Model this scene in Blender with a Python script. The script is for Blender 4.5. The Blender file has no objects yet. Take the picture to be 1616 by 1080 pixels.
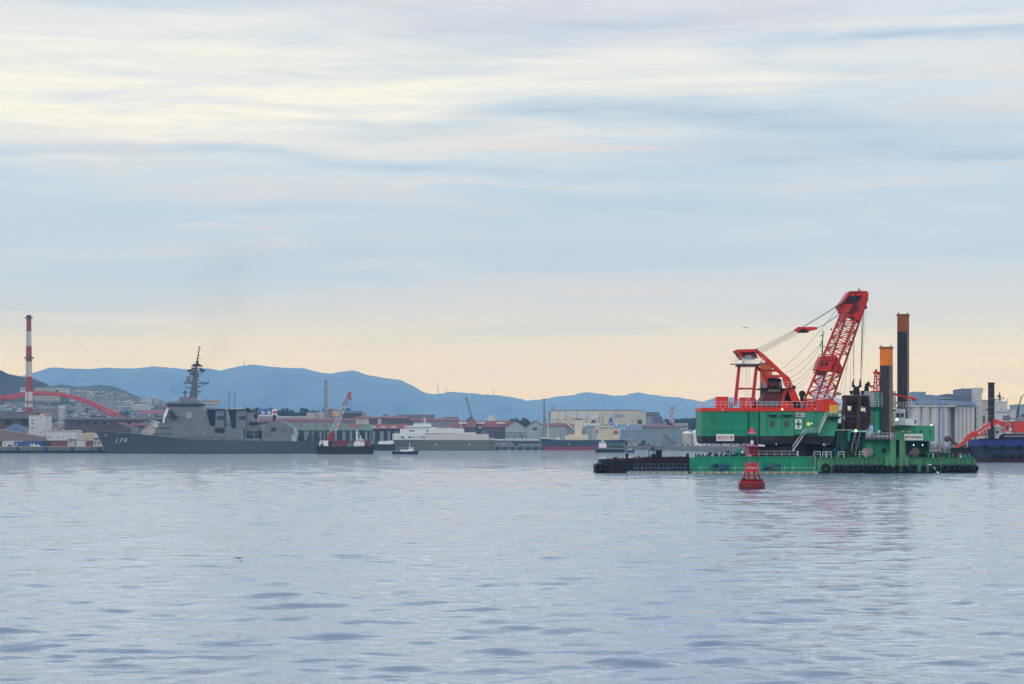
import bpy, bmesh, math, random
import numpy as np
from mathutils import Vector, Matrix
random.seed(7)
rng = np.random.RandomState(11)
C = bpy.context.scene.collection
SC = bpy.context.scene
# ------------------------------------------------------------------ camera
F = 3142.0            # focal length in photo pixels (1616 wide)
HZ = 701.0            # horizon row
CH = 6.24             # camera height above the water, metres
cam = bpy.data.cameras.new('camera'); camo = bpy.data.objects.new('camera', cam); C.objects.link(camo)
camo.location = (0, 0, CH); camo.rotation_euler = (math.radians(90), 0, 0)
cam.sensor_fit = 'HORIZONTAL'; cam.sensor_width = 36; cam.lens = 36 * F / 1616
cam.shift_y = (HZ - 540) / 1616
cam.clip_start = 0.5; cam.clip_end = 60000
SC.camera = camo
# ------------------------------------------------------------------ colour management
SC.view_settings.view_transform = 'Standard'; SC.view_settings.look = 'None'
SC.view_settings.exposure = 0.0; SC.view_settings.gamma = 1.0
SC.cycles.volume_bounces = 1
SC.cycles.volume_step_rate = 1.0

def lin(c):
    return tuple((v / 255 / 12.92) if v / 255 <= 0.04045 else ((v / 255 + 0.055) / 1.055) ** 2.4 for v in c)

# ------------------------------------------------------------------ world: dusk overcast sky
def build_world():
    w = bpy.data.worlds.new('World'); SC.world = w; w.use_nodes = True
    nt = w.node_tree; nt.nodes.clear(); N = nt.nodes.new; L = nt.links.new
    out = N('ShaderNodeOutputWorld'); bg = N('ShaderNodeBackground'); L(bg.outputs[0], out.inputs[0])
    tc = N('ShaderNodeTexCoord'); sp = N('ShaderNodeSeparateXYZ'); L(tc.outputs['Generated'], sp.inputs[0])
    def math_(op, a, b=None, c=None):
        n = N('ShaderNodeMath'); n.operation = op
        for i, v in enumerate((a, b, c)):
            if v is None: continue
            if isinstance(v, (int, float)): n.inputs[i].default_value = v
            else: L(v, n.inputs[i])
        return n.outputs[0]
    az = math_('ARCTAN2', sp.outputs[0], sp.outputs[1])
    el = math_('ARCSINE', sp.outputs[2])
    # base gradient by elevation
    elc = math_('MULTIPLY', math_('MAXIMUM', el, 0.0), 1 / (math.pi / 2))
    e2 = math_('POWER', elc, 0.5)
    ramp = N('ShaderNodeValToRGB'); L(e2, ramp.inputs[0]); cr = ramp.color_ramp
    def pos(px): return math.sqrt((px / F) / (math.pi / 2))
    stops = [(0, SKY0), (60, SKY1), (110, SKY2), (165, SKY3), (215, SKY4), (300, SKY5), (420, SKY6), (560, SKY7), (720, SKY8),
             (1100, SKY9), (2200, SKY10), (4935, SKY11)]
    while len(cr.elements) < len(stops): cr.elements.new(0.5)
    for e, (p, c) in zip(cr.elements, stops):
        e.position = min(1, pos(p)); e.color = (*lin(c), 1) if max(c) > 3 else (*c, 1)
    cur = ramp.outputs[0]
    # warped coordinates in kilo-pixels
    cb = N('ShaderNodeCombineXYZ'); L(math_('MULTIPLY', az, F / 1000), cb.inputs[0]); L(math_('MULTIPLY', el, F / 1000), cb.inputs[1])
    def noise(sx, sy, sz, detail, rough, off=0.0, dist=0.0, src=None):
        m = N('ShaderNodeMapping'); m.inputs['Scale'].default_value = (sx, sy, sz); m.inputs['Location'].default_value = (off, off * .7, off * .3)
        L(src or cb.outputs[0], m.inputs[0]); n = N('ShaderNodeTexNoise'); n.inputs['Scale'].default_value = 1
        n.inputs['Detail'].default_value = detail; n.inputs['Roughness'].default_value = rough; n.inputs['Distortion'].default_value = dist
        L(m.outputs[0], n.inputs['Vector']); return n
    wn = noise(2.2, 11, 1, 5, 0.55, 3.1)
    sub = N('ShaderNodeVectorMath'); sub.operation = 'SUBTRACT'; L(wn.outputs['Color'], sub.inputs[0]); sub.inputs[1].default_value = (.5, .5, .5)
    mul = N('ShaderNodeVectorMath'); mul.operation = 'MULTIPLY'; L(sub.outputs[0], mul.inputs[0]); mul.inputs[1].default_value = (.7, .10, 0)
    add = N('ShaderNodeVectorMath'); add.operation = 'ADD'; L(cb.outputs[0], add.inputs[0]); L(mul.outputs[0], add.inputs[1])
    wc = add.outputs[0]
    fine = noise(3.2, 34, 1, 6, 0.62, 9.3, .4)
    finef = N('ShaderNodeMapRange'); L(fine.outputs['Fac'], finef.inputs[0]); finef.inputs[1].default_value = .32; finef.inputs[2].default_value = .68
    finef.inputs[3].default_value = .35; finef.inputs[4].default_value = 1.4
    def blob(cx, cy, rx, ry, col, k, rot=0.0, soft=1.0):
        nonlocal cur
        s = N('ShaderNodeVectorMath'); s.operation = 'SUBTRACT'; L(wc, s.inputs[0]); s.inputs[1].default_value = ((cx - 808) / 1000, (HZ - cy) / 1000, 0)
        r = N('ShaderNodeVectorRotate'); r.rotation_type = 'Z_AXIS'; r.inputs['Angle'].default_value = math.radians(rot); L(s.outputs[0], r.inputs['Vector'])
        d = N('ShaderNodeVectorMath'); d.operation = 'DIVIDE'; L(r.outputs[0], d.inputs[0]); d.inputs[1].default_value = (rx / 1000, ry / 1000, 1)
        l = N('ShaderNodeVectorMath'); l.operation = 'LENGTH'; L(d.outputs[0], l.inputs[0])
        mr = N('ShaderNodeMapRange'); mr.interpolation_type = 'SMOOTHSTEP'; L(l.outputs['Value'], mr.inputs[0])
        mr.inputs[1].default_value = 1.35 ; mr.inputs[2].default_value = 1 - soft; mr.inputs[3].default_value = 0; mr.inputs[4].default_value = k
        f = math_('MULTIPLY', mr.outputs[0], finef.outputs[0])
        mx = N('ShaderNodeMix'); mx.data_type = 'RGBA'; L(f, mx.inputs[0]); L(cur, mx.inputs[6]); mx.inputs[7].default_value = (*lin(col), 1)
        cur = mx.outputs[2]
    for b in SKYBLOBS: blob(*b)
    # streaky high cloud everywhere, warm and thin
    st = noise(1.6, 17, 1, 7, 0.6, 21.0, .6)
    mr = N('ShaderNodeMapRange'); L(st.outputs['Fac'], mr.inputs[0]); mr.inputs[1].default_value = .48; mr.inputs[2].default_value = .68; mr.inputs[4].default_value = .42
    mx = N('ShaderNodeMix'); mx.data_type = 'RGBA'; L(mr.outputs[0], mx.inputs[0]); L(cur, mx.inputs[6]); mx.inputs[7].default_value = (*lin((232, 224, 218)), 1); cur = mx.outputs[2]
    mr = N('ShaderNodeMapRange'); L(st.outputs['Fac'], mr.inputs[0]); mr.inputs[1].default_value = .5; mr.inputs[2].default_value = .3; mr.inputs[4].default_value = .38
    mx = N('ShaderNodeMix'); mx.data_type = 'RGBA'; L(mr.outputs[0], mx.inputs[0]); L(cur, mx.inputs[6]); mx.inputs[7].default_value = (*lin((176, 200, 222)), 1); cur = mx.outputs[2]
    # bright cloud and blue gaps, added unseen above the frame to vary water reflections
    hb = noise(2.4, 5.5, 1, 6, 0.62, 33.0, .5)
    up = N('ShaderNodeMapRange'); L(el, up.inputs[0]); up.inputs[1].default_value = .225; up.inputs[2].default_value = .30
    for lo_, hi_, col_ in ((.5, .56, (1.85, 1.88, 1.86)), (.49, .43, (.60, .82, 1.10))):
        mr = N('ShaderNodeMapRange'); L(hb.outputs['Fac'], mr.inputs[0]); mr.inputs[1].default_value = lo_; mr.inputs[2].default_value = hi_; mr.inputs[4].default_value = .85
        mx = N('ShaderNodeMix'); mx.data_type = 'RGBA'; L(math_('MULTIPLY', mr.outputs[0], up.outputs[0]), mx.inputs[0]); L(cur, mx.inputs[6]); mx.inputs[7].default_value = (*col_, 1); cur = mx.outputs[2]
    # a little clear sky behind the cloud
    sky = N('ShaderNodeTexSky'); sky.sky_type = 'NISHITA'; sky.sun_disc = False; sky.sun_elevation = math.radians(SUN_EL); sky.sun_rotation = math.radians(SUN_ROT)
    sk = N('ShaderNodeVectorMath'); sk.operation = 'SCALE'; L(sky.outputs[0], sk.inputs[0]); sk.inputs['Scale'].default_value = 0.1
    fac = math_('MULTIPLY', math_('MINIMUM', math_('MAXIMUM', math_('MULTIPLY', math_('SUBTRACT', el, .25), 2.0), 0.0), 1.0), .25)
    mx = N('ShaderNodeMix'); mx.data_type = 'RGBA'; L(fac, mx.inputs[0]); L(cur, mx.inputs[6]); L(sk.outputs[0], mx.inputs[7]); cur = mx.outputs[2]
    L(cur, bg.inputs[0]); bg.inputs[1].default_value = 1.0
SUN_EL, SUN_ROT = 24, 215
SKY0 = (1.18, .97, .10); SKY1 = (1.12, .94, .18); SKY2 = (.99, .88, .38)
SKY3 = (.86, .81, .58); SKY4 = (.68, .73, .73); SKY5 = (.56, .69, .79); SKY6 = (.56, .70, .82); SKY7 = (.68, .77, .84); SKY8 = (.72, .79, .88)
SKY9 = (1.36, 1.50, 1.71); SKY10 = (.79, .95, 1.27); SKY11 = (.46, .58, .9)
CR = (255, 252, 236); PK = (242, 228, 214); BL = (176, 202, 224); GR = (194, 205, 223); BB = (166, 192, 220)
SKYBLOBS = [
    (1180, 628, 760, 70, (255, 224, 150), .35, 0, .9), (330, 150, 820, 140, CR, .95, 0, .8), (760, 120, 420, 40, CR, .6, -3), (1130, 130, 520, 34, CR, .75, -1), (1560, 52, 330, 13, CR, .65, -2),
    (1600, 185, 260, 18, PK, .4, 0), (1560, 130, 250, 14, PK, .5), (560, 10, 900, 28, GR, .5), (1020, 48, 520, 44, GR, .75), (1480, 80, 260, 12, BB, .55, -2),
    (1230, 96, 200, 10, BB, .35), (150, 15, 320, 25, (214, 222, 226), .5),
    (880, 192, 260, 18, BL, .75, -3), (1260, 200, 460, 34, BL, .8, 1), (640, 224, 260, 14, BL, .5, -2), (180, 252, 480, 16, BL, .62), (640, 268, 420, 13, BL, .75, 2),
    (1300, 250, 520, 22, BL, .7), (860, 246, 260, 9, PK, .55, 1), (220, 282, 420, 14, (214, 222, 226), .6), (800, 300, 260, 7, PK, .5, 1), (1240, 298, 300, 9, PK, .3),
    (1580, 268, 200, 7, PK, .35), (340, 368, 170, 6, PK, .35), (900, 330, 700, 18, BL, .4), (430, 420, 900, 60, BL, .3)]
build_world()
sun = bpy.data.lights.new('sun', 'SUN'); sun.energy = 0.55; sun.angle = math.radians(18); sun.color = (1, .93, .86)
suno = bpy.data.objects.new('sun', sun); C.objects.link(suno)
# sun behind the camera to the left, veiled by cloud
_sd = Vector((math.sin(math.radians(SUN_ROT)) * math.cos(math.radians(SUN_EL)), math.cos(math.radians(SUN_ROT)) * math.cos(math.radians(SUN_EL)), math.sin(math.radians(SUN_EL))))
suno.rotation_euler = _sd.to_track_quat('Z', 'Y').to_euler()

# ------------------------------------------------------------------ helpers
def P(px, py, D): return Vector(((px - 808) * D / F, D, CH - (py - HZ) * D / F))
def S(D): return D / F                       # metres per photo pixel at distance D
def DW(py): return CH * F / (py - HZ)        # distance of a waterline row
def ZP(py, D): return CH - (py - HZ) * D / F
def XP(px, D): return (px - 808) * D / F

class MB:
    def __init__(s): s.v = []; s.f = []; s.m = []
    def add(s, vs, fs, m=0):
        o = len(s.v); s.v += [tuple(v) for v in vs]
        s.f += [tuple(i + o for i in f) for f in fs]; s.m += [m] * len(fs); return s
    def box(s, x0, x1, y0, y1, z0, z1, m=0):
        return s.add([(x0, y0, z0), (x1, y0, z0), (x1, y1, z0), (x0, y1, z0), (x0, y0, z1), (x1, y0, z1), (x1, y1, z1), (x0, y1, z1)],
                     [(0, 3, 2, 1), (4, 5, 6, 7), (0, 1, 5, 4), (1, 2, 6, 5), (2, 3, 7, 6), (3, 0, 4, 7)], m)
    def pbox(s, a, b, t, u, D, dep, m=0):    # pixel extents of the front face at distance D, dep metres deep
        return s.box(XP(a, D), XP(b, D), D, D + dep, ZP(u, D), ZP(t, D), m)
    def rbox(s, c, sz, rz=0, m=0, taper=1.0):
        hx, hy, hz = sz[0] / 2, sz[1] / 2, sz[2] / 2; cs, sn = math.cos(rz), math.sin(rz); vs = []
        for z, k in ((-hz, 1), (hz, taper)):
            for x, y in ((-hx, -hy), (hx, -hy), (hx, hy), (-hx, hy)):
                x *= k; y *= k; vs.append((c[0] + x * cs - y * sn, c[1] + x * sn + y * cs, c[2] + z))
        return s.add(vs, [(0, 3, 2, 1), (4, 5, 6, 7), (0, 1, 5, 4), (1, 2, 6, 5), (2, 3, 7, 6), (3, 0, 4, 7)], m)
    def prism(s, pts, D, dep, m=0):          # pixel outline at D extruded back dep metres
        n = len(pts); a = [P(x, y, D) for x, y in pts]
        ar = sum(a[i].x * a[(i + 1) % n].z - a[(i + 1) % n].x * a[i].z for i in range(n))
        if ar < 0: a.reverse()
        b = [v + Vector((0, dep, 0)) for v in a]
        return s.add(a + b, [tuple(range(n)), tuple(range(2 * n - 1, n - 1, -1))] + [(i, i + n, (i + 1) % n + n, (i + 1) % n) for i in range(n)], m)
    def tube(s, p0, p1, r0, r1=None, n=6, m=0, cap=True):
        r1 = r0 if r1 is None else r1; p0 = Vector(p0); p1 = Vector(p1); d = p1 - p0
        if d.length < 1e-6: return s
        q = d.to_track_quat('Z', 'Y'); vs = []
        for p, r in ((p0, r0), (p1, r1)):
            for i in range(n):
                a = 2 * math.pi * (i + .5) / n; vs.append(p + q @ Vector((math.cos(a) * r, math.sin(a) * r, 0)))
        fs = [(i, (i + 1) % n, (i + 1) % n + n, i + n) for i in range(n)]
        if cap: fs += [tuple(range(n - 1, -1, -1)), tuple(range(n, 2 * n))]
        return s.add(vs, fs, m)
    def beam(s, p0, p1, w, m=0): return s.tube(p0, p1, w * .7071, None, 4, m)
    def path(s, pts, r, n=5, m=0):
        for a, b in zip(pts[:-1], pts[1:]): s.tube(a, b, r, None, n, m)
        return s
    def lathe(s, c, prof, n=16, m=0):        # prof: (radius, z) from bottom to top
        vs = []; fs = []
        for r, z in prof:
            for i in range(n):
                a = 2 * math.pi * i / n; vs.append((c[0] + r * math.cos(a), c[1] + r * math.sin(a), c[2] + z))
        for k in range(len(prof) - 1):
            for i in range(n): j = (i + 1) % n; fs.append((k * n + i, k * n + j, k * n + n + j, k * n + n + i))
        fs += [tuple(range(n - 1, -1, -1)), tuple(range(len(vs) - n, len(vs)))]
        return s.add(vs, fs, m)
    def ball(s, c, r, m=0, n=12, sq=1.0):
        return s.lathe(c, [(r * math.sin(math.pi * k / 8) + 1e-4, -r * sq * math.cos(math.pi * k / 8)) for k in range(9)], n, m)
    def torus(s, c, R, r, ax=(0, 1, 0), n=18, k=8, m=0):
        q = Vector(ax).to_track_quat('Z', 'Y'); vs = []; fs = []
        for i in range(n):
            a = 2 * math.pi * i / n
            for j in range(k):
                b = 2 * math.pi * j / k; vs.append(Vector(c) + q @ Vector(((R + r * math.cos(b)) * math.cos(a), (R + r * math.cos(b)) * math.sin(a), r * 1.5 * math.sin(b))))
        for i in range(n):
            for j in range(k): fs.append((i * k + j, ((i + 1) % n) * k + j, ((i + 1) % n) * k + (j + 1) % k, i * k + (j + 1) % k))
        return s.add(vs, fs, m)
    def rail(s, pts, h=1.1, step=1.6, t=.035, bars=2, m=0):
        pts = [Vector(p) for p in pts]
        for a, b in zip(pts[:-1], pts[1:]):
            for k in range(bars): z = Vector((0, 0, h * (k + 1) / bars)); s.tube(a + z, b + z, t, None, 4, m)
            n = max(1, round((b - a).length / step))
            for i in range(n + 1): p = a.lerp(b, i / n); s.tube(p, p + Vector((0, 0, h)), t, None, 4, m)
        return s
    def ladder(s, a, b, w=.5, t=.04, axis=(1, 0, 0), step=.5, m=0):
        a = Vector(a); b = Vector(b); o = Vector(axis) * w / 2
        s.tube(a - o, b - o, t, None, 4, m); s.tube(a + o, b + o, t, None, 4, m)
        n = max(2, int((b - a).length / step))
        for i in range(n + 1): p = a.lerp(b, i / n); s.tube(p - o, p + o, t * .8, None, 4, m)
        return s
    def truss(s, A, B, n, t, m=0, skip=()):  # between two chords A=(a0,a1) B=(b0,b1): rungs and diagonals
        a0, a1 = map(Vector, A); b0, b1 = map(Vector, B)
        for i in range(n + 1):
            p = a0.lerp(a1, i / n); q = b0.lerp(b1, i / n); s.tube(p, q, t, None, 4, m)
            if i < n:
                if i % 2: s.tube(p, b0.lerp(b1, (i + 1) / n), t, None, 4, m)
                else: s.tube(q, a0.lerp(a1, (i + 1) / n), t, None, 4, m)
        return s

WL = {}
def mesh(name, mb, mats, origin):
    me = bpy.data.meshes.new(name)
    o = origin
    me.from_pydata([(v[0] - o[0], v[1] - o[1], v[2] - o[2]) for v in mb.v], [], mb.f)
    for mt in (mats if isinstance(mats, (list, tuple)) else [mats]): me.materials.append(mt)
    if any(mb.m): me.polygons.foreach_set('material_index', mb.m)
    me.update()
    ob = bpy.data.objects.new(name, me); C.objects.link(ob); return ob
def smooth(o, ang=35):
    me = o.data
    me.polygons.foreach_set('use_smooth', [True] * len(me.polygons))
    try: me.set_sharp_from_angle(angle=math.radians(ang))
    except Exception: pass
    return o
def tag(o, label, cat, group=None, kind=None):
    if label: o['label'] = label
    if cat: o['category'] = cat
    if group: o['group'] = group
    if kind: o['kind'] = kind
    return o
def thing(name, label, cat, loc, group=None):
    o = bpy.data.objects.new(name, None); C.objects.link(o); o.location = loc; o.empty_display_size = 1
    WL[o.name] = Vector(loc); return tag(o, label, cat, group)
def part(name, mb, mats, parent, label=None, sm=0):
    org = WL[parent.name]; ob = mesh(name, mb, mats, org); ob.parent = parent; WL[ob.name] = org
    if label: ob['label'] = label
    if sm: smooth(ob, sm)
    return ob
def solo(name, mb, mats, label, cat, group=None, kind=None, sm=0):
    a = np.array(mb.v); lo = a.min(0); hi = a.max(0); org = Vector(((lo[0] + hi[0]) / 2, (lo[1] + hi[1]) / 2, lo[2]))
    ob = mesh(name, mb, mats, org); ob.location = org; WL[ob.name] = org
    if sm: smooth(ob, sm)
    return tag(ob, label, cat, group, kind)
def dup(root, off, label=None, group=None):
    r = root.copy(); C.objects.link(r); r.location = Vector(root.location) + Vector(off)
    if label: r['label'] = label
    if group: r['group'] = group
    for ch in root.children:
        c = ch.copy(); C.objects.link(c); c.parent = r
        for g in ch.children:
            d = g.copy(); C.objects.link(d); d.parent = c
    return r
def text(name, s, loc, size, mt, parent, shear=0.0, bold=0.0, width=None, rot=None, spacing=1.0, vertical=False):
    cu = bpy.data.curves.new(name, 'FONT'); cu.body = s; cu.size = size; cu.shear = shear; cu.offset = bold; cu.extrude = .02 * size
    cu.align_x = 'CENTER'; cu.align_y = 'CENTER'; cu.space_character = spacing; cu.space_line = .95
    to = bpy.data.objects.new(name, cu); C.objects.link(to); bpy.context.view_layer.update()
    me = bpy.data.meshes.new_from_object(to.evaluated_get(bpy.context.evaluated_depsgraph_get()))
    C.objects.unlink(to); bpy.data.objects.remove(to)
    a = np.array([v.co[:] for v in me.vertices]) if len(me.vertices) else np.zeros((1, 3))
    w = a[:, 0].max() - a[:, 0].min(); k = (width / w) if width and w > 0 else 1
    R = Matrix.Rotation(rot, 3, 'Y') if rot else Matrix.Identity(3)
    cx = (a[:, 0].max() + a[:, 0].min()) / 2; cy = (a[:, 1].max() + a[:, 1].min()) / 2
    org = WL[parent.name]
    for v in me.vertices:
        p = R @ Vector(((v.co.x - cx) * k, -v.co.z, v.co.y - cy)); v.co = p + Vector(loc) - org
    me.materials.append(mt)
    ob = bpy.data.objects.new(name, me); C.objects.link(ob); ob.parent = parent; WL[ob.name] = org; return ob

_mc = {}
KALB = .98
def M(name, rgb, rough=.6, metal=0.0, var=.10, scale=.35, streak=0.0, scol=(84, 52, 36), k=KALB, sscale=1.2, emit=None, spec=.35, bump=0.0, band=0.0, bandstep=1.0):
    """paint / plaster / metal with blotchy tone and optional vertical run-off stains; rgb is the colour as seen in soft light"""
    if name in _mc: return _mc[name]
    m = bpy.data.materials.new(name); m.use_nodes = True; nt = m.node_tree; N = nt.nodes.new; L = nt.links.new
    b = nt.nodes['Principled BSDF']; col = tuple(min(.85, c * k) for c in lin(rgb))
    b.inputs['Roughness'].default_value = rough; b.inputs['Metallic'].default_value = metal; b.inputs['Specular IOR Level'].default_value = spec
    tc = N('ShaderNodeTexCoord')
    n = N('ShaderNodeTexNoise'); n.inputs['Scale'].default_value = scale; n.inputs['Detail'].default_value = 6; n.inputs['Roughness'].default_value = .65
    L(tc.outputs['Object'], n.inputs['Vector'])
    mr = N('ShaderNodeMapRange'); L(n.outputs['Fac'], mr.inputs[0]); mr.inputs[1].default_value = .3; mr.inputs[2].default_value = .7
    mr.inputs[3].default_value = 1 - var; mr.inputs[4].default_value = 1 + var
    mul = N('ShaderNodeVectorMath'); mul.operation = 'SCALE'; mul.inputs[0].default_value = col; L(mr.outputs[0], mul.inputs['Scale'])
    cur = mul.outputs[0]
    if band:                                 # cladding joints / plate seams
        sx = N('ShaderNodeSeparateXYZ'); L(tc.outputs['Object'], sx.inputs[0])
        a = N('ShaderNodeMath'); a.operation = 'PINGPONG'; L(sx.outputs[0], a.inputs[0]); a.inputs[1].default_value = bandstep / 2
        c = N('ShaderNodeMapRange'); L(a.outputs[0], c.inputs[0]); c.inputs[1].default_value = 0; c.inputs[2].default_value = bandstep * .12; c.inputs[3].default_value = 1 - band; c.inputs[4].default_value = 1
        m2 = N('ShaderNodeVectorMath'); m2.operation = 'SCALE'; L(cur, m2.inputs[0]); L(c.outputs[0], m2.inputs['Scale']); cur = m2.outputs[0]
    if streak:
        mp = N('ShaderNodeMapping'); mp.inputs['Scale'].default_value = (sscale, sscale, sscale * .09); L(tc.outputs['Object'], mp.inputs[0])
        n2 = N('ShaderNodeTexNoise'); n2.inputs['Scale'].default_value = 1; n2.inputs['Detail'].default_value = 5; n2.inputs['Roughness'].default_value = .7; L(mp.outputs[0], n2.inputs['Vector'])
        r2 = N('ShaderNodeMapRange'); L(n2.outputs['Fac'], r2.inputs[0]); r2.inputs[1].default_value = .48; r2.inputs[2].default_value = .68; r2.inputs[4].default_value = streak
        mx = N('ShaderNodeMix'); mx.data_type = 'RGBA'; L(r2.outputs[0], mx.inputs[0]); L(cur, mx.inputs[6]); mx.inputs[7].default_value = (*lin(scol), 1); cur = mx.outputs[2]
    L(cur, b.inputs['Base Color'])
    if bump:
        bp = N('ShaderNodeBump'); bp.inputs['Strength'].default_value = bump; L(n.outputs['Fac'], bp.inputs['Height']); L(bp.outputs[0], b.inputs['Normal'])
    if emit:
        b.inputs['Emission Color'].default_value = (*lin(emit[0]), 1); b.inputs['Emission Strength'].default_value = emit[1]
    _mc[name] = m; return m
# ------------------------------------------------------------------ water
def build_water():
    r = [4.0]
    while r[-1] < 14000:
        d = r[-1]; k = .0026 if 38 < d < 420 else .004 if 38 < d < 800 else (.02 if d < 38 else .012); r.append(d * (1 + k))
    r = np.array(r)
    core = np.linspace(-.36, .36, 330)
    side = np.concatenate([.36 + np.cumsum(.0022 * 1.13 ** np.arange(1, 40))]); side = side[side < math.pi]
    th = np.concatenate([-side[::-1], core, side]); th = th[(th > -math.pi) & (th < math.pi)]
    R, T = np.meshgrid(r, th, indexing='ij')
    X = R * np.sin(T); Y = R * np.cos(T); Z = np.zeros_like(X)
    dr = np.gradient(r)[:, None] * np.ones_like(T); dt = R * np.gradient(th)[None, :]
    sp = np.maximum(dr, dt * .5)
    g = np.random.RandomState(5); nw = 170
    lam = np.exp(g.uniform(np.log(.55), np.log(8), nw)); ang = g.normal(0, .36, nw) + math.radians(8); ph = g.uniform(0, 2 * math.pi, nw)
    X0, Y0_ = X.copy(), Y.copy()
    # gentle gust patches
    pat = .75 + .25 * np.sin(X * .021 + 1.3 * np.sin(Y * .013)) * np.sin(Y * .017 + 2)
    for l, a, p in zip(lam, ang, ph):
        kx = 2 * math.pi / l * math.sin(a); ky = -2 * math.pi / l * math.cos(a)
        amp = WAVE * l / (2 * math.pi) / math.sqrt(nw) * (1.1 if l < 3 else .5)
        fade = np.clip((l / sp - 2.2) / 2.5, 0, 1)
        q = kx * X0 + ky * Y0_ + p; w_ = amp * fade * pat; cq = np.cos(q) * .8 * w_; kk = math.hypot(kx, ky)
        Z += w_ * np.sin(q); X += cq * kx / kk; Y += cq * ky / kk
    X = np.clip(X, -9300, 9300); Y = np.clip(Y, -1400, 14700)
    nr, nt_ = X.shape
    co = np.stack([X, Y, Z], -1).reshape(-1, 3)
    i = np.arange(nr - 1)[:, None] * nt_; j = np.arange(nt_ - 1)[None, :]
    q = np.stack([i + j, i + j + 1, i + j + 1 + nt_, i + j + nt_], -1).reshape(-1, 4)[:, ::-1]
    # close the seam behind the camera and the middle
    ii = np.arange(nr - 1) * nt_
    seam = np.stack([ii + nt_ - 1, ii, ii + nt_, ii + 2 * nt_ - 1], -1)[:, ::-1]
    q = np.concatenate([q, seam]); q = q.reshape(-1)
    me = bpy.data.meshes.new('water'); me.vertices.add(len(co)); me.vertices.foreach_set('co', co.ravel())
    nf = len(q) // 4; me.loops.add(len(q)); me.loops.foreach_set('vertex_index', q.astype(np.int32))
    me.polygons.add(nf); me.polygons.foreach_set('loop_start', np.arange(0, nf * 4, 4, dtype=np.int32)); me.polygons.foreach_set('loop_total', np.full(nf, 4, np.int32))
    me.polygons.foreach_set('use_smooth', np.ones(nf, bool)); me.update(calc_edges=True); me.validate()
    m = bpy.data.materials.new('sea_water'); m.use_nodes = True; nt = m.node_tree; N = nt.nodes.new; L = nt.links.new; b = nt.nodes['Principled BSDF']
    b.inputs['Base Color'].default_value = WATERC; b.inputs['Roughness'].default_value = WROUGH; b.inputs['IOR'].default_value = 1.52
    b.inputs['Specular IOR Level'].default_value = .5
    tc = N('ShaderNodeTexCoord')
    prev = None
    geo = N('ShaderNodeNewGeometry'); ln = N('ShaderNodeVectorMath'); ln.operation = 'LENGTH'; L(geo.outputs['Position'], ln.inputs[0])
    for sx, sy, st, dist, det in WBUMPS:
        mp = N('ShaderNodeMapping'); mp.inputs['Scale'].default_value = (sx, sy, 1); mp.inputs['Rotation'].default_value = (0, 0, math.radians(6)); L(tc.outputs['Object'], mp.inputs[0])
        n = N('ShaderNodeTexNoise'); n.inputs['Scale'].default_value = 1; n.inputs['Detail'].default_value = det; n.inputs['Roughness'].default_value = .55; n.inputs['Distortion'].default_value = .6; L(mp.outputs[0], n.inputs['Vector'])
        bp = N('ShaderNodeBump'); bp.inputs['Strength'].default_value = 1
        dm = N('ShaderNodeMapRange'); L(ln.outputs['Value'], dm.inputs[0]); dm.inputs[1].default_value = 90; dm.inputs[2].default_value = 1400; dm.inputs[3].default_value = st; dm.inputs[4].default_value = dist; L(dm.outputs[0], bp.inputs['Distance'])
        L(n.outputs['Fac'], bp.inputs['Height'])
        if prev: L(prev, bp.inputs['Normal'])
        prev = bp.outputs[0]
    L(prev, b.inputs['Normal'])
    me.materials.append(m)
    o = bpy.data.objects.new('water', me); C.objects.link(o); o['kind'] = 'structure'; return o
WAVE = .33; WATERC = (.145, .208, .288, 1); WROUGH = .04
WBUMPS = [(.05, .2, .06, 2.6, 3), (.22, .6, .02, 2.0, 5), (.9, 2.6, .035, .12, 4)]
build_water()

# ------------------------------------------------------------------ haze
def build_haze():
    mb = MB().box(-9500, 9500, -1500, 15000, -8, 505)
    m = bpy.data.materials.new('haze'); m.use_nodes = True; nt = m.node_tree; nt.nodes.clear()
    out = nt.nodes.new('ShaderNodeOutputMaterial'); v = nt.nodes.new('ShaderNodeVolumePrincipled'); nt.links.new(v.outputs[0], out.inputs['Volume'])
    v.inputs['Color'].default_value = HAZEC; v.inputs['Density'].default_value = HAZED; v.inputs['Anisotropy'].default_value = 0.0
    v.inputs['Absorption Color'].default_value = (1, 1, 1, 1)
    o = mesh('haze', mb, m, (0, 0, 0)); o['kind'] = 'stuff'
HAZEC = (.32, .63, 1.0, 1); HAZED = 7.0e-5
build_haze()

# ------------------------------------------------------------------ land and hills
LZ = 4.5
def sheet(name, x0, x1, y0, y1, z, m):
    o = mesh(name, MB().add([(x0, y0, z), (x1, y0, z), (x1, y1, z), (x0, y1, z)], [(0, 1, 2, 3)]), m, (0, 0, 0)); o['kind'] = 'structure'; return o
QD = 2060.0
m_land = M('yard_ground', (120, 116, 112), .9, var=.2, scale=.02)
m_quay = M('quay_concrete', (112, 112, 118), .9, var=.25, scale=.08, streak=.5, scol=(60, 56, 54), sscale=.15)
mb = MB().box(-9200, 9200, QD, QD + 60, -2, LZ); o = mesh('quay', mb, m_quay, (0, 0, 0)); o['kind'] = 'structure'
sheet('land', -9200, 9200, QD + 60, 14600, LZ - .01, m_land)

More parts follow.
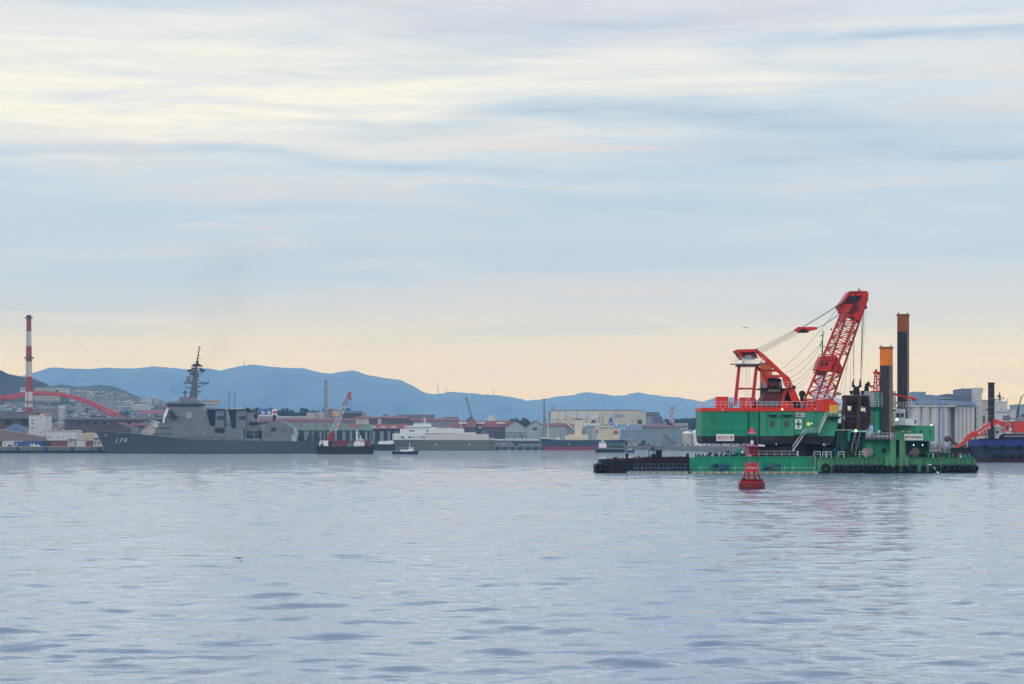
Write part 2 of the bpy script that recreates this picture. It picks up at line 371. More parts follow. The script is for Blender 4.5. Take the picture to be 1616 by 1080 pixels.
class FBM:
    def __init__(s, seed, n=7):
        g = np.random.RandomState(seed); s.t = g.rand(n, 3) * 6.28; s.n = n
    def __call__(s, x):
        r = 0
        for k in range(s.n): r = r + (.6 ** k) * math.sin(x * 2 ** k * .9 + s.t[k, 0])
        return r
def interp(pts, x):
    if x <= pts[0][0]: return pts[0][1]
    for (a, b), (c, d) in zip(pts[:-1], pts[1:]):
        if x <= c:
            t = (x - a) / (c - a); return b + (d - b) * t
    return pts[-1][1]
HILLS = {}
def hill(name, pts, D, Dfoot, m, seed, jag=.8, rough=.05, nx=420, ny=36, back=1.6, foot=LZ - 1):
    """terrain whose crest runs at distance D and whose slope comes down to Dfoot"""
    x0, x1 = XP(pts[0][0], D), XP(pts[-1][0], D); f1 = FBM(seed); f2 = FBM(seed + 1)
    def height(x, y):
        px = x / D * F + 808; zr = ZP(interp(pts, px) + jag * (.5 * f1(px * .09) + .28 * f2(px * 1.3) + .16 * f1(px * 3.1)), D)
        w = f2(x * .0016) * .06
        t = (y - Dfoot) / (D - Dfoot)
        if t < 0: return foot
        rib = (f1(x * .006 + t * 2.2) * f2(x * .004 - t * 3.1)) * rough * zr * math.sin(min(t, 1) * math.pi) * 1.4
        s = (max(0, min(1, t + w * math.sin(min(1, t) * math.pi)))) ** 1.15
        z = foot + (zr - foot) * (s if t <= 1 else max(0, 1 - (t - 1) * back)) + (rib if t < 1 else 0)
        return z
    xs = np.linspace(x0, x1, nx); ys = np.concatenate([np.linspace(Dfoot, D, ny), D + (D - Dfoot) * np.array([.15, .4, .62])])
    mb = MB(); v = []
    for y in ys:
        for x in xs: v.append((x, y, height(x, y)))
    fs = [(j * nx + i, j * nx + i + 1, (j + 1) * nx + i + 1, (j + 1) * nx + i) for j in range(len(ys) - 1) for i in range(nx - 1)]
    mb.add(v, fs); o = mesh(name, mb, m, (0, 0, 0)); o['kind'] = 'structure'; smooth(o, 80); HILLS[name] = height; return o
def forest_mat(name, c1, c2, scale, k=1.0):
    m = bpy.data.materials.new(name); m.use_nodes = True; nt = m.node_tree; N = nt.nodes.new; L = nt.links.new; b = nt.nodes['Principled BSDF']
    b.inputs['Roughness'].default_value = .95; b.inputs['Specular IOR Level'].default_value = .1
    tc = N('ShaderNodeTexCoord'); n = N('ShaderNodeTexNoise'); n.inputs['Scale'].default_value = scale; n.inputs['Detail'].default_value = 9; n.inputs['Roughness'].default_value = .7; L(tc.outputs['Object'], n.inputs[0])
    mr = N('ShaderNodeMapRange'); L(n.outputs['Fac'], mr.inputs[0]); mr.inputs[1].default_value = .35; mr.inputs[2].default_value = .65
    mx = N('ShaderNodeMix'); mx.data_type = 'RGBA'; L(mr.outputs[0], mx.inputs[0]); mx.inputs[6].default_value = (*[c * k for c in c1], 1); mx.inputs[7].default_value = (*[c * k for c in c2], 1); L(mx.outputs[2], b.inputs['Base Color'])
    bp = N('ShaderNodeBump'); bp.inputs['Strength'].default_value = .6; bp.inputs['Distance'].default_value = 30; L(n.outputs['Fac'], bp.inputs['Height']); L(bp.outputs[0], b.inputs['Normal'])
    return m
m_for_far_haze = forest_mat('mountain_forest_haze_blue', (.05, .12, .24), (.10, .19, .32), .0022)  # distance haze put into the albedo as a blue cast over the forest
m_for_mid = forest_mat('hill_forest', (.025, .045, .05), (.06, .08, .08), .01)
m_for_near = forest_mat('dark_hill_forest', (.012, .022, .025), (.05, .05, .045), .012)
hill('mountains', [(-420, 600), (-250, 588), (-60, 602), (20, 600), (52, 591), (65, 585), (79, 580.5), (120, 582), (144, 582), (168, 581), (204, 581.5), (240, 579), (262, 580), (300, 583), (330, 582), (348, 585), (375, 578), (400, 576), (430, 579), (480, 582), (505, 588), (520, 590), (535, 587), (560, 585.5), (580, 592), (630, 600), (650, 608), (670, 620), (690, 622), (715, 619), (750, 621), (780, 624), (810, 627), (839, 634), (870, 640), (920, 642), (990, 650), (1050, 664), (1120, 690), (1160, 698)], 11500, 7600, m_for_far_haze, 3)
hill('far_mountains', [(560, 690), (700, 660), (800, 640), (839, 632), (859, 629.7), (879, 625.7), (905, 623.8), (927, 618.8), (950, 621.4), (968, 624.4), (984, 624.8), (1007, 619.2), (1028, 622.8), (1057, 626.7), (1087, 629.7), (1109, 634), (1128, 628), (1155, 628), (1200, 632), (1260, 645), (1330, 662), (1420, 680), (1560, 690), (1800, 694)], 13700, 11800, m_for_far_haze, 9, rough=.05, ny=20, back=2.0)
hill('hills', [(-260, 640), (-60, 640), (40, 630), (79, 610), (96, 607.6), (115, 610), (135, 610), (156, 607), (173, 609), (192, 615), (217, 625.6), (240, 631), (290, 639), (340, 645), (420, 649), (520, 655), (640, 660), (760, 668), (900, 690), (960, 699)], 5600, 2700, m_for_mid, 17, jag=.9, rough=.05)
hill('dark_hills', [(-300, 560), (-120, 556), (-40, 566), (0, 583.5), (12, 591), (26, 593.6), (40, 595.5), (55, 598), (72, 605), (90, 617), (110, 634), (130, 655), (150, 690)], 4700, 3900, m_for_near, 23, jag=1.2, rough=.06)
# ------------------------------------------------------------------ port and town materials
m_cream = M('cream_cladding', (186, 181, 168), .8, streak=.15, var=.06, scale=.05, band=.10, bandstep=3)
m_white = M('white_wall', (192, 194, 194), .8, var=.06, scale=.1, streak=.15, scol=(120, 116, 110), sscale=.5)
m_offw = M('offwhite_wall', (172, 168, 158), .85, var=.1, scale=.08, streak=.2, scol=(110, 100, 90), sscale=.4)
m_lilac = M('grey_cladding', (128, 124, 132), .85, var=.12, scale=.03, streak=.3, scol=(96, 84, 88), sscale=.2, band=.12, bandstep=6)
m_mauve = M('weathered_cladding', (88, 76, 84), .9, var=.18, scale=.03, streak=.4, scol=(70, 60, 66), sscale=.2, band=.15, bandstep=8)
m_pgrey = M('pale_green_grey_cladding', (150, 162, 166), .8, var=.07, scale=.04, streak=.15, scol=(110, 112, 116), sscale=.3, band=.10, bandstep=4)
m_bgrey = M('blue_grey_cladding', (118, 136, 150), .8, var=.06, scale=.04, streak=.2, scol=(96, 104, 116), sscale=.3, band=.14, bandstep=3)
m_redroof = M('faded_red_roof', (122, 62, 62), .85, var=.2, scale=.03, streak=.3, scol=(104, 62, 62), sscale=.2, band=.15, bandstep=5)
m_darkroof = M('dark_roof', (72, 66, 76), .9, var=.15, scale=.03)
m_brownwall = M('brown_brick_wall', (84, 68, 68), .9, var=.2, scale=.05)
m_blueroof = M('blue_tile_roof', (82, 98, 128), .8, var=.1, scale=.1)
m_bluep = M('blue_wall', (128, 152, 182), .7, var=.06, scale=.05, band=.1, bandstep=3)
m_glass = M('dark_window', (52, 60, 74), .25, var=.25, scale=.2, spec=.5)
m_dark = M('dark_interior', (38, 42, 52), .9, var=.3, scale=.08)
m_greenc = M('mint_crane_paint', (104, 146, 130), .7, var=.15, scale=.2, streak=.3, scol=(120, 110, 96), sscale=.3)
m_red = M('red_paint', (168, 52, 48), .55, var=.12, scale=.3, streak=.15, scol=(104, 44, 36))
m_chimr = M('chimney_red', (158, 66, 58), .7, var=.1, scale=.1, streak=.25, scol=(120, 60, 50), sscale=.4)
m_chimw = M('chimney_white', (206, 196, 186), .7, var=.08, scale=.1, streak=.25, scol=(150, 130, 118), sscale=.4)
m_steelg = M('grey_steel', (110, 112, 118), .6, var=.15, scale=.2)
m_arch = M('arch_red_paint', (178, 58, 62), .6, var=.08, scale=.02, streak=.15, scol=(140, 56, 60), sscale=.05)
m_black = M('black_paint', (34, 36, 42), .6, var=.3, scale=.4)
m_sand = M('sand', (150, 136, 118), .95, var=.12, scale=.2, bump=.4)
m_grav = M('grey_gravel', (124, 112, 108), .95, var=.12, scale=.3, bump=.4)
m_signblue = M('sign_blue', (46, 78, 158), .5, var=.04)
m_signw = M('sign_white', (222, 222, 222), .5, var=.03)
m_signr = M('sign_red', (176, 52, 60), .5, var=.05)
m_orange_p = M('ochre_wall', (208, 160, 100), .7, var=.08)
m_lblue = M('pale_blue_paint', (120, 150, 190), .7, var=.05)

def ground(px, D): return LZ
def base(px, D, z=None): return Vector((XP(px, D), D, LZ if z is None else z))
def roofx(mb, a, b, ridge, eave, D, dep, over=1.5, m=0):
    """pitched roof with its ridge along the picture; eave row given at the front"""
    x0, x1 = XP(a, D) - over, XP(b, D) + over; ze = ZP(eave, D); zr = ZP(ridge, D + dep / 2); y0, y1 = D - over, D + dep + over; ym = D + dep / 2
    return mb.add([(x0, y0, ze), (x1, y0, ze), (x1, ym, zr), (x0, ym, zr), (x0, y1, ze), (x1, y1, ze)], [(0, 1, 2, 3), (3, 2, 5, 4), (0, 3, 4), (1, 5, 2), (0, 4, 5, 1)], m)
def gable(mb_w, mb_r, a, b, ridge, eave, D, dep, z0=None, over=1.0, t=.5):
    """gable end facing the water"""
    z0 = LZ if z0 is None else z0
    x0, x1 = XP(a, D), XP(b, D); xm = (x0 + x1) / 2; ze, zr = ZP(eave, D), ZP(ridge, D)
    mb_w.add([(x0, D, z0), (x1, D, z0), (x1, D, ze), (xm, D, zr), (x0, D, ze), (x0, D + dep, z0), (x1, D + dep, z0), (x1, D + dep, ze), (xm, D + dep, zr), (x0, D + dep, ze)],
             [(0, 1, 2, 3, 4), (9, 8, 7, 6, 5), (1, 6, 7, 2), (0, 4, 9, 5)])
    for xa, za, xb, zb in ((x0 - over, ze - over * .5, xm, zr), (xm, zr, x1 + over, ze - over * .5)):
        mb_r.add([(xa, D - over, za + .05), (xb, D - over, zb + .05), (xb, D + dep, zb + .05), (xa, D + dep, za + .05), (xa, D - over, za + t), (xb, D - over, zb + t), (xb, D + dep, zb + t), (xa, D + dep, za + t)],
                 [(0, 3, 2, 1), (4, 5, 6, 7), (0, 1, 5, 4), (1, 2, 6, 5), (2, 3, 7, 6), (3, 0, 4, 7)])
def windows(parent, D, rects, mt=None, name='window', proud=.06):
    for a, b, t, u in rects: part(name, MB().pbox(a, b, t, u, D - proud, .3), mt or m_glass, parent)
def wgrid(parent, D, a, b, t, u, nx, ny, fw=.6, fh=.55, mt=None, name='window'):
    cw = (b - a) / nx; ch = (u - t) / ny
    windows(parent, D, [(a + cw * (i + .5 - fw / 2), a + cw * (i + .5 + fw / 2), t + ch * (j + .5 - fh / 2), t + ch * (j + .5 + fh / 2)) for i in range(nx) for j in range(ny)], mt, name)
def block(name, label, cat, a, b, t, D, dep, mw, mr=None, roof=None, z0=None, group=None, par=.8):
    """flat or pitched building: wall part + roof part"""
    z0 = LZ if z0 is None else z0
    r = thing(name, label, cat, Vector(((XP(a, D) + XP(b, D)) / 2, D + dep / 2, z0)), group)
    w = MB().box(XP(a, D), XP(b, D), D, D + dep, z0, ZP(t, D)); part('wall', w, mw, r)
    rf = MB()
    if roof: roofx(rf, a, b, roof, t, D, dep)
    else: rf.box(XP(a, D) - .4, XP(b, D) + .4, D - .4, D + dep + .4, ZP(t, D) + .002, ZP(t, D) + par)
    part('roof', rf, mr or mw, r); return r

# ------------------------------------------------------------------ left quay in front of the town
QL = 1345.0
mb = MB().box(XP(-420, QL), XP(172, QL), QL, QL + 760, -2, ZP(705.5, QL)); LQ = ZP(705.5, QL)
o = mesh('quay', mb, m_quay, (0, 0, 0)); o['kind'] = 'structure'
mb = MB().box(XP(-420, QL), XP(172, QL), QL - .25, QL + .6, LQ + .004, LQ + .35)
solo('kerb', mb, M('pale_kerb', (168, 166, 160), .8, var=.2, scale=.4), 'pale concrete kerb running along the top edge of the left quay', 'kerb')
for i, px in enumerate((-60, -15, 27, 72, 114, 156)):
    mb = MB().box(XP(px - 2.2, QL), XP(px + 2.2, QL), QL - .9, QL - .26, .3, LQ - .2); mb.box(XP(px - 1.2, QL), XP(px + 1.2, QL), QL - 1.3, QL - .9, .6, LQ - .5)
    if px > 0: solo('quay_fender', mb, M('fender_blue', (44, 62, 118), .7, var=.2), ['blue fender panel on the quay wall below the parked cars', 'blue fender panel on the quay wall below the dark container', 'blue fender panel on the quay wall below the pale sheds', 'blue fender panel on the quay wall nearest the warship bow'][i - 2], 'fender', 'blue fenders on the left quay wall')
solo('quay_belt', MB().box(XP(-420, QL), XP(171.5, QL), QL - .21, QL - .005, -1, 1.5), m_black, 'black wet belt along the waterline of the left quay wall', 'belt')
# dark concrete piles in the quay face
mb = MB()
for px in range(-100, 170, 5): mb.box(XP(px, QL), XP(px + 2.3, QL), QL - .22, QL - .004, -1, LQ * .55)
solo('pile_row', mb, m_dark, 'dark tidal piles standing along the foot of the left quay wall', 'piles')

# tall red and white chimney
D = 1800.0
ch = thing('chimney', 'tallest chimney, red and white banded with a black top, left of the arch bridge', 'chimney', base(45.3, D))
rb = 6.15 * S(D); rt = 3.6 * S(D); ytop = 497.6
def cr_(py): return rt + (rb - rt) * (py - ytop) / (655 - ytop)
bands = [(497.6, 503.6, m_black), (503.6, 523.3, m_chimr), (523.3, 546.7, m_chimw), (546.7, 570.8, m_chimr), (570.8, 594.6, m_chimw), (594.6, 618.7, m_chimr), (618.7, 643, m_chimw), (643, 655, m_chimr), (655, 690, m_chimw)]
cx = XP(45.5, D)
mb = MB()
for i, (t, u, mt) in enumerate(bands): mb.tube((cx, D, ZP(u, D)), (cx, D, ZP(t, D)), cr_(u), cr_(t), 20, {m_black.name: 0, m_chimr.name: 1, m_chimw.name: 2}[mt.name], cap=(i == 0))
mb.tube((cx, D, LZ), (cx, D, ZP(690, D)), cr_(690) * 1.02, cr_(690), 20, 2)
part('shaft', mb, [m_black, m_chimr, m_chimw], ch, sm=40)
for py, rr in ((502.5, 1.5), (565.8, 1.8), (634.5, 1.8)):
    mb = MB().tube((cx, D, ZP(py + .6, D)), (cx, D, ZP(py, D)), cr_(py) + rr, None, 20)
    mb.rail([(cx + (cr_(py) + rr) * math.cos(a * math.pi / 6), D + (cr_(py) + rr) * math.sin(a * math.pi / 6), ZP(py, D)) for a in range(13)], 1.2, 2.5, .12)
    part('platform', mb, m_steelg, ch)
part('ladder', MB().ladder((cx - rb * .2, D - cr_(690) - .3, LZ + 3), (cx - rb * .1, D - cr_(500) - .4, ZP(500, D)), 1.0, .12, step=3), m_steelg, ch)

# red arch bridge
D = 2600.0
arch = [(-150, 668), (-110, 655), (-70, 642), (-35, 633), (0, 627.5), (38.5, 620.8), (53, 619.5), (72, 619.6), (96, 622), (120, 627), (144, 635), (168, 645.5), (194, 659), (206, 668)]
br = thing('arch_bridge', 'red steel arch bridge rising behind the chimney on the left', 'bridge', base(40, D))
for k, (dd, dx, th) in enumerate(((0, 0, 1.65), (26, -1, 1.5))):
    pts = [P(x + dx * 0, y, D) + Vector((0, dd, -1.5 * k)) for x, y in arch]
    if k: pts = [p + Vector((-XP(808 + (18 if i > 6 else -18) * abs(i - 6) / 7, D), 0, 0)) for i, p in enumerate(pts)]
    mb = MB()
    for a, b in zip(pts[:-1], pts[1:]): mb.beam(a, b, 2 * th)
    part('arch_rib', mb, m_arch, br)
near = [P(x, y, D) for x, y in arch]
for i in (2, 4, 6, 8, 10):
    part('cross_beam', MB().beam(near[i], near[i] + Vector((0, 26, -2.5)), 2.2), m_arch, br)
part('deck', MB().box(XP(-160, D), XP(212, D), D - 3, D + 29, ZP(664.5, D), ZP(661.5, D)), m_steelg, br)
for px in (-100, -60, -20, 20, 60, 95, 130, 160):
    part('hanger', MB().tube((XP(px, D), D, ZP(662, D)), (XP(px, D), D, ZP(interp(arch, px), D)), .25, None, 5), m_arch, br)
for px in (-150, 206): part('pier', MB().box(XP(px - 4, D), XP(px + 4, D), D - 2, D + 28, LZ, ZP(664.5, D) - .01), m_offw, br)

# ------------------------------------------------------------------ town on the hillside
hz = HILLS['hills']
hue = {'white': M('house_white_wall', (192, 194, 196), .85, var=.12), 'cream': M('house_cream_wall', (170, 163, 152), .85, var=.12), 'grey': m_lilac, 'tan': M('tan_wall', (138, 116, 104), .85, var=.1), 'pinkish': M('pinkish_wall', (146, 116, 112), .85, var=.1), 'pale blue': M('pale_blue_wall', (124, 142, 160), .85, var=.1)}
roofs = {'grey': M('grey_tile_roof', (96, 100, 112), .85, var=.15), 'dark': m_darkroof, 'red': m_redroof, 'brown': M('brown_tile_roof', (112, 86, 80), .85, var=.15)}
def where_text(px):
    if px < 40: return 'left of the tall chimney'
    if px < 110: return 'right of the tall chimney'
    if px < 200: return 'above the right arm of the arch'
    if px < 262: return 'left of the warship bridge'
    if px < 330: return 'behind the warship mast'
    if px < 410: return 'behind the warship funnels'
    return 'left of the thin chimney'
g = random.Random(41); placed = []
def house(px, D, w, h, dep, wall, roof, flat):
    z = hz(XP(px, D), D) - 1.5; z = max(z, LZ - .5)
    x0 = XP(px, D) - w / 2; kind = 'block of flats' if flat else 'house'
    py_ = HZ - (z + h / 2 - CH) * F / D; lv = 'slope top' if py_ < 626 else 'upper slope' if py_ < 636 else 'middle slope' if py_ < 646 else 'slope foot'
    sz = 'long' if w > 27 else 'short'
    lab = '%s %s flats, %s, %s' % (sz, wall, lv, where_text(px)) if flat else '%s walled %s roofed house, %s, %s' % (wall, roof, lv, where_text(px))
    r = thing('apartment_block' if flat else 'house', lab, 'apartment block' if flat else 'house', Vector((x0 + w / 2, D + dep / 2, z)), 'homes on the hillside town')
    part('wall', MB().box(x0, x0 + w, D, D + dep, z - 3, z + h), hue[wall], r)
    mb = MB()
    if flat: mb.box(x0 - .3, x0 + w + .3, D - .3, D + dep + .3, z + h + .005, z + h + 1)
    else:
        rz = h * .45; e = 1.0
        mb.add([(x0 - e, D - e, z + h), (x0 + w + e, D - e, z + h), (x0 + w + e, D + dep + e, z + h), (x0 - e, D + dep + e, z + h), (x0 + w * .2, D + dep / 2, z + h + rz), (x0 + w * .8, D + dep / 2, z + h + rz)],
               [(0, 1, 5, 4), (1, 2, 5), (2, 3, 4, 5), (3, 0, 4), (0, 3, 2, 1)])
    part('roof', mb, roofs[roof] if not flat else hue[wall], r)
    n = 3 if flat else 1; mb = MB()
    rows = max(1, int(h / 4.5)); 
    for k in range(rows):
        zz = z + 1.5 + k * h / rows; part('window_row', MB().box(x0 + w * .08, x0 + w * .92, D - .08, D + .2, zz, zz + h / rows * .42), m_glass, r)
def hill_at(px, py):
    D = 2850.0
    while D < 5500:
        if ZP(py, D) <= hz(XP(px, D), D): return D
        D += 25
    return None
nh = 0
for k in range(1500):
    if nh >= 288: break
    u = g.random()
    px = g.triangular(60, 330, 215) if u < .72 else (g.uniform(-30, 60) if u < .8 else g.uniform(330, 520))
    top = interp([(-40, 645), (0, 630), (40, 616), (90, 613), (140, 617), (190, 622), (215, 628), (240, 633), (300, 641), (340, 646), (520, 658)], px)
    py = g.uniform(top, 661)
    D = hill_at(px, py)
    if not D: continue
    if g.random() < .86: w, h, dep, flat = g.uniform(7, 13), g.uniform(4.5, 7), g.uniform(8, 12), False
    else: w, h, dep, flat = g.uniform(14, 34), g.uniform(7, 13), g.uniform(12, 16), True
    if any(abs(px - q) * S(D) < (w + v) * .45 and abs(D - E) < 40 for q, E, v in placed): continue
    placed.append((px, D, w)); nh += 1
    house(px, D, w, h, dep, g.choice(['white', 'white', 'cream', 'cream', 'grey', 'tan', 'pinkish', 'pale blue']), g.choice(['grey', 'grey', 'dark', 'red', 'brown']), flat)
# the fainter homes that fill the slope between them
gq = random.Random(88); mb = MB()
for k in range(1500):
    px = gq.triangular(50, 340, 205) if gq.random() < .75 else gq.uniform(-30, 520)
    top = interp([(-40, 645), (0, 632), (40, 618), (90, 615), (140, 618), (190, 623), (215, 629), (240, 634), (300, 642), (340, 647), (520, 659)], px)
    D = hill_at(px, gq.uniform(top, 661))
    if not D: continue
    w, h = gq.uniform(5, 13), gq.uniform(3, 6); x = XP(px, D); z = hz(x, D) - 1
    mb.rbox((x, D + 4, z + h / 2), (w, 7, h), gq.uniform(-.5, .5), gq.choice((0, 0, 1, 2, 3))); mb.rbox((x, D + 4, z + h + .8), (w + 1, 8, 1.6), gq.uniform(-.3, .3), gq.choice((4, 4, 5, 6)), .6)
solo('distant_houses', mb, [hue['white'], hue['cream'], hue['pinkish'], hue['pale blue'], roofs['grey'], roofs['dark'], roofs['brown']], 'dense mass of small faint houses filling the hillside between the larger homes', 'houses', kind='stuff')
# the larger hillside blocks one can pick out
def hblock(name, label, cat, a, b, t, D, u, mw, nx, ny, wm=None, dep=16):
    z0 = ZP(u, D); r = block(name, label, cat, a, b, t, D, dep, mw, z0=z0)
    if nx: wgrid(r, D, a, b, t, u, nx, ny, .55, .5, wm)
    return r
hblock('apartment_block', 'long cream block with many windows framed between chimney and arch', 'apartment block', 53, 92, 623, 3300, 634, m_offw, 13, 3)
hblock('apartment_block', 'white flat roofed block standing just left of the tall chimney below the dark hill', 'apartment block', 32, 41, 612.5, 3700, 622, m_white, 3, 2)
hblock('apartment_block', 'pale hospital-like slab right of the chimney seen above the arch crown', 'apartment block', 54, 84, 612.5, 3650, 619, m_offw, 10, 2)
hblock('hotel', 'tall tapering pale green building seen behind the right arm of the arch', 'hotel', 160, 172, 629, 3200, 652, m_pgrey, 3, 6)
hblock('school_building', 'long white building with a band of windows left of the warship bridge', 'school', 208, 234, 640.5, 3000, 647, m_white, 12, 2)
hblock('apartment_block', 'wide pale apartment block just above the warehouse roof right of the chimney', 'apartment block', 52, 96, 645.5, 2750, 657, m_lilac, 12, 3)
hblock('warehouse', 'low pink roofed shed on the hillside left of the warship bridge', 'warehouse', 218, 256, 648.5, 2950, 652, M('pink_roof', (182, 108, 116), .8, var=.08), 0, 0)
hblock('apartment_block', 'white box of flats high on the hill above the arch', 'apartment block', 137, 143.5, 618, 4000, 623, m_white, 2, 1)
hblock('hall', 'broad building with a low red roof right behind the warship bridge top', 'hall', 243, 262, 640, 3050, 648, m_lilac, 6, 1)
hblock('apartment_block', 'cream block peeking out behind the warship mast and radar domes', 'apartment block', 318, 344, 631.5, 3100, 641, m_offw, 8, 2)
# wooded patches
def crowns(mb, cx, cy, cz, r, n, gg, leaf=2.2):
    for _ in range(n):
        a = gg.uniform(0, 6.28); u = gg.uniform(-1, 1); rr = r * gg.uniform(.55, 1) ** .5
        x = cx + rr * math.cos(a) * math.sqrt(1 - u * u); y = cy + rr * math.sin(a) * math.sqrt(1 - u * u); z = cz + rr * u * .9
        q = Vector((gg.uniform(-1, 1), gg.uniform(-1, 1), gg.uniform(0, 1))).normalized().to_track_quat('Z', 'Y'); s = leaf * gg.uniform(.6, 1.3)
        mb.add([Vector((x, y, z)) + q @ Vector(p) for p in ((-s, -s * .6, 0), (s * .7, -s, .3), (s, s * .8, 0), (-s * .6, s, -.3))], [(0, 1, 2, 3)])
m_tree = forest_mat('tree_leaves', (.022, .04, .035), (.06, .08, .055), .15)
gg = random.Random(5); mb = MB()
for _ in range(420):
    px = gg.choice([gg.uniform(-10, 36), gg.uniform(54, 90), gg.uniform(100, 330), gg.uniform(380, 500)]); D = gg.uniform(2800, 4600)
    if px < 95 : D = gg.uniform(2850, 3150)
    if px > 380: D = gg.uniform(2900, 3700)
    x = XP(px, D); z = hz(x, D)
    for k in range(gg.randint(2, 4)): crowns(mb, x + gg.uniform(-16, 16), D + gg.uniform(-9, 9), z + gg.uniform(0, 3), gg.uniform(4, 8), 55, gg)
solo('woodland', mb, m_tree, 'dark green woods and gardens scattered between the hillside homes', 'woodland', kind='stuff')

# ------------------------------------------------------------------ left works area
D = 2000.0
mill = block('steel_mill', 'long dark mauve mill hall with a straight dark roofline behind the warship bow', 'factory', 52, 262, 662.5, D, 90, m_mauve, m_darkroof, roof=658.5)
for a in range(70, 262, 13):
    if a > 100: part('opening', MB().pbox(a, a + 6.5, 666, 671, D - .1, .4), m_dark, mill)
part('eaves_band', MB().pbox(52, 262, 662.5, 664.5, D - .5, .45), m_darkroof, mill)
D = 1700.0
w = block('warehouse', 'brown brick warehouse with a wide dark roof at the far left', 'warehouse', -70, 44, 661, D, 60, m_brownwall, m_darkroof, roof=650)
for a in (-50, -20, 8, 34): part('arched_opening', MB().prism([(a, 671), (a, 665), (a + 2, 663), (a + 8, 663), (a + 10, 665), (a + 10, 671)], D - .1, .4), m_dark, w)
D = 1590.0
r = thing('shed', 'low shed with a blue hipped roof beside the white tower building', 'shed', base(22, D, LQ))
part('wall', MB().box(XP(4, D), XP(44, D), D, D + 14, LQ, ZP(680, D)), m_white, r)
x0, x1 = XP(2, D), XP(46, D); part('roof', MB().add([(x0, D - 1, ZP(680, D)), (x1, D - 1, ZP(680, D)), (x1, D + 15, ZP(680, D)), (x0, D + 15, ZP(680, D)), (XP(18, D), D + 7, ZP(669, D)), (XP(24, D), D + 7, ZP(669, D))], [(0, 1, 5, 4), (1, 2, 5), (2, 3, 4, 5), (3, 0, 4), (0, 3, 2, 1)]), m_blueroof, r)
windows(r, D, [(31, 34, 681.5, 683.5), (35, 38, 681.5, 683.5), (39, 42, 681.5, 683.5)])
D = 1540.0
r = thing('tower_building', 'narrow white four storey building with a gabled top at the foot of the chimney', 'building', base(58, D, LQ))
a, b = MB(), MB(); gable(a, b, 60.5, 71.3, 652.3, 656, D, 22, LQ, .3, .35)
a.box(XP(45, D), XP(60.5, D) - .01, D + 1.5, D + 20, LQ, ZP(655.3, D)); part('wall', a, m_white, r)
b.box(XP(44.6, D), XP(60.4, D) - .4, D + 1, D + 20.4, ZP(655.3, D) + .01, ZP(653.6, D)); part('roof', b, M('dull_red_roof', (150, 104, 100), .8), r)
windows(r, D + 1.5, [(49.5, 52.8, 662.4, 664.2), (49.5, 52.8, 668, 669.8), (49.5, 52.8, 674.6, 676.4)]); windows(r, D, [(63.2, 65, 656.3, 658.2), (68.8, 70.8, 679.5, 681), (64, 65.8, 682, 684), (68.8, 70.4, 687, 689)])
D = 1500.0
mb = MB().prism([(-60, 668), (0, 678), (30, 683), (60, 688.6), (80, 692.6), (80, 696), (-60, 696)], D, 16)
mb.v = [(x, y, max(z, LQ)) for x, y, z in mb.v]
solo('gravel_heap', mb, m_grav, 'long grey brown gravel heap sloping down to the right below the blue roof', 'gravel heap')
D = 1480.0
r = thing('works_building', 'long low white works building right of the narrow white tower', 'building', base(97, D, LQ))
part('wall', MB().box(XP(74, D), XP(120, D), D, D + 20, LQ, ZP(681, D)), m_white, r)
part('roof', MB().prism([(73, 681), (77, 678.8), (118, 678.8), (121, 681)], D - .5, 21), m_offw, r)
windows(r, D, [(75, 76, 689, 691), (91, 93, 690, 691.6), (99, 101, 690, 691.6), (110.5, 112.5, 690, 691.6), (69 + 9, 80, 689, 691)])
D = 1455.0
gg = random.Random(8); pts = [(118, 697), (122, 688), (127, 683.6), (136, 682.4), (146, 682.6), (152, 685), (157, 690), (160, 697)]
mb = MB(); n = 26; sv = []
for j in range(9):
    for i in range(n + 1):
        px = 117 + 44 * i / n; t = j / 8; zt = ZP(interp(pts, px), D) - LQ; sv.append((XP(px, D), D + 22 * t, LQ - .1 + max(0, zt) * math.sin(math.pi * (.08 + .84 * t)) + gg.uniform(-.15, .15)))
mb.add(sv, [(j * (n + 1) + i, j * (n + 1) + i + 1, (j + 1) * (n + 1) + i + 1, (j + 1) * (n + 1) + i) for j in range(8) for i in range(n)])
solo('sand_heap', mb, m_sand, 'beige sand heap just left of the warship bow tip', 'sand heap', sm=60)
def container(px0, px1, t, D, mt, label, dep=2.6, name='shipping_container', cat='container', grp=None):
    r = thing(name, label, cat, Vector((XP((px0 + px1) / 2, D), D + dep / 2, LQ)), grp); x0, x1 = XP(px0, D), XP(px1, D); zt = ZP(t, D)
    mb = MB().box(x0, x1, D, D + dep, LQ + .15, zt)
    n = max(3, int((x1 - x0) / .6))
    for i in range(n): xa = x0 + (x1 - x0) * (i + .25) / n; mb.box(xa, xa + (x1 - x0) / n * .5, D - .06, D - .001, LQ + .4, zt - .25)
    part('body', mb, mt, r)
    part('frame', MB().box(x0 - .06, x1 + .06, D - .1, D + dep + .1, zt - .2, zt + .05).box(x0 - .06, x1 + .06, D - .1, D + dep + .1, LQ, LQ + .2), m_steelg, r); return r
D = 1420.0
m_brc = M('brown_container', (124, 76, 74), .7, streak=.3); m_blc = M('blue_container', (58, 84, 150), .7, streak=.2, scol=(60, 60, 80)); m_grc = M('dark_green_container', (52, 66, 68), .7)
container(22, 36, 697, D, m_blc, 'blue container behind the parked cars, leftmost of the blue ones'); container(37, 51, 696, D, m_blc, 'blue container behind the parked cars, between two blue neighbours'); container(52, 66, 696, D, m_blc, 'blue container behind the parked cars, rightmost of the blue ones')
container(67.5, 79.5, 695.5, D, m_grc, 'dark green container between the blue and the brown containers')
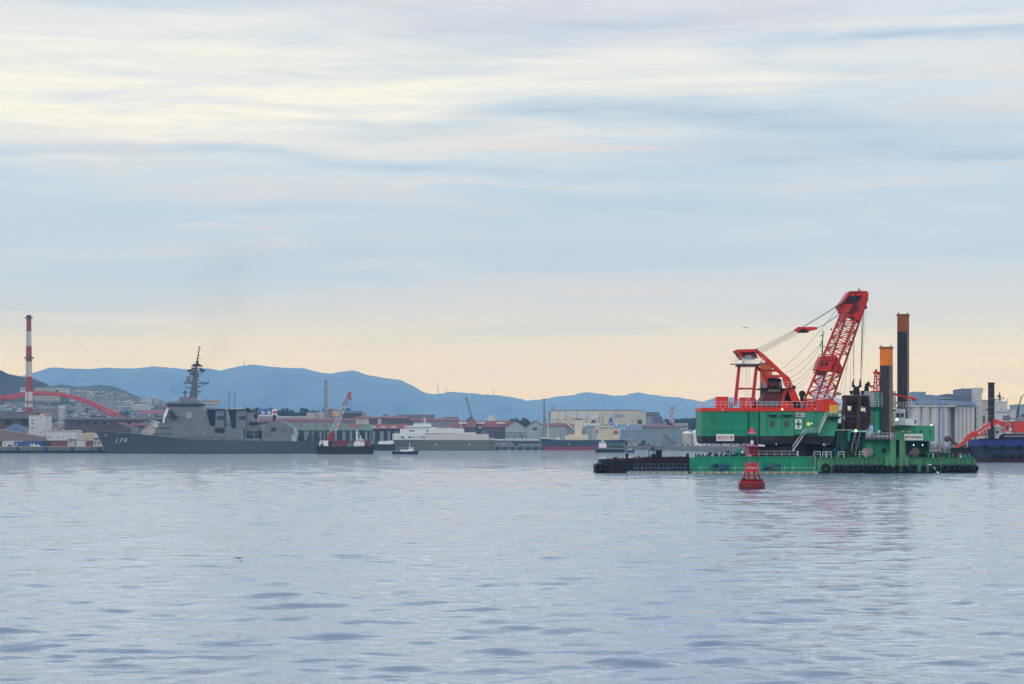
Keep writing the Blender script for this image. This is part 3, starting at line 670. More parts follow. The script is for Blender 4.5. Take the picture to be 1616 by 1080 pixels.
container(80.5, 93, 695.3, D, m_brc, 'reddish brown container next to the dark green one'); container(93.5, 106, 695.3, D, m_brc, 'reddish brown container next to the small cream hut')
container(121.5, 135, 695.5, D, m_white, 'white container below the beige sand heap'); container(135.6, 147, 695.5, D, m_brc, 'brown container between the white container and the white gatehouse')
def hut(a, b, t, D, label, wins):
    r = thing('hut', label, 'hut', Vector((XP((a + b) / 2, D), D + 3, LQ))); part('wall', MB().box(XP(a, D), XP(b, D), D, D + 6, LQ, ZP(t, D)), m_offw, r)
    part('roof', MB().prism([(a - .6, t), (a + 1, t - 1.6), (b - 1, t - 1.6), (b + .6, t)], D - .4, 6.8), m_darkroof, r); windows(r, D, wins); return r
hut(106.5, 118, 695, D, 'small cream hut between the brown and the white containers', [(110.5, 112.5, 697, 699)])
r = hut(147.6, 160.5, 693, D - 10, 'white two storey gatehouse left of the warship stem', [(149.5, 152, 697.5, 701), (155, 157.5, 697.5, 701), (150, 153.4, 689.9 + 3.6, 691.4 + 3.6)])
part('upper_floor', MB().prism([(149, 691.4), (150, 686.4), (157.5, 686.4), (159.5, 691.4)], D - 8, 4), m_white, r)
# lamp posts and fences omitted pieces of the yard are small: parked cars in a row
def car(px, D, mt, label, L=4.4, van=False):
    x = XP(px, D); z = LQ
    r = thing('parked_car' if not van else 'parked_van', label, 'car' if not van else 'van', (x, D, z), 'cars parked on the left quay')
    h = 1.45 if not van else 2.1; s = [(-L / 2, .35), (-L / 2, .85), (-L * .3, .95), (-L * .18, h), (L * .25, h), (L * .38, .95), (L / 2, .8), (L / 2, .35)] if not van else [(-L / 2, .35), (-L / 2, 1.1), (-L * .4, h), (L * .5, h), (L * .5, .35)]
    n = len(s); mb = MB().add([(x + a, D - .85, z + b) for a, b in s] + [(x + a, D + .85, z + b) for a, b in s], [tuple(range(n)), tuple(range(2 * n - 1, n - 1, -1))] + [(i, i + n, (i + 1) % n + n, (i + 1) % n) for i in range(n)])
    part('body', mb, mt, r); part('side_window', MB().box(x - L * .17, x + L * .24, D - .88, D - .8, z + .95, z + h - .12), m_glass, r)
    for k in (-.3, .3): part('wheel', MB().tube((x + k * L, D - .9, z + .34), (x + k * L, D + .9, z + .34), .34, None, 12), m_black, r)
m_cw = M('car_white', (225, 228, 230), .3, var=.02); m_cd = M('car_dark', (40, 42, 50), .3, var=.02); m_cr = M('car_red', (120, 40, 46), .3, var=.02); m_cs = M('car_silver', (160, 166, 172), .3, var=.02)
for px, mt, lab, van in ((1, m_cr, 'dark red car at the far left end of the quay', 0), (8, m_cw, 'white van beside the dark red car on the quay', 1), (15.5, m_cd, 'dark car right of the white van on the quay', 0), (24, m_cs, 'silver van parked below the leftmost blue container', 1), (31, m_cd, 'dark car right of the silver van on the quay', 0), (38.5, m_cd, 'dark car between another dark car and a dark red one', 0), (45.5, m_cr, 'dark red car next to the white cars below the blue containers', 0), (51, m_cw, 'white van next to a dark red car below the blue containers', 1), (59, m_cw, 'white car at the right end of the row of cars', 0)):
    car(px, 1356, mt, lab, 3.0 if not van else 3.1, bool(van))

# roofs between mill and ship
def hipshed(a, b, ridge, eave, D, dep, mw, mr, label, z0=None, front=False):
    z0 = LZ if z0 is None else z0
    r = thing('warehouse', label, 'warehouse', Vector((XP((a + b) / 2, D), D + dep / 2, z0)))
    if front: A, B = MB(), MB(); gable(A, B, a, b, ridge, eave, D, dep, z0); part('wall', A, mw, r); part('roof', B, mr, r)
    else: part('wall', MB().box(XP(a, D), XP(b, D), D, D + dep, z0, ZP(eave, D)), mw, r); m_ = MB(); roofx(m_, a, b, ridge, eave, D, dep); part('roof', m_, mr, r)
    return r
o = mesh('quay', MB().box(XP(172, 1640), XP(300, 1640), 1640, QD - .5, -2, LQ - .03), m_quay, (0, 0, 0)); o['kind'] = 'structure'
hipshed(161, 206, 666.8, 677.5, 1800, 40, m_mauve, M('maroon_roof', (94, 62, 66), .85, var=.15), 'dark maroon roofed shed in front of the mill, above the warship number', front=True)
hipshed(206, 228, 668, 672, 1850, 30, m_mauve, m_redroof, 'small dull red roofed shed behind the warship gun turret')
hipshed(222, 252, 668.5, 681, 1700, 30, m_offw, m_offw, 'cream gabled shed between the warship gun and its bridge', front=True)
hipshed(225, 247, 664.5, 668, 1900, 30, m_lilac, m_pgrey, 'small grey vaulted shed behind the cream gabled one', front=True)
hipshed(120, 166, 684, 687, 1640, 20, m_offw, m_offw, 'low pale shed roof behind the sand heap')

# ------------------------------------------------------------------ centre wharf
D = 2380.0
r = block('warehouse', 'long mauve warehouse with a thin red roofline behind the warship stern', 'warehouse', 392, 560, 664, D, 70, m_lilac, m_redroof, roof=660.5)
r = block('warehouse', 'tall dark mauve warehouse with pale end panels left of the car carrier', 'warehouse', 560, 640, 660.5, 2340, 60, m_mauve, m_redroof, roof=657.8)
for a, b in ((561, 582), (596, 602)): part('pale_panel', MB().pbox(a, b, 661, 671, 2340 - .25, .2), m_offw, r)
r = block('warehouse', 'pale grey warehouse with a thin red roofline behind the car carrier bridge', 'warehouse', 641, 722, 664, 2370, 60, m_lilac, m_redroof, roof=660.5)
r = block('shed', 'open fronted wharf shed with a broad faded red roof left of the car carrier', 'shed', 462, 640, 677, 2200, 50, m_dark, m_redroof, roof=669.5)
for a in range(468, 640, 12): part('post', MB().pbox(a, a + (3.6 if a % 5 else 5.2), 681, 696, 2199, .8), m_offw if a % 3 else m_lilac, r)
for a in (585, 601, 617): part('skylight', MB().add([P(a, 675.5, 2204), P(a + 9, 675.5, 2204), P(a + 7.5, 673.9, 2210) + Vector((0, 0, .5)), P(a + .5, 673.9, 2210) + Vector((0, 0, .5))], [(0, 1, 2, 3)]), m_offw, r)
def gantry(a, b, label, boxes):
    D = 2150.0; r = thing('overhead_crane', label, 'crane', base((a + b) / 2, D), 'mint green wharf cranes')
    part('girder', MB().pbox(a, b, 676, 679.3, D, 4).pbox(a, b, 675.2, 675.9, D, .5), m_greenc, r)
    for x, y in boxes: part('trolley', MB().prism([(x, 675.1), (x, 671), (x + 1.5, 669.6), (y - 1.5, 669.6), (y, 671), (y, 675.1)], D + .3, 4), m_greenc, r)
    for x in (a + 4, (a + b) / 2, b - 4): part('leg', MB().pbox(x, x + 1.4, 679.3, 702, D + .5, 1.2), m_greenc, r)
gantry(456, 515, 'mint green wharf crane girder just right of the warship after deck', [(457, 471), (478, 484), (487, 497), (500, 509)])
gantry(517, 588, 'mint green wharf crane girder behind the crane barge boom', [(517, 530), (540, 549), (571, 586)])
m_maroon = M('maroon_container', (118, 52, 62), .7, streak=.2)
gg = random.Random(3)
for i, a in enumerate(range(470, 618, 11)):
    mt = [m_brc, m_maroon, m_blc, m_grc][gg.randint(0, 3)]
    w = a + gg.uniform(6, 9.5); mb = MB().pbox(a, w, gg.uniform(694, 698), 703.2, 2075, 3); zz = 0
    nm = {m_brc.name: 'brown', m_maroon.name: 'maroon', m_blc.name: 'blue', m_grc.name: 'dark green'}[mt.name]
    loc_ = ['just right of the warship stern superstructure', 'behind the warship after deck', 'behind the crane barge cabin', 'behind the crane barge boom foot', 'behind the crane barge cargo', 'behind the crane barge mast', 'between the crane barge and the car carrier'][min(6, i * 7 // 14)]
    solo('cargo_crate', mb, mt, '%s cargo stack on the wharf, %s' % (nm, loc_), 'cargo', 'cargo stacks on the centre wharf')
# thin tall chimney
D = 2600.0
r = thing('chimney', 'thin grey brown chimney standing right of the warship', 'chimney', base(514.7, D)); cx = XP(514.8, D)
part('shaft', MB().tube((cx, D, LZ), (cx, D, ZP(599, D)), 2.6 * S(D), 1.9 * S(D), 14).tube((cx - 2.1 * S(D), D - 1.2, LZ), (cx - 1.6 * S(D), D - 1.2, ZP(601, D)), .9 * S(D), None, 8, 1), [M('concrete_shaft', (150, 140, 136), .85, var=.1, scale=.05, streak=.3, scol=(110, 100, 96)), m_steelg], r)
for py in (600.5, 618, 637, 655): part('platform', MB().tube((cx, D, ZP(py + .7, D)), (cx, D, ZP(py, D)), 3.2 * S(D), None, 12), m_steelg, r)
# city blocks behind centre
def cblock(label, a, b, t, D, mw, u=None, nx=0, ny=0, name='building', cat='building', mr=None, roof=None, dep=20):
    r = block(name, label, cat, a, b, t, D, dep, mw, mr, roof)
    if nx: wgrid(r, D, a, b, t + .8, u, nx, ny)
    return r
r = cblock('white store with a big blue sign carrying two white rings, behind the warship stern', 404.5, 437, 656.5, 2700, m_white, 661.5, 12, 1)
part('sign_board', MB().pbox(409, 429.2, 646, 655, 2698, .8), m_signblue, r); part('sign_frame', MB().pbox(408.6, 437, 655.001, 656.4, 2698, 2), m_signw, r)
part('sign_board', MB().pbox(429.2, 437, 646, 655, 2698.1, .8), m_signw, r, 'white sign panel with red lettering')
for cx_ in (415.6, 424.9):
    mb = MB(); n = 15; R1, R2 = 2.75, 1.15; pts = []
    for i in range(n + 1):
        a = math.radians(68 + 305 * i / n); wv = .5 + .5 * math.sin(math.pi * i / n) ** .5
        pts.append((P(cx_ + R1 * math.cos(a), 651 - R1 * math.sin(a), 2697.6), P(cx_ + .3 + (R1 - (R1 - R2) * wv) * math.cos(a), 651 - .3 - (R1 - (R1 - R2) * wv) * math.sin(a), 2697.6)))
    for (a0, b0), (a1, b1) in zip(pts[:-1], pts[1:]): mb.add([a0, b0, b1, a1], [(0, 1, 2, 3)])
    part('ring_emblem', mb, m_signw, r)
for i in range(3): part('red_lettering', MB().tube(P(430.4 + i * 2.2, 652.8, 2697.5), P(431.5 + i * 2.2, 648.6, 2697.5), .55, None, 4).tube(P(431.5 + i * 2.2, 648.6, 2697.5), P(432.4 + i * 2.2, 652.8, 2697.5), .55, None, 4), m_signr, r)
cblock('long low white building right of the blue ring sign', 437.5, 463, 658, 2690, m_white, 661.5, 10, 1)
cblock('long low white building further right of the blue ring sign', 464, 483, 657.5, 2680, m_white, 661.5, 6, 1, mr=m_greenc)
cblock('cream block left of the thin grey chimney', 484, 498, 652.5, 2660, m_offw); cblock('pale tan block next to the thin grey chimney', 498.5, 511, 651.5, 2665, m_offw)
cblock('grey multi level building behind the thin grey chimney', 508, 526, 646, 2720, m_lilac, 660, 5, 3)
cblock('ochre fronted building right of the thin grey chimney', 524.5, 536, 648, 2660, m_lilac)
r = bpy.data.objects[list(WL)[-1]].parent; part('ochre_panel', MB().pbox(525, 535, 648.4, 657.6, 2659.5, .4), m_orange_p, r)
cblock('dark blue grey hall with a curved roof behind the crane barge boom', 537, 569, 652.5, 2600, m_darkroof, mr=M('slate_hall', (74, 82, 106), .8), roof=648.5)
cblock('dark blue tower block on the hall behind the crane barge boom', 540, 551, 645.5, 2640, M('slate_wall', (72, 82, 110), .8), 652, 3, 1)
for i, (a, b, t) in enumerate(((571, 577, 653.5), (604, 611, 654.5), (620, 627, 657))): cblock(['small pinkish block left of the car carrier, nearest the crane boom', 'small pinkish block midway between the crane boom and the car carrier bridge', 'small pinkish block just left of the long grey flats'][i], a, b, t, 2800, hue['pinkish'])
r = cblock('long row of grey flats above the car carrier bridge', 627.5, 685.5, 655.3, 3000, m_lilac, 661, 18, 2, name='apartment_block', cat='apartment block')
cblock('white pavilion on the skyline right of the lattice crane', 770, 781, 656, 2900, m_white); cblock('pale low block behind the red roofs left of the white pavilion', 700, 722, 659, 2950, m_lilac, 661, 8, 1)
# hazy treeline on the skyline
mb = MB(); gg = random.Random(15)
for _ in range(120):
    px = gg.choice([gg.uniform(385, 520), gg.uniform(385, 520), gg.uniform(600, 860), gg.uniform(1060, 1110)]); D = gg.uniform(2850, 3100)
    zt = ZP(gg.uniform(660, 664.5), D); x = XP(px, D)
    if px < 520: zt = ZP(gg.uniform(645, 655), D)
    
    for q in range(4): crowns(mb, x + gg.uniform(-14, 14), D, zt - 3 - gg.random() * 9, gg.uniform(2.5, 6), 45, gg, 1.5); 
    mb.tube((x, D, LZ), (x, D, zt - 6), .8, .5, 5)
solo('tree_line', mb, m_tree, 'hazy line of trees on the skyline behind the wharf buildings', 'tree line', kind='stuff')
# hut crane on the skyline
D = 2500.0
def lattice_boom(r, a, b, wa, wb, D, n, t, mts, dep=2.5, name='boom', splits=None):
    """four-chord lattice from pixel a to pixel b; mts: list of (from, to, material)"""
    A, B = P(a[0], a[1], D), P(b[0], b[1], D); d = (B - A).normalized(); nrm = Vector((-d.z, 0, d.x))
    for f0, f1, mt in mts:
        mb = MB(); k = max(1, round(n * (f1 - f0)))
        def c(f, s, u): w = wa + (wb - wa) * f; return A.lerp(B, f) + nrm * s * w / 2 + Vector((0, u * dep * (1 - .5 * f) / 2, 0))
        ch = {(s, u): (c(f0, s, u), c(f1, s, u)) for s in (-1, 1) for u in (-1, 1)}
        for q in ch.values(): mb.tube(q[0], q[1], t * 1.4, None, 4)
        mb.truss(ch[(-1, -1)], ch[(1, -1)], k, t); mb.truss(ch[(-1, 1)], ch[(1, 1)], k, t); mb.truss(ch[(-1, -1)], ch[(-1, 1)], k, t); mb.truss(ch[(1, -1)], ch[(1, 1)], k, t)
        part(name, mb, mt, r)
r = thing('lattice_crane', 'thin rust brown lattice crane leaning left above the red roofs', 'crane', base(745, D))
m_rustc = M('rust_brown_steel', (122, 84, 78), .8, var=.2)
lattice_boom(r, (745.5, 664), (735.5, 627.5), 3.2, 1.8, D, 12, .22, [(0, 1, m_rustc)])
part('boom_head', MB().pbox(734.6, 737.4, 627, 630, D - 1, 2), m_rustc, r); part('back_stay', MB().tube(P(747.5, 664, D), P(736, 628, D), .2), m_rustc, r)
part('body', MB().pbox(741, 750, 662, 668, D - 2, 5), m_rustc, r); part('support', MB().pbox(742, 749, 668.01, 703, D - 1.5, 4), m_steelg, r)
# masts on the ridge
for px, t, u in ((691, 604, 622), (704, 612, 621), (778.5, 613.5, 622.5), (991, 617, 626), (385.5, 568, 578)):
    D = 11300.0 if px < 900 else 13500.0; mb = MB(); x = XP(px, D)
    mb.tube((x - 3, D, ZP(u + 4, D)), (x, D, ZP(t, D)), 1.6, .7, 4).tube((x + 3, D, ZP(u + 4, D)), (x, D, ZP(t, D)), 1.6, .7, 4)
    for k in range(6): z = ZP(u + (t - u) * k / 6, D); mb.tube((x - 3 + k * .5, D, z), (x + 3 - k * .5, D, z), .7, None, 4)
    solo('radio_mast', mb, m_steelg, {691: 'tallest radio mast on the mountain saddle left of the lattice crane', 704: 'short radio mast right beside the tallest one', 778.5: 'radio mast on the ridge right of the lattice crane', 991: 'radio mast on the pale far mountain beside its peak', 385.5: 'thin radio mast on the ridge above the warship funnels'}[px], 'radio mast')
# red roofed gabled warehouses
D = 2240.0
r = thing('warehouse', 'wide red roofed warehouse with two skylights behind the car carrier funnel', 'warehouse', base(770, D))
part('wall', MB().box(XP(716, D), XP(797.5, D), D + 2, D + 60, LZ, ZP(674, D)), m_mauve, r)
mb = MB(); ze, zr = ZP(674.5, D), ZP(664.3, D + 30); x0, x1 = XP(711, D), XP(799, D)
mb.add([(x0, D + .5, ze), (x1, D + .5, ze), (XP(812, D), D + 30, zr), (XP(722, D), D + 30, zr), (x1, D + 62, ze), (x0, D + 62, ze)], [(0, 1, 2, 3), (3, 2, 4, 5), (0, 3, 5), (1, 4, 2)]); part('roof', mb, m_redroof, r)
for a in (723, 751, 783): part('skylight', MB().add([P(a, 670, D + 10) + Vector((0, -.4, .6)), P(a + 13, 670, D + 10) + Vector((0, -.4, .6)), P(a + 15, 667.4, D + 18) + Vector((0, 0, .7)), P(a + 2, 667.4, D + 18) + Vector((0, 0, .7))], [(0, 1, 2, 3)]), m_offw, r)
for i, (a, b) in enumerate(((797.5, 829), (829.3, 861))):
    r = thing('warehouse', ['grey gabled warehouse with a red roof, nearer the car carrier', 'grey gabled warehouse with a red roof, nearer the bulk carrier bow'][i], 'warehouse', base((a + b) / 2, D))
    A, B = MB(), MB(); gable(A, B, a, b, 664.8, 674.5, D, 70, None, 1, .7); part('wall', A, m_pgrey, r); part('roof', B, m_redroof, r)
r = hipshed(861.5, 896, 668, 672.5, 2230, 40, m_pgrey, m_redroof, 'pale grey shed with a thin red roof behind the bulk carrier mast')
r = hipshed(920, 946, 668, 672.5, 2230, 40, m_pgrey, m_pgrey, 'pale grey shed between the ship crane and the ship bridge')
r = hipshed(896, 920, 670, 674, 2225, 40, m_lilac, m_redroof, 'grey shed directly behind the ship crane pedestal')
# dark pipe rack and conveyor before the gables
D = 2130.0
r = thing('pipe_rack', 'dark steel trestle with sloping braces in front of the grey gabled warehouses', 'trestle', base(796, D)); mb = MB()
for y in (0, 6):
    mb.tube(P(762, 683, D + y), P(831, 683, D + y), .35, None, 4); mb.tube(P(762, 689, D + y), P(831, 689, D + y), .35, None, 4)
    mb.truss((P(762, 683, D + y), P(831, 683, D + y)), (P(762, 689, D + y), P(831, 689, D + y)), 20, .2)
part('truss', mb, m_black, r)
for px in (764, 776, 788, 800, 812, 824, 830): part('leg', MB().tube(P(px, 689, D + 3), P(px, 703.5, D + 3), .4, None, 4), m_black, r)
part('stair', MB().beam(P(820, 683, D - 1), P(829, 700, D - 1), 1.0), m_black, r)
r = hipshed(781, 858, 693, 695.5, 2110, 20, m_lilac, m_pgrey, 'low pale shed behind the car carrier stern'); windows(r, 2110, [(808, 852, 697, 700.5)])
# big cream warehouse
D = 2420.0
r = thing('warehouse', 'biggest cream warehouse with a curved roofline and blue lettering behind the bulk carrier', 'warehouse', base(945, D))
part('wall', MB().prism([(870, 705), (870, 649), (900, 648.2), (950, 647.7), (1000, 648), (1019, 650.2), (1019, 705)], D, 90), m_cream, r)
part('roof_edge', MB().prism([(869.6, 649), (900, 648.2), (950, 647.7), (1000, 648), (1019.4, 650.2), (1019.4, 649.3), (1000, 647), (950, 646.7), (900, 647.2), (869.6, 648)], D - .4, 91), m_steelg, r)
for px in (892.5, 909.5, 926, 945): part('downpipe', MB().pbox(px, px + .7, 649.5, 671, D - .3, .25), m_steelg, r)
part('blue_base', MB().pbox(962, 1019.1, 670, 690, D - .35, .3), m_bluep, r)
part('pale_panel', MB().pbox(871, 945.5, 650, 660, D - .12, .1), m_white, r)
for i, (x, y) in enumerate(((996.5, 664), (1002.3, 661), (1007.8, 657.4), (1013.5, 654.5), (991, 670.5), (985, 675.5), (979, 676), (973, 670), (967, 673))):
    mb = MB().tube(P(x, y, D - .4), P(x, y, D - .6), 1.3 * S(D), None, 12).prism([(x - .5, y + 1.5), (x + .5, y + 1.5), (x + .3, y + 2.3), (x - .3, y + 2.3)], D - .6, .2); part('balloon_mark', mb, m_lblue if y < 669 else m_signw, r)
TXT = []
TXT.append(lambda r=r, D=D: text('lettering', 'uton', P(975.8, 655.8, D - .5), 8.0 * S(D) / .72 * .8, m_lblue, r, bold=.2, width=14.5 * S(D)))
D = 2900.0
r = thing('apartment_block', 'stepped grey block of flats right of the big cream warehouse', 'apartment block', base(1035, D)); A = MB()
steps = [(1019, 1041, 650.5), (1041, 1044.5, 656), (1044.5, 1047, 661), (1047, 1052, 666)]
for a, b, t in steps: A.box(XP(a, D), XP(b, D) - .01, D, D + 14, LZ, ZP(t, D))
part('wall', A, m_lilac, r)
for j, yy in enumerate((652, 655.4, 658.8, 662.2, 665.6)):
    b = [1040.5, 1040.5, 1043.8, 1046.5, 1046.5][j]; part('balcony_row', MB().pbox(1020 if j < 2 else 1029, b, yy, yy + 1.7, D - .5, .45), m_glass, r)
D = 2300.0
r = thing('sign_tower', 'tall sign tower with three square red and white characters', 'sign tower', base(1060, D))
part('frame', MB().pbox(1057, 1057.6, 642, 703.5, D, .5).pbox(1062.8, 1063.4, 642, 703.5, D, .5).pbox(1057, 1063.4, 667, 668, D + .5, .4), m_steelg, r)
for k, (t, u) in enumerate(((641.8, 648.8), (652.6, 658.4), (661.4, 667.2))):
    s = part('sign_panel', MB().pbox(1056.6, 1063.7, t, u, D - .4, .35), M('sign_pale', (190, 186, 200), .6, var=.03), r)
    TXT.append(lambda c='鋼圧板'[k], t=t, u=u, r=r, D=D: text('character', c, P(1060.1, (t + u) / 2, D - .45), 6.6 * S(D), m_signr, r, bold=.12, width=6.2 * S(D)))
r = hipshed(1019.5, 1073, 671.5, 674, 2350, 60, m_lilac, m_redroof, 'grey upper warehouse with a thin reddish roof edge below the sign tower')
r = block('warehouse', 'low blue grey warehouse with an outside stair right of the bulk carrier', 'warehouse', 986, 1077, 680.5, 2160, 70, m_bgrey, m_bgrey)
part('stair', MB().beam(P(1047, 686, 2158), P(1062, 702, 2158), .9).beam(P(1049.5, 684, 2158), P(1064.5, 701, 2158), .3), m_rustc, r); part('stair_rail', MB().beam(P(1048, 683, 2157.5), P(1063, 699, 2157.5), .25), m_rustc, r)
r = block('warehouse', 'light blue annexe at the left end of the blue grey warehouse', 'warehouse', 976, 986, 681, 2170, 50, m_bluep, m_bluep)
r = block('shed', 'small pale shed below the light blue annexe', 'shed', 984, 1003, 694.5, 2120, 20, m_lilac, m_pgrey); part('door', MB().pbox(977 + 9, 981 + 9, 696, 703.5, 2119.9, .3), m_dark, r)
cblock('pale blue louvred plant building right of the sign tower', 1064, 1086, 669, 2600, m_pgrey, 677, 8, 1)
cblock('low green roofed shed between the sign tower and the tanks', 1073, 1092, 679, 2380, m_offw, mr=m_greenc)
D = 3000.0
r = block('apartment_block', 'grey balcony flats left of the dredger house', 'apartment block', 1094, 1112, 660.5, D, 16, m_lilac); r_ = r
for j in range(5): part('balcony_row', MB().pbox(1095, 1111.5, 662 + j * 3.3, 663.6 + j * 3.3, D - .5, .45), m_glass, r)
part('stair_tower', MB().pbox(1100, 1112, 658.3, 660.2, D + 3, 8), m_lilac, r)
D = 2130.0
for i, (px, rp, t, lab) in enumerate(((1106, 13, 681, 'large white storage tank just left of the dredger house'), (1085, 7.5, 684, 'small pinkish white storage tank beside the large white tank'))):
    r = thing('storage_tank', lab, 'tank', base(px, D)); rr = rp * S(D); cx = XP(px, D); h = ZP(t, D) - LZ
    part('shell', MB().lathe((cx, D + rr, LZ), [(rr, 0), (rr, h)], 28), m_signw if i == 0 else m_offw, r, sm=40)
    part('dome', MB().lathe((cx, D + rr, LZ + h + .01), [(rr, 0), (rr * .8, 1.0), (rr * .4, 1.9), (.2, 2.2)], 28), m_signw, r, sm=60)
    part('stair', MB().path([(cx + rr * 1.03 * math.sin(a), D + rr - rr * 1.03 * math.cos(a), LZ + h * (a + 1.2) / 2.4) for a in np.linspace(-1.2, 1.2, 9)], .2), m_steelg, r)
# gas/vent stack by the gable warehouses
D = 2210.0
r = thing('vent_tower', 'slender grey steel vent tower behind the bulk carrier bow', 'tower', base(859, D)); mb = MB()
for s in (-1, 1):
    for u in (-1, 1): mb.tube((XP(859 + s * 2.2, D), D + u * 1.6, LZ), (XP(859 + s * .8, D), D + u * .6, ZP(631, D)), .28, None, 4)
for k in range(16):
    f = k / 16; z = LZ + (ZP(631, D) - LZ) * f; w = 2.2 - 1.4 * f; mb.tube((XP(859 - w, D), D - 1.4, z), (XP(859 + w, D), D - 1.4, z + 2), .18, None, 4).tube((XP(859 + w, D), D - 1.4, z), (XP(859 - w, D), D - 1.4, z + 2), .18, None, 4)
part('lattice', mb, m_steelg, r); part('flue', MB().tube((XP(859, D), D, LZ), (XP(859, D), D, ZP(629.5, D)), 1.0, None, 10), m_offw, r)
part('platform', MB().pbox(856.8, 861.2, 629.8, 631.4, D - 2, 4).pbox(857.4, 860.6, 661, 664, D - 2, 4), m_steelg, r)
r = thing('roof_sign_frame', 'small red frame on the left corner of the big cream warehouse roof', 'sign', Vector((XP(872.5, 2425), 2425, ZP(648.8, 2425)))); mb = MB()
for px in (870.5, 872.5, 875): mb.tube(P(px, 648.8, 2425), P(px, 642, 2425), .3, None, 4)
for py in (642, 644.4, 646.5): mb.tube(P(870, py, 2425), P(875.6, py, 2425), .3, None, 4)
part('frame', mb, m_red, r)
cblock('dark windowed block at the left corner of the big cream warehouse', 866.5, 870, 650, 2500, m_lilac, 664, 2, 5)

# wharf clutter right of the bulk carrier and quay fenders
gg = random.Random(12)
for i in range(26):
    px = 1000 + i * 7.6 + gg.uniform(-1, 1); D = 2064; w = gg.uniform(2, 5); mt = gg.choice([m_brc, m_sand, m_offw, m_grc, m_redroof, m_orange_p])
    nm = {m_brc.name: 'brown', m_sand.name: 'beige', m_offw.name: 'pale', m_grc.name: 'dark green', m_redroof.name: 'red', m_orange_p.name: 'orange'}[mt.name]
    wh = 'under the outside stair' if px < 1070 else ('beside the white tanks' if px < 1110 else 'seen under the dredger house')
    solo('cargo_crate', MB().pbox(px, px + w, gg.uniform(699.8, 702.2), 703.62, D, 2.5), mt, '%s crate on the far wharf edge %s' % (nm, wh), 'crate', 'crates along the far wharf edge')
mb = MB()
for px in list(range(445, 620, 14)) + list(range(782, 856, 12)) + [1027, 1057, 1086, 1117, 1150, 1180]:
    mb.box(XP(px, QD), XP(px + 6, QD), QD - 1.2, QD - .01, .4, 3.2)
solo('quay_fender', mb, m_black, 'row of black rubber fenders bolted along the far quay wall', 'fenders', kind='stuff')

# steam from the works
def plume(name, label, pts, D, col, dens, cat, noise_scale, vis=True):
    mb = MB(); n = 14; vs = []; fs = []
    for k, (px, py, r) in enumerate(pts):
        c = P(px, py, D)
        for i in range(n): a = 2 * math.pi * i / n; vs.append((c.x + r * math.cos(a), c.y + r * math.sin(a), c.z))
    for k in range(len(pts) - 1):
        for i in range(n): j = (i + 1) % n; fs.append((k * n + i, k * n + j, k * n + n + j, k * n + n + i))
    fs += [tuple(range(n - 1, -1, -1)), tuple(range(len(vs) - n, len(vs)))]; mb.add(vs, fs)
    m = bpy.data.materials.new(name); m.use_nodes = True; nt = m.node_tree; nt.nodes.clear(); N = nt.nodes.new; L = nt.links.new
    out = N('ShaderNodeOutputMaterial'); v = N('ShaderNodeVolumePrincipled'); L(v.outputs[0], out.inputs['Volume']); v.inputs['Color'].default_value = (*col, 1)
    tc = N('ShaderNodeTexCoord'); nz = N('ShaderNodeTexNoise'); nz.inputs['Scale'].default_value = noise_scale; nz.inputs['Detail'].default_value = 3; L(tc.outputs['Object'], nz.inputs[0])
    mr = N('ShaderNodeMapRange'); L(nz.outputs['Fac'], mr.inputs[0]); mr.inputs[1].default_value = .42; mr.inputs[2].default_value = .62; mr.inputs[4].default_value = dens; L(mr.outputs[0], v.inputs['Density'])
    return solo(name, mb, m, label, cat, kind='stuff')
plume('steam', 'thin column of white steam rising from the works in front of the mill', [(97, 681, 2.2), (97, 675, 2.4), (96.5, 668, 2.8), (97.5, 660, 2.6), (98, 650, 3.0), (98.5, 640, 3.4)], 1520, (1, 1, 1), .16, 'steam', .5)
plume('steam', 'low drifting patch of white steam left of the steam column', [(84, 681, 3), (85, 675, 5), (88, 669, 4), (91, 664, 2)], 1530, (1, 1, 1), .06, 'steam', .35)

# doors, louvres and stains on the big sheds
gg = random.Random(61)
for o in [o for o in bpy.data.objects if o.get('category') in ('warehouse', 'factory', 'shed') and o.type == 'EMPTY']:
    wl = [q for q in o.children if q.name.startswith('wall')]
    if not wl: continue
    v = np.array([q.co[:] for q in wl[0].data.vertices]) + np.array(WL[o.name]); x0, x1, yf, z0, z1 = v[:, 0].min(), v[:, 0].max(), v[:, 1].min(), v[:, 2].min(), v[:, 2].max()
    if x1 - x0 < 14: continue
    n = min(9, int((x1 - x0) / 13))
    for i in range(n):
        xc = x0 + (x1 - x0) * (i + gg.uniform(.25, .75)) / n; k = gg.random(); H = z1 - z0
        if k < .35: part('door', MB().box(xc - 2.2, xc + 2.2, yf - .12, yf + .1, z0 + .05, z0 + min(5.5, H * .45)), gg.choice([m_dark, m_bluep, m_lilac]), o)
        elif k < .75: part('louvre', MB().box(xc - gg.uniform(1.5, 4), xc + gg.uniform(1.5, 4), yf - .1, yf + .1, z0 + H * .62, z0 + H * .74), m_glass, o)
        else: part('downpipe', MB().box(xc - .25, xc + .25, yf - .4, yf - .02, z0, z0 + H * .86), m_steelg, o)
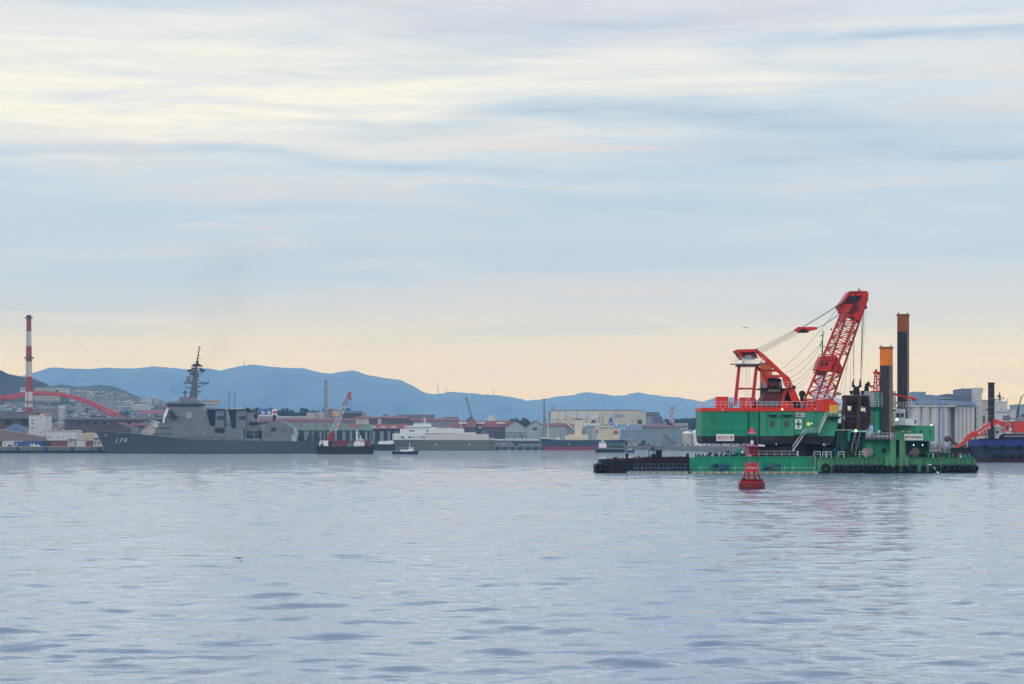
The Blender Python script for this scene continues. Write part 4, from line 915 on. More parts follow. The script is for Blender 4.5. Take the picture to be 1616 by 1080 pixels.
# lamp posts along the far quay
for i in range(24):
    px = 452 + i * 26.5; x = XP(px, 2072)
    nm = 'behind the warship after deck' if px < 500 else 'behind the crane barge' if px < 592 else 'behind the car carrier' if px < 785 else 'before the gabled sheds' if px < 850 else 'behind the bulk carrier' if px < 990 else 'before the blue grey warehouse' if px < 1080 else 'behind the dredger'
    r = thing('lamp_post', 'thin grey lamp post on the far quay %s' % nm, 'lamp post', (x, 2072, LZ), 'lamp posts on the far quay')
    part('pole', MB().tube((x, 2072, LZ), (x, 2072, LZ + 9), .16, .1, 5), m_steelg, r); part('arm', MB().tube((x, 2072, LZ + 8.9), (x + 1.6, 2071, LZ + 9.3), .09, None, 4), m_steelg, r)
# ------------------------------------------------------------------ silos and buildings on the right
QR = 1300.0
mb = MB().box(XP(1180, QR) , XP(2100, QR), QR - 8, QR + 745, -2, 4.4); o = mesh('quay', mb, m_quay, (0, 0, 0)); o['kind'] = 'structure'
m_silo = M('silo_concrete', (186, 184, 182), .85, var=.05, scale=.05, streak=.25, scol=(140, 134, 134), sscale=.25)
m_silor = M('silo_house', (120, 138, 158), .8, var=.06, scale=.05, band=.12, bandstep=2)
D = QR; gz = 4.4
def gbase(px, D): return Vector((XP(px, D), D, gz))
r = thing('grain_silo', 'big pale grain silo with round bins and blue grey roof houses', 'silo', gbase(1490, D))
for i in range(4):
    cx = 1434 + i * 14.2 + 14; rr = 7.1 * S(D)
    part('bin', MB().tube((XP(cx, D), D + rr, gz), (XP(cx, D), D + rr, ZP(642, D)), rr * 1.0, None, 24), m_silo, r, sm=40)
for i in range(5):
    px = 1510 + i * 6.4; rr = 3.2 * S(D + 6)
    part('bin', MB().tube((XP(px, D + 6), D + 6 + rr, gz), (XP(px, D + 6), D + 6 + rr, ZP(642, D)), rr, None, 20), m_silo, r, sm=40)
part('bin', MB().pbox(1434, 1500, 643, 702, D + 6, 40).pbox(1500, 1540, 643, 702, D + 14, 32), m_silo, r)
part('roof_slab', MB().pbox(1433, 1508, 640.2, 642.3, D - .6, 50).pbox(1508, 1541, 640.5, 642.3, D + 6, 44), m_silo, r)
h = part('roof_house', MB().prism([(1434, 640.2), (1434, 632), (1440, 629), (1462, 629), (1512, 633), (1538, 634), (1538, 640.2)], D + 4, 30), m_silor, r)
part('roof_house', MB().pbox(1441, 1461, 618.6, 629, D + 8, 12), m_silor, r)
part('roof_house', MB().prism([(1461, 630), (1461, 623.5), (1470, 623), (1512, 630)], D + 10, 16), m_silor, r)
part('roof_house', MB().prism([(1465, 629.8), (1466, 627), (1497, 621.5), (1535, 628), (1540, 629), (1540, 634), (1510, 633)], D + 28, 12), M('slate_cladding', (98, 104, 124), .8, band=.15, bandstep=1.5), r)
part('roof_house', MB().prism([(1511, 629), (1511, 615), (1518, 613.4), (1541, 613), (1541, 631)], D + 42, 14), M('slate_cladding2', (108, 116, 140), .8, band=.15, bandstep=1.5), r)
t = part('lift_tower', MB().prism([(1540.2, 699), (1540.2, 612), (1551.6, 612.4), (1551.6, 619), (1549.5, 622), (1549.5, 699)], D + 10, 12), m_silo, r)
for py in (622, 632, 642, 652, 662, 673, 684): part('window', MB().pbox(1541.8, 1543.6, py, py + 1.4, D + 9.9, .3), m_glass, r)
for px in (1447, 1458, 1469, 1480, 1491): part('vent', MB().pbox(px, px + 2.2, 637.6, 639.2, D + 3.9, .3), m_glass, r)
part('pipe', MB().tube((XP(1487.6, D), D - .8, gz), (XP(1487.6, D), D - .8, ZP(632, D)), .5, None, 8), m_lblue, r)
for px in (1519, 1542): part('antenna', MB().tube(P(px, 613, D + 44), P(px, 604, D + 44), .07, None, 4), m_steelg, r)
D = 1420.0
def rblock(label, a, b, t, D, mw, wins=(), dep=25, cat='building', name='building'):
    r = block(name, label, cat, a, b, t, D, dep, mw, z0=gz)
    windows(r, D, wins); return r
rblock('cream block directly right of the silo lift tower', 1549, 1560, 633, D, m_offw, [(1551, 1554.5, 656, 668), (1555, 1559, 646, 648)])
rblock('white windowed block behind the dark round pile', 1568, 1590, 635, 1425, m_white, [(1572, 1589, 650.5, 651.6), (1579.5, 1581, 645.5, 647.5), (1580, 1581.2, 637.5, 638.5), (1586, 1587, 645, 647)])
rblock('lower white block right of the windowed one', 1590.4, 1606, 648, 1430, m_white, [(1592, 1604, 660, 661.2)])
rblock('pale block at the right edge behind the blue crane arm', 1606.5, 1640, 640, 1440, m_pgrey, [(1612, 1618, 654, 658)])
rblock('low pale office behind the dark round pile foot', 1552, 1600, 676, 1330, m_offw, [(1554, 1557, 683, 688), (1571, 1576, 680, 684)], 12)
D = 1435.0
r = thing('radar_mast', 'dark radar mast on the roof of the white windowed block', 'mast', Vector((XP(1577.5, D), D, ZP(634, D)))); mb = MB()
mb.tube(P(1575.5, 634, D), P(1577, 622, D), .3).tube(P(1580, 634, D), P(1578, 622, D), .3).tube(P(1577.5, 634, D), P(1577.5, 619, D), .4)
for py, w in ((630, 4), (626.5, 3.5), (623.5, 2)): mb.pbox(1577.5 - w, 1577.5 + w, py, py + .9, D - .5, 1.2)
part('frame', mb, m_steelg, r); part('scanner', MB().pbox(1573, 1579, 624.6, 626, D - 1, .8), m_black, r); part('dish', MB().ball(P(1571, 631, D), .9).ball(P(1583.5, 628.5, D), .7), m_greenc, r)
for px, lab in ((1590, 'first short roof mast right of the radar mast'), (1597, 'roof mast near the blue crane arm')):
    solo('roof_mast', MB().tube(P(px, 648 if px > 1591 else 636, 1436), P(px, 641 if px > 1591 else 628, 1436), .12, None, 5).tube(P(px - 1.5, 645 if px > 1591 else 631, 1436), P(px + 1.5, 645 if px > 1591 else 631, 1436), .1, None, 4), m_steelg, lab, 'mast')
# light blue jib crane behind the excavator
D = 900.0
m_skyb = M('sky_blue_paint', (96, 142, 176), .6, var=.08)
r = thing('jib_crane', 'slim light blue crane arm reaching up behind the red excavator at the right edge', 'crane', Vector((XP(1605, D), D, 3)))
part('lower_arm', MB().beam(P(1601.5, 676, D), P(1607.5, 640, D), 1.1), m_skyb, r); part('upper_arm', MB().beam(P(1607.5, 641, D), P(1612.5, 626, D), .5).path([P(1612.5, 626, D), P(1614.5, 624, D), P(1618, 623.4, D), P(1624, 625, D)], .2), m_steelg, r)
part('cylinder', MB().tube(P(1605.4, 660, D - 1), P(1608, 641, D - 1), .3), m_black, r); part('post', MB().pbox(1600, 1603.5, 676, 702, D, 1.5), m_skyb, r)

# ------------------------------------------------------------------ hull builder
def hull(st, D, zb=0.0, n_cap=True, m_top=0, m_boot=1, deck_m=2, bottom=-1.5, sheer_low=None):
    """st rows: (px at deck, py of deck, px at waterline, half beam deck, half beam waterline) along the ship at distance D"""
    mb = MB(); prof = [(0, 1), (.3, .55), (.62, .2), (1, 0)]
    rows = []
    for pxd, pyd, pxw, hd, hw in st:
        zd = ZP(pyd, D); xd, xw = XP(pxd, D), XP(pxw, D); levels = []
        zs = [zd, zd * .66 + zb * .34, zd * .33 + zb * .67, zb, max(.0, bottom + .005), bottom]
        for k, z in enumerate(zs):
            f = (z - 0) / zd if zd else 0; f = max(0, min(1, f)); f2 = f ** 1.6
            levels.append((xw + (xd - xw) * f, hw + (hd - hw) * f2, z))
        rows.append(levels)
    nl = 6; vs = []
    for lv in rows:
        for side in (-1, 1):
            for x, hb, z in lv: vs.append((x, D + side * hb, z))
    fs = []; ms = []
    def idx(i, side, k): return i * nl * 2 + (0 if side < 0 else nl) + k
    n = len(rows)
    for i in range(n - 1):
        for k in range(nl - 1):
            m = m_boot if k >= 3 else m_top
            fs.append((idx(i, -1, k + 1), idx(i + 1, -1, k + 1), idx(i + 1, -1, k), idx(i, -1, k))); ms.append(m)
            fs.append((idx(i, 1, k), idx(i + 1, 1, k), idx(i + 1, 1, k + 1), idx(i, 1, k + 1))); ms.append(m)
        fs.append((idx(i, -1, 0), idx(i + 1, -1, 0), idx(i + 1, 1, 0), idx(i, 1, 0))); ms.append(deck_m)
    for i, q in ((0, 0), (n - 1, 1)):
        for k in range(nl - 1):
            f = (idx(i, -1, k), idx(i, 1, k), idx(i, 1, k + 1), idx(i, -1, k + 1)); fs.append(f if not q else f[::-1]); ms.append(m_boot if k >= 3 else m_top)
    for f, m in zip(fs, ms): mb.f.append(f); mb.m.append(m)
    mb.v = vs; return mb
def ship(name, label, cat, px, D): return thing(name, label, cat, Vector((XP(px, D), D, 0)))
def wedge(pts, D, hb, taper=.0, m=0):
    """deckhouse: silhouette polygon extruded symmetrically about the centreline, narrowing upward"""
    n = len(pts); z = [ZP(y, D) for x, y in pts]; z0, z1 = min(z), max(z); a = []; b = []
    for (x, y), zz in zip(pts, z):
        w = hb * (1 - taper * (zz - z0) / max(.01, z1 - z0)); a.append((XP(x, D - hb * .85), D - w, zz)); b.append((XP(x, D - hb * .85), D + w, zz))
    ar = sum(a[i][0] * a[(i + 1) % n][2] - a[(i + 1) % n][0] * a[i][2] for i in range(n))
    if ar < 0: a.reverse(); b.reverse()
    return MB().add(a + b, [tuple(range(n)), tuple(range(2 * n - 1, n - 1, -1))] + [(i, i + n, (i + 1) % n + n, (i + 1) % n) for i in range(n)], m)

# ------------------------------------------------------------------ warship
D = 1340.0; s = S(D)
m_wh = M('warship_hull_grey', (68, 74, 86), .6, var=.10, bump=.1, scale=.05, streak=.12, scol=(70, 70, 76), sscale=.3)
m_ws = M('warship_upper_grey', (106, 110, 120), .6, var=.10, scale=.08, streak=.12, scol=(90, 88, 92), sscale=.4)
m_wd = M('warship_dark_grey', (38, 42, 54), .7, var=.15)
m_wp_ = M('panel_white', (225, 226, 222), .5); m_wl = M('warship_pale', (162, 168, 174), .6, var=.04)
W = ship('warship', 'grey guided missile destroyer with the number 179 on its bow, moored on the left', 'warship', 340, D)
st = [(149.8, 678.8, 168.5, .3, .15), (158, 679.8, 173, 2.6, .5), (170, 681, 181, 4.4, 1.5), (190, 682.8, 198, 6.4, 3.3), (218, 684.8, 223, 8.2, 5.6), (244, 687.4, 246, 9.6, 7.6), (273, 691, 274, 10.3, 9.2), (307, 694, 307, 10.5, 10), (360, 695.3, 360, 10.5, 10.3), (430, 696, 430, 10.5, 10.1), (480, 696.8, 480, 10.2, 9.4), (512, 697.5, 511, 9.4, 7.6), (527, 698, 525, 8.6, 6)]
part('hull', hull(st, D, .55), [m_wh, M('boot_black', (28, 30, 36), .6), m_ws], W, sm=25)
dk = .05
bb = part('bridge_house', wedge([(273, 692), (272.4, 668), (256.8, 667.3), (265.5, 642), (317.5, 642), (321, 648), (325.5, 652), (331.5, 672.5), (338, 672.8), (338, 696), (300, 696)], D, 10.2, .18), m_ws, W)
part('forward_house', wedge([(240.5, 689), (242.5, 684.8), (244, 684.6), (246, 676), (250, 675), (251.8, 667.4), (258, 667.4), (275.5, 667.4), (275.5, 692.5)], D, 9.4, .06), m_ws, W)
for py, a, b in ((675.2, 245, 272.8), (684.6, 241.6, 275)): part('step_ledge', MB().box(XP(a, D), XP(b, D), D - 9.8, D + 8, ZP(py + .6, D), ZP(py, D)), m_wd, W)
part('bow_edge_panel', MB().prism([(256.2, 667.5), (258.4, 655), (263.2, 644.5), (266.4, 644.5), (263.2, 655), (260, 660), (259.6, 667.5)], D - 10.9, .3), m_wp_, W)
part('bridge_window_band', MB().box(XP(267, D), XP(320, D), D - 9.0, D + 9, ZP(641.8, D), ZP(637.8, D)), m_wd, W)
for i in range(16):
    x = 268.5 + i * 3.1; part('bridge_window', MB().pbox(x, x + 1.9, 638.8, 640.5, D - 9.12, .1), m_glass, W)
part('bridge_roof', MB().box(XP(266, D), XP(321, D), D - 9.3, D + 9.3, ZP(637.78, D), ZP(636.9, D)), m_ws, W)
part('upper_house', wedge([(282.6, 636.9), (283, 629), (286, 626), (300, 627.5), (309, 628), (312, 632), (313, 636.9)], D, 5.2, .1), m_ws, W)
part('radar_array', MB().tube(P(298.5, 655.6, D - 9.9), P(298.5, 655.6, D - 9.45), 6.4 * s, 6.1 * s, 8), M('array_pale', (140, 150, 160), .6, var=.02), W)
part('radar_array', MB().tube(P(262, 655, D - 6.2), P(260.4, 654.4, D - 6.8), 4 * s, None, 8), m_wl, W)
for px, py, rr in ((277.5, 633.6, 3.0), (313, 631.3, 3.9)): part('radar_dome', MB().ball(P(px, py, D - 3), rr * s).tube(P(px, 637, D - 3), P(px, py, D - 3), rr * s * .6, None, 10), m_wl, W, sm=60)
# mast
mb = MB()
mb.add([P(299.5, 628.5, D - 2.6), P(312, 628.5, D - 2.6), P(312, 628.5, D + 2.6), P(299.5, 628.5, D + 2.6), P(305.6, 580, D - 1.3), P(311.6, 580, D - 1.3), P(311.6, 580, D + 1.3), P(305.6, 580, D + 1.3)], [(0, 3, 2, 1), (4, 5, 6, 7), (0, 1, 5, 4), (1, 2, 6, 5), (2, 3, 7, 6), (3, 0, 4, 7)])
mast = part('mast', mb, M('warship_mast_grey', (84, 86, 98), .6, var=.1), W)
part('pole_mast', MB().tube(P(309, 582, D), P(314.8, 548, D), .55, .28, 6), m_wd, W)
yb = MB().tube(P(290, 604.8, D), P(329.5, 604.8, D), .32, None, 5).tube(P(294, 611, D), P(305, 614.5, D), .25).tube(P(303, 614, D), P(291, 609.5, D), .2).tube(P(312, 611, D), P(328, 605.4, D), .2).tube(P(290.6, 609, D), P(290.6, 598.5, D), .14).tube(P(328.9, 608, D), P(328.9, 599, D), .14)
for px in (293, 298, 317, 323): yb.pbox(px - .6, px + .6, 602.6, 604.4, D - .5, 1)
part('yard', yb, m_wd, W)
part('yard', MB().tube(P(296, 586.5, D), P(323.5, 586, D), .3, None, 5).tube(P(312, 592, D), P(323, 586.5, D), .2), m_wd, W)
part('sensor_platform', MB().pbox(302, 319, 577, 578.6, D - 2, 4).pbox(304, 316, 574.6, 576.8, D - 1.5, 3).pbox(303, 318.5, 580.5, 581.6, D - 1.6, 3.2), m_wd, W)
part('sensor_box', MB().pbox(296, 302, 583, 586, D - 1.5, 3).pbox(315.5, 322, 582.5, 586.4, D - 1.5, 3), m_wd, W)
part('sensor_dome', MB().ball(P(301.5, 589.5, D - 2), 3.3 * s).ball(P(305, 586, D - 2), 2.2 * s), m_ws, W, sm=60)
part('radar_screen', MB().rbox(P(298, 598.6, D - 1.5), (3.2, .7, 3.9), .1), m_ws, W)
part('director_dish', MB().tube(P(291.5, 618.6, D - 2), P(294, 620.4, D - 2.6), 3.6 * s, 2.2 * s, 14).tube(P(292, 627, D - 2), P(292.6, 619, D - 2), 1.6 * s, 1.1 * s, 8), m_ws, W)
part('lantern', MB().pbox(310.6, 313, 569, 575, D - .6, 1.2).pbox(308.5, 311, 571, 573, D - .6, 1.2).pbox(312.6, 317, 547.4, 548.6, D - .4, .8).pbox(313, 315.5, 554, 555, D - .3, .6).pbox(311.4, 315, 560.5, 561.8, D - .4, .8).pbox(310.4, 314.6, 565, 566.2, D - .4, .8), m_wd, W)
# close-in gun and main gun
part('close_in_gun', MB().tube(P(271.5, 656.5, D - 10.6), P(271.5, 652, D - 10.6), 3 * s, 2.6 * s, 12).ball(P(271, 650.8, D - 10.6), 2.4 * s).tube(P(270, 652, D - 11), P(264.5, 650.5, D - 11.5), .2), m_wd, W, sm=50)
part('gun_sponson', MB().prism([(265, 657), (279, 657), (274, 661), (270, 661)], D - 12.5, 4), m_wd, W)
part('gun_turret', wedge([(206, 684.6), (207.5, 677.4), (209, 673.6), (215.5, 673), (218.2, 676.5), (219.8, 684.9)], D, 2.2, .35), m_ws, W)
part('gun_barrel', MB().tube(P(208.5, 676, D), P(197, 674.6, D), .28, .2, 8), m_ws, W)
# mid and funnels
part('mid_house', wedge([(337.9, 672.8), (350, 673.3), (357, 676), (384, 678), (386.5, 695.9), (337.9, 695.9)], D, 10.0, .12), m_ws, W)
for k, (a, b) in enumerate(((326, 354), (358.5, 388.5))):
    part('funnel', wedge([(a + 14, 673.4 + k * 2.5), (a + 14.5, 647), (b - .5, 647.5), (b, 673.6 + k * 3)], D, 6.5, .12), m_ws, W)
    part('funnel', wedge([(a + 6 + k * 1.5, 673.2 + k * 3), (a + 2, 649), (a + 14.3, 647.2), (a + 13.9, 673.4 + k * 3)], D + 1, 5.0, .05), m_wd, W, 'dark recessed forward half of the funnel')  # shade of the open forward half put into the dark grey
    part('funnel_cap', MB().prism([(a - 1.5, 648.6), (a + 1.5, 645.8), (b - 2, 646), (b + .5, 647.4)], D - 6.6, 13.2), m_wd, W)
    for j in range(3): part('intake_grille', MB().pbox(b - 11 + j * 3.6 + k * 0, b - 8.4 + j * 3.6, 656.5 if k == 0 else 657, 662.5 if k == 0 else 662.8, D - 6.35, .2), m_wd, W)
for j in range(4): part('intake_grille', MB().pbox(339.4 + j * 3.7, 342.6 + j * 3.7, 675.3, 683, D - 10.05, .3), m_wd, W)
part('satellite_dome', MB().ball(P(390.8, 647, D), 3.9 * s).tube(P(390, 657, D), P(390.5, 649, D), 1.0), m_wd, W, sm=60)
part('mid_house', wedge([(388.4, 679), (388.6, 651), (399, 652), (401, 660), (408, 667), (410, 680)], D + .5, 6.0, .1), m_ws, W)
part('boat_bay', MB().box(XP(389, D), XP(413, D), D - 9.2, D + 9, ZP(695.9, D), ZP(680.2, D)), m_wd, W)
part('gallery', MB().box(XP(386.4, D), XP(414, D), D - 10, D - 9.3, ZP(695.9, D), ZP(691.8, D)), m_ws, W)
for px in (386.8, 400): part('strut', MB().pbox(px, px + 1.8, 672 if px < 390 else 680, 692, D - 9.6, .6), m_ws, W)
part('aft_house', wedge([(413.3, 696.2), (413.3, 682), (419, 672), (426, 666), (441, 664.5), (452, 668), (456, 672.3), (463.6, 675.5), (467, 696.7)], D, 9.8, .14), m_ws, W)
part('aft_house', wedge([(460, 675.3), (463.6, 675.4), (467.1, 696.6), (461, 696.6)], D - .3, 9.7, .14), m_wl, W)
for j in range(3): part('window', MB().pbox(428 + j * 2.6, 430 + j * 2.6, 675, 681, D - 9.3, .3), m_wd, W)
for px, py in ((445, 678.5), (449, 680.4), (453, 683.6)): part('porthole', MB().tube(P(px, py, D - 9.55), P(px, py, D - 9), .4, None, 8), m_wd, W)
part('director_dish', MB().tube(P(403.5, 657, D), P(405, 656, D - 1), 3.8 * s, 2.6 * s, 12).tube(P(403, 664, D), P(403.5, 656, D), .9), m_wd, W)
part('director_dish', MB().tube(P(432, 665, D), P(432.8, 658.5, D), 1.0, .9, 8).ball(P(433, 657.5, D), 1.2), m_wd, W)
# antennas, rails, aft deck gear
for px, u, t in ((360.6, 648, 614), (362, 640, 611.5), (369.3, 648, 618), (370.8, 640, 613), (386, 645, 628)): part('whip_antenna', MB().tube(P(px, u, D - 4), P(px + .9, t, D - 4), .14, .07, 4), m_wd, W)
for a, b, pa, pb in ((160, 205, 679.8, 683.8), (222, 242, 685, 687), (468, 512, 696.9, 697.5), (512, 527, 697.5, 698)): part('guard_rail', MB().rail([P(a, pa, D - 7), P(b, pb, D - 8.5)], 1.2, 2.6, .05, 2), m_wd, W)
gg = random.Random(2); mb = MB()
for i in range(13):
    px = 394 + i * 2.3; mb.tube(P(px, 672 - i * .2, D - 6), P(px, 668 - gg.random() * 3, D - 6), .3, None, 5).pbox(px - .7, px + .9, 666.5, 668, D - 6.5, 1)
part('deck_gear', mb, m_wd, W)
part('missile_canister', MB().tube(P(392, 688, D - 8.5), P(399, 684, D - 9.6), .5).tube(P(401, 688, D - 8.5), P(408, 685, D - 9.6), .5), m_ws, W)
part('crane_arm', MB().beam(P(358, 672, D - 8), P(351, 680, D - 8), .6).beam(P(358, 672, D - 8), P(373, 666, D - 8), .35), m_wd, W)
mb = MB()
for px, t in ((470, 688), (473, 684.5), (478, 687), (485, 689), (488, 685), (493, 683.5), (497, 688), (503, 690)): mb.pbox(px, px + gg.uniform(1, 2.6), t, 697.2, D - 6 + gg.random() * 9, 1.4)
part('deck_gear', mb, m_wd, W); part('ensign_staff', MB().tube(P(520, 698, D), P(523, 681, D), .12, None, 5), m_wl, W)
TXT.append(lambda: text('bow_number', '179', P(191.6, 695.6, D_W - 7.6), 11.0 * S(D_W), M('number_grey', (176, 178, 182), .6), first(W, 'hull'), shear=.28, bold=.0, width=18.2 * S(D_W), spacing=1.15))
D_W = D
part('anchor', MB().tube(P(167.5, 688.6, D - 3.2), P(168.5, 684.6, D - 3.2), .35).tube(P(165.5, 687, D - 3.2), P(170.5, 686.2, D - 3.3), .35), m_wl, W)
gg = random.Random(20)
mb = MB()
for i in range(26):
    t = gg.random(); y = 580 + 46 * t; sx = gg.choice((-1, 1)); x = 308 + sx * (3 + 3.5 * t); w = gg.uniform(.8, 3.2)
    part('mast_fitting', MB().box(XP(min(x, x + sx * w), D), XP(max(x, x + sx * w), D), D - 1.5, D + gg.uniform(-.6, 1), ZP(y + gg.uniform(.6, 2.2), D), ZP(y, D)), m_wd, W)
for i in range(34):
    x = gg.uniform(276, 330); y = gg.uniform(650, 692)
    if abs(x - 298) < 9 and abs(y - 655) < 9: continue
    k = gg.random(); part('hatch' if k < .5 else 'pipe_run', MB().pbox(x, x + (gg.uniform(.8, 2) if k < .5 else .4), y, min(693, y + (gg.uniform(1.4, 2.6) if k < .5 else gg.uniform(4, 12))), D - 10.26 + (692 - y) * .032, .25), gg.choice([m_wd, m_wh, m_wl]) if k < .5 else m_wh, W)
for i in range(22):
    x = gg.uniform(333, 462); y = gg.uniform(677, 693); part('hatch', MB().pbox(x, x + gg.uniform(.7, 1.8), y, y + gg.uniform(1, 2.4), D - 10.2 if x < 386 else D - 9.95, .3), gg.choice([m_wd, m_wh]), W)
part('guard_rail', MB().rail([P(282, 691.8, D - 10.4), P(386, 695.1, D - 10.5)], 1.2, 2.6, .05, 2), m_wd, W); part('guard_rail', MB().rail([P(268, 636.9, D - 9.2), P(319, 636.9, D - 9.2)], 1.1, 1.6, .06, 2), m_wd, W)
for a_, b_ in (((290, 605), (268, 640)), ((329, 605), (352, 646)), ((315, 560), (361, 646)), ((296, 586), (262, 642)), ((313, 562), (388, 646)), ((322, 586), (322, 640)), ((326, 605), (326, 648))):
    part('rigging_wire', MB().tube(P(*a_, D), P(*b_, D), .035, None, 4), m_wd, W)
# faint funnel smoke
plume('funnel_smoke', 'faint dark haze of exhaust rising above the warship funnels', [(357, 644, 5), (358, 620, 8), (355, 590, 12), (352, 550, 17), (354, 500, 22), (360, 440, 27), (372, 385, 30)], D + 2, (.35, .33, .33), .0026, 'smoke', .05)

# ------------------------------------------------------------------ crane barge
D = 1226.0; s = S(D)
m_hd = M('black_green_hull', (36, 44, 46), .7, var=.25, streak=.3, scol=(70, 50, 44), sscale=.5); m_hr = M('dark_red_bottom', (66, 40, 44), .8, var=.2)
B = ship('crane_barge', 'black work barge with red and white lattice crane boom before the warship stern', 'barge', 545, D)
part('hull', hull([(497.5, 704, 501, 3, 2), (500, 703.6, 502.5, 6, 5), (520, 704.8, 520, 7, 6.6), (570, 704.8, 570, 7, 6.6), (587, 703.2, 585, 6, 5), (591.5, 702.6, 588.5, 3, 2)], D, 1.3), [m_hd, m_hr, m_steelg], B)
gg = random.Random(4)
part('fender_row', MB().box(XP(500, D), XP(590, D), D - 7.4, D - 7.05, ZP(708, D), ZP(706.6, D)), m_black, B)
for i in range(16): part('bulwark_post', MB().pbox(526 + i * 3.8, 527.4 + i * 3.8, 702.6, 704.9, D - 6.9, .5), m_greenc if i % 3 == 0 else m_hd, B)
c = part('crane_cab', MB().prism([(504, 704), (504, 697), (506, 695.6), (517.5, 695.6), (518, 704)], D - 4, 4), m_signw, B)
part('cab_window', MB().pbox(506.5, 509.6, 697.2, 699.2, D - 4.1, .2), m_glass, B); part('cab_window', MB().pbox(505.6, 511, 701, 704, D - 4.1, .2), m_black, B)
part('machine_house', MB().pbox(517.7, 522.5, 696.5, 704.5, D - 3, 4.5), m_black, B)
m_wlat = M('white_lattice', (194, 194, 198), .6); m_rlat = M('red_lattice', (164, 58, 60), .6)
lattice_boom(B, (519.5, 695), (552, 621), 3.5, 1.5, D, 16, .15, [(0, .17, m_rlat), (.17, .73, m_wlat), (.73, 1, m_rlat)], 1.8)
part('boom_base_plate', MB().prism([(515, 695), (519.5, 684), (526, 684), (522, 695)], D - .6, 1.2), m_rlat, B)
part('boom_head', MB().prism([(548, 629), (549.5, 620.5), (554.5, 618), (553.6, 623), (552.5, 628)], D - .7, 1.4), m_rlat, B)
part('hoist_rope', MB().tube(P(552.8, 622, D), P(552.8, 640, D), .06, None, 4).tube(P(554.3, 619, D), P(554.3, 641, D), .05, None, 4), m_steelg, B)
part('hook_block', MB().pbox(552, 553.8, 627.5, 632, D - .4, .8).pbox(553.9, 555, 640, 642.3, D - .3, .5), m_black, B)
part('stay_rope', MB().tube(P(520, 694, D - .5), P(549.5, 621, D), .07, None, 4).tube(P(520, 694, D + .5), P(541, 640, D), .07, None, 4), m_steelg, B)
for a, b in ((525.7, 537), (537.6, 549), (575.5, 588)): solo('cargo_container', MB().pbox(a, b, 695.3, 704.6, D - 2, 3), m_maroon, {525.7: 'maroon container on the crane barge beside the boom foot', 537.6: 'maroon container in the middle of the crane barge deck', 575.5: 'maroon container near the right end of the crane barge'}[a], 'container', 'maroon containers on the crane barge')
part('wheelhouse', MB().pbox(558.5, 574.8, 698, 704.6, D - 3, 5).prism([(561.5, 697.98), (562.5, 693), (573, 693), (573.6, 697.98)], D - 2, 3.6), m_signw, B)
for x in (562.8, 566.4, 570): part('wheelhouse_window', MB().pbox(x, x + 2.3, 694.2, 696.2, D - 2.12, .2), m_glass, B)
part('mast', MB().tube(P(563, 693, D), P(563, 679, D), .55, .35, 8).tube(P(569, 693, D), P(569.5, 688, D), .3, None, 6).tube(P(560, 683, D), P(566, 683, D), .15), m_signw, B)
part('deck_gear', MB().pbox(549.5, 557, 701, 704.6, D - 3, 3).ball(P(588, 699, D - 2), 1.1).pbox(568, 573, 697, 698.1, D - 3.2, 1.2), m_greenc, B)

# small dark boat behind crane barge
D = 1880.0
B = ship('work_boat', 'dark boat with a low white cabin between the crane barge and car carrier', 'boat', 607, D)
part('hull', hull([(590, 700.8, 592, 1, .5), (594, 701, 595, 4, 3), (615, 701.8, 615, 4, 3.4), (624, 700, 623, 3, 2)], D, .6), [m_black, m_black, m_steelg], B)
part('cabin', MB().prism([(596, 701.3), (597, 698), (600, 696.6), (609, 696.6), (612, 695.8), (620, 695.4), (621, 701.2)], D - 2, 4), m_signw, B); part('canopy', MB().pbox(598, 606, 695.2, 696.5, D - 2.2, 4.4), m_greenc, B)

# blue tug
D = 1200.0; s = S(D)
m_bh = M('tug_blue', (38, 52, 96), .5, var=.15)
B = ship('tug_boat', 'small blue tug with a white wheelhouse in front of the car carrier', 'tug', 640, D)
part('hull', hull([(618.2, 713.4, 620, 1, .6), (621, 712.6, 622, 2.2, 1.8), (640, 713.6, 640, 2.6, 2.3), (655, 712.6, 654, 2.4, 2), (661, 711.2, 659, .6, .4)], D, .35), [m_bh, m_black, m_steelg], B)
part('fender_roll', MB().tube(P(620.5, 712.9, D - 2.5), P(640, 713.8, D - 2.8), .25).tube(P(640, 713.8, D - 2.8), P(657, 712.6, D - 2.4), .25), m_black, B)
part('wheelhouse', MB().pbox(632, 652.5, 709.6, 713.7, D - 1.6, 3.2).pbox(645, 652, 706.3, 709.58, D - 1.2, 2.4), m_signw, B)
for x in (645.8, 648, 650.2): part('window', MB().pbox(x, x + 1.4, 707, 708.3, D - 1.3, .15), m_glass, B)
part('awning', MB().pbox(629.5, 644, 706.6, 707.2, D - 1.8, 3.6), m_pgrey, B)
for x in (630, 636.5, 643.3): part('awning_post', MB().tube(P(x, 707.2, D - 1.7), P(x, 713.6, D - 1.7), .08, None, 4), m_steelg, B)
part('funnel', MB().tube(P(641, 713, D), P(641, 703.4, D), .4, .35, 8), m_black, B)
part('mast', MB().tube(P(646.6, 706.3, D), P(646.6, 698, D), .12, .07, 5).tube(P(644.8, 701, D), P(648.4, 701, D), .07, None, 4).pbox(645.7, 647.5, 703.5, 704.4, D - .3, .6), m_signw, B)

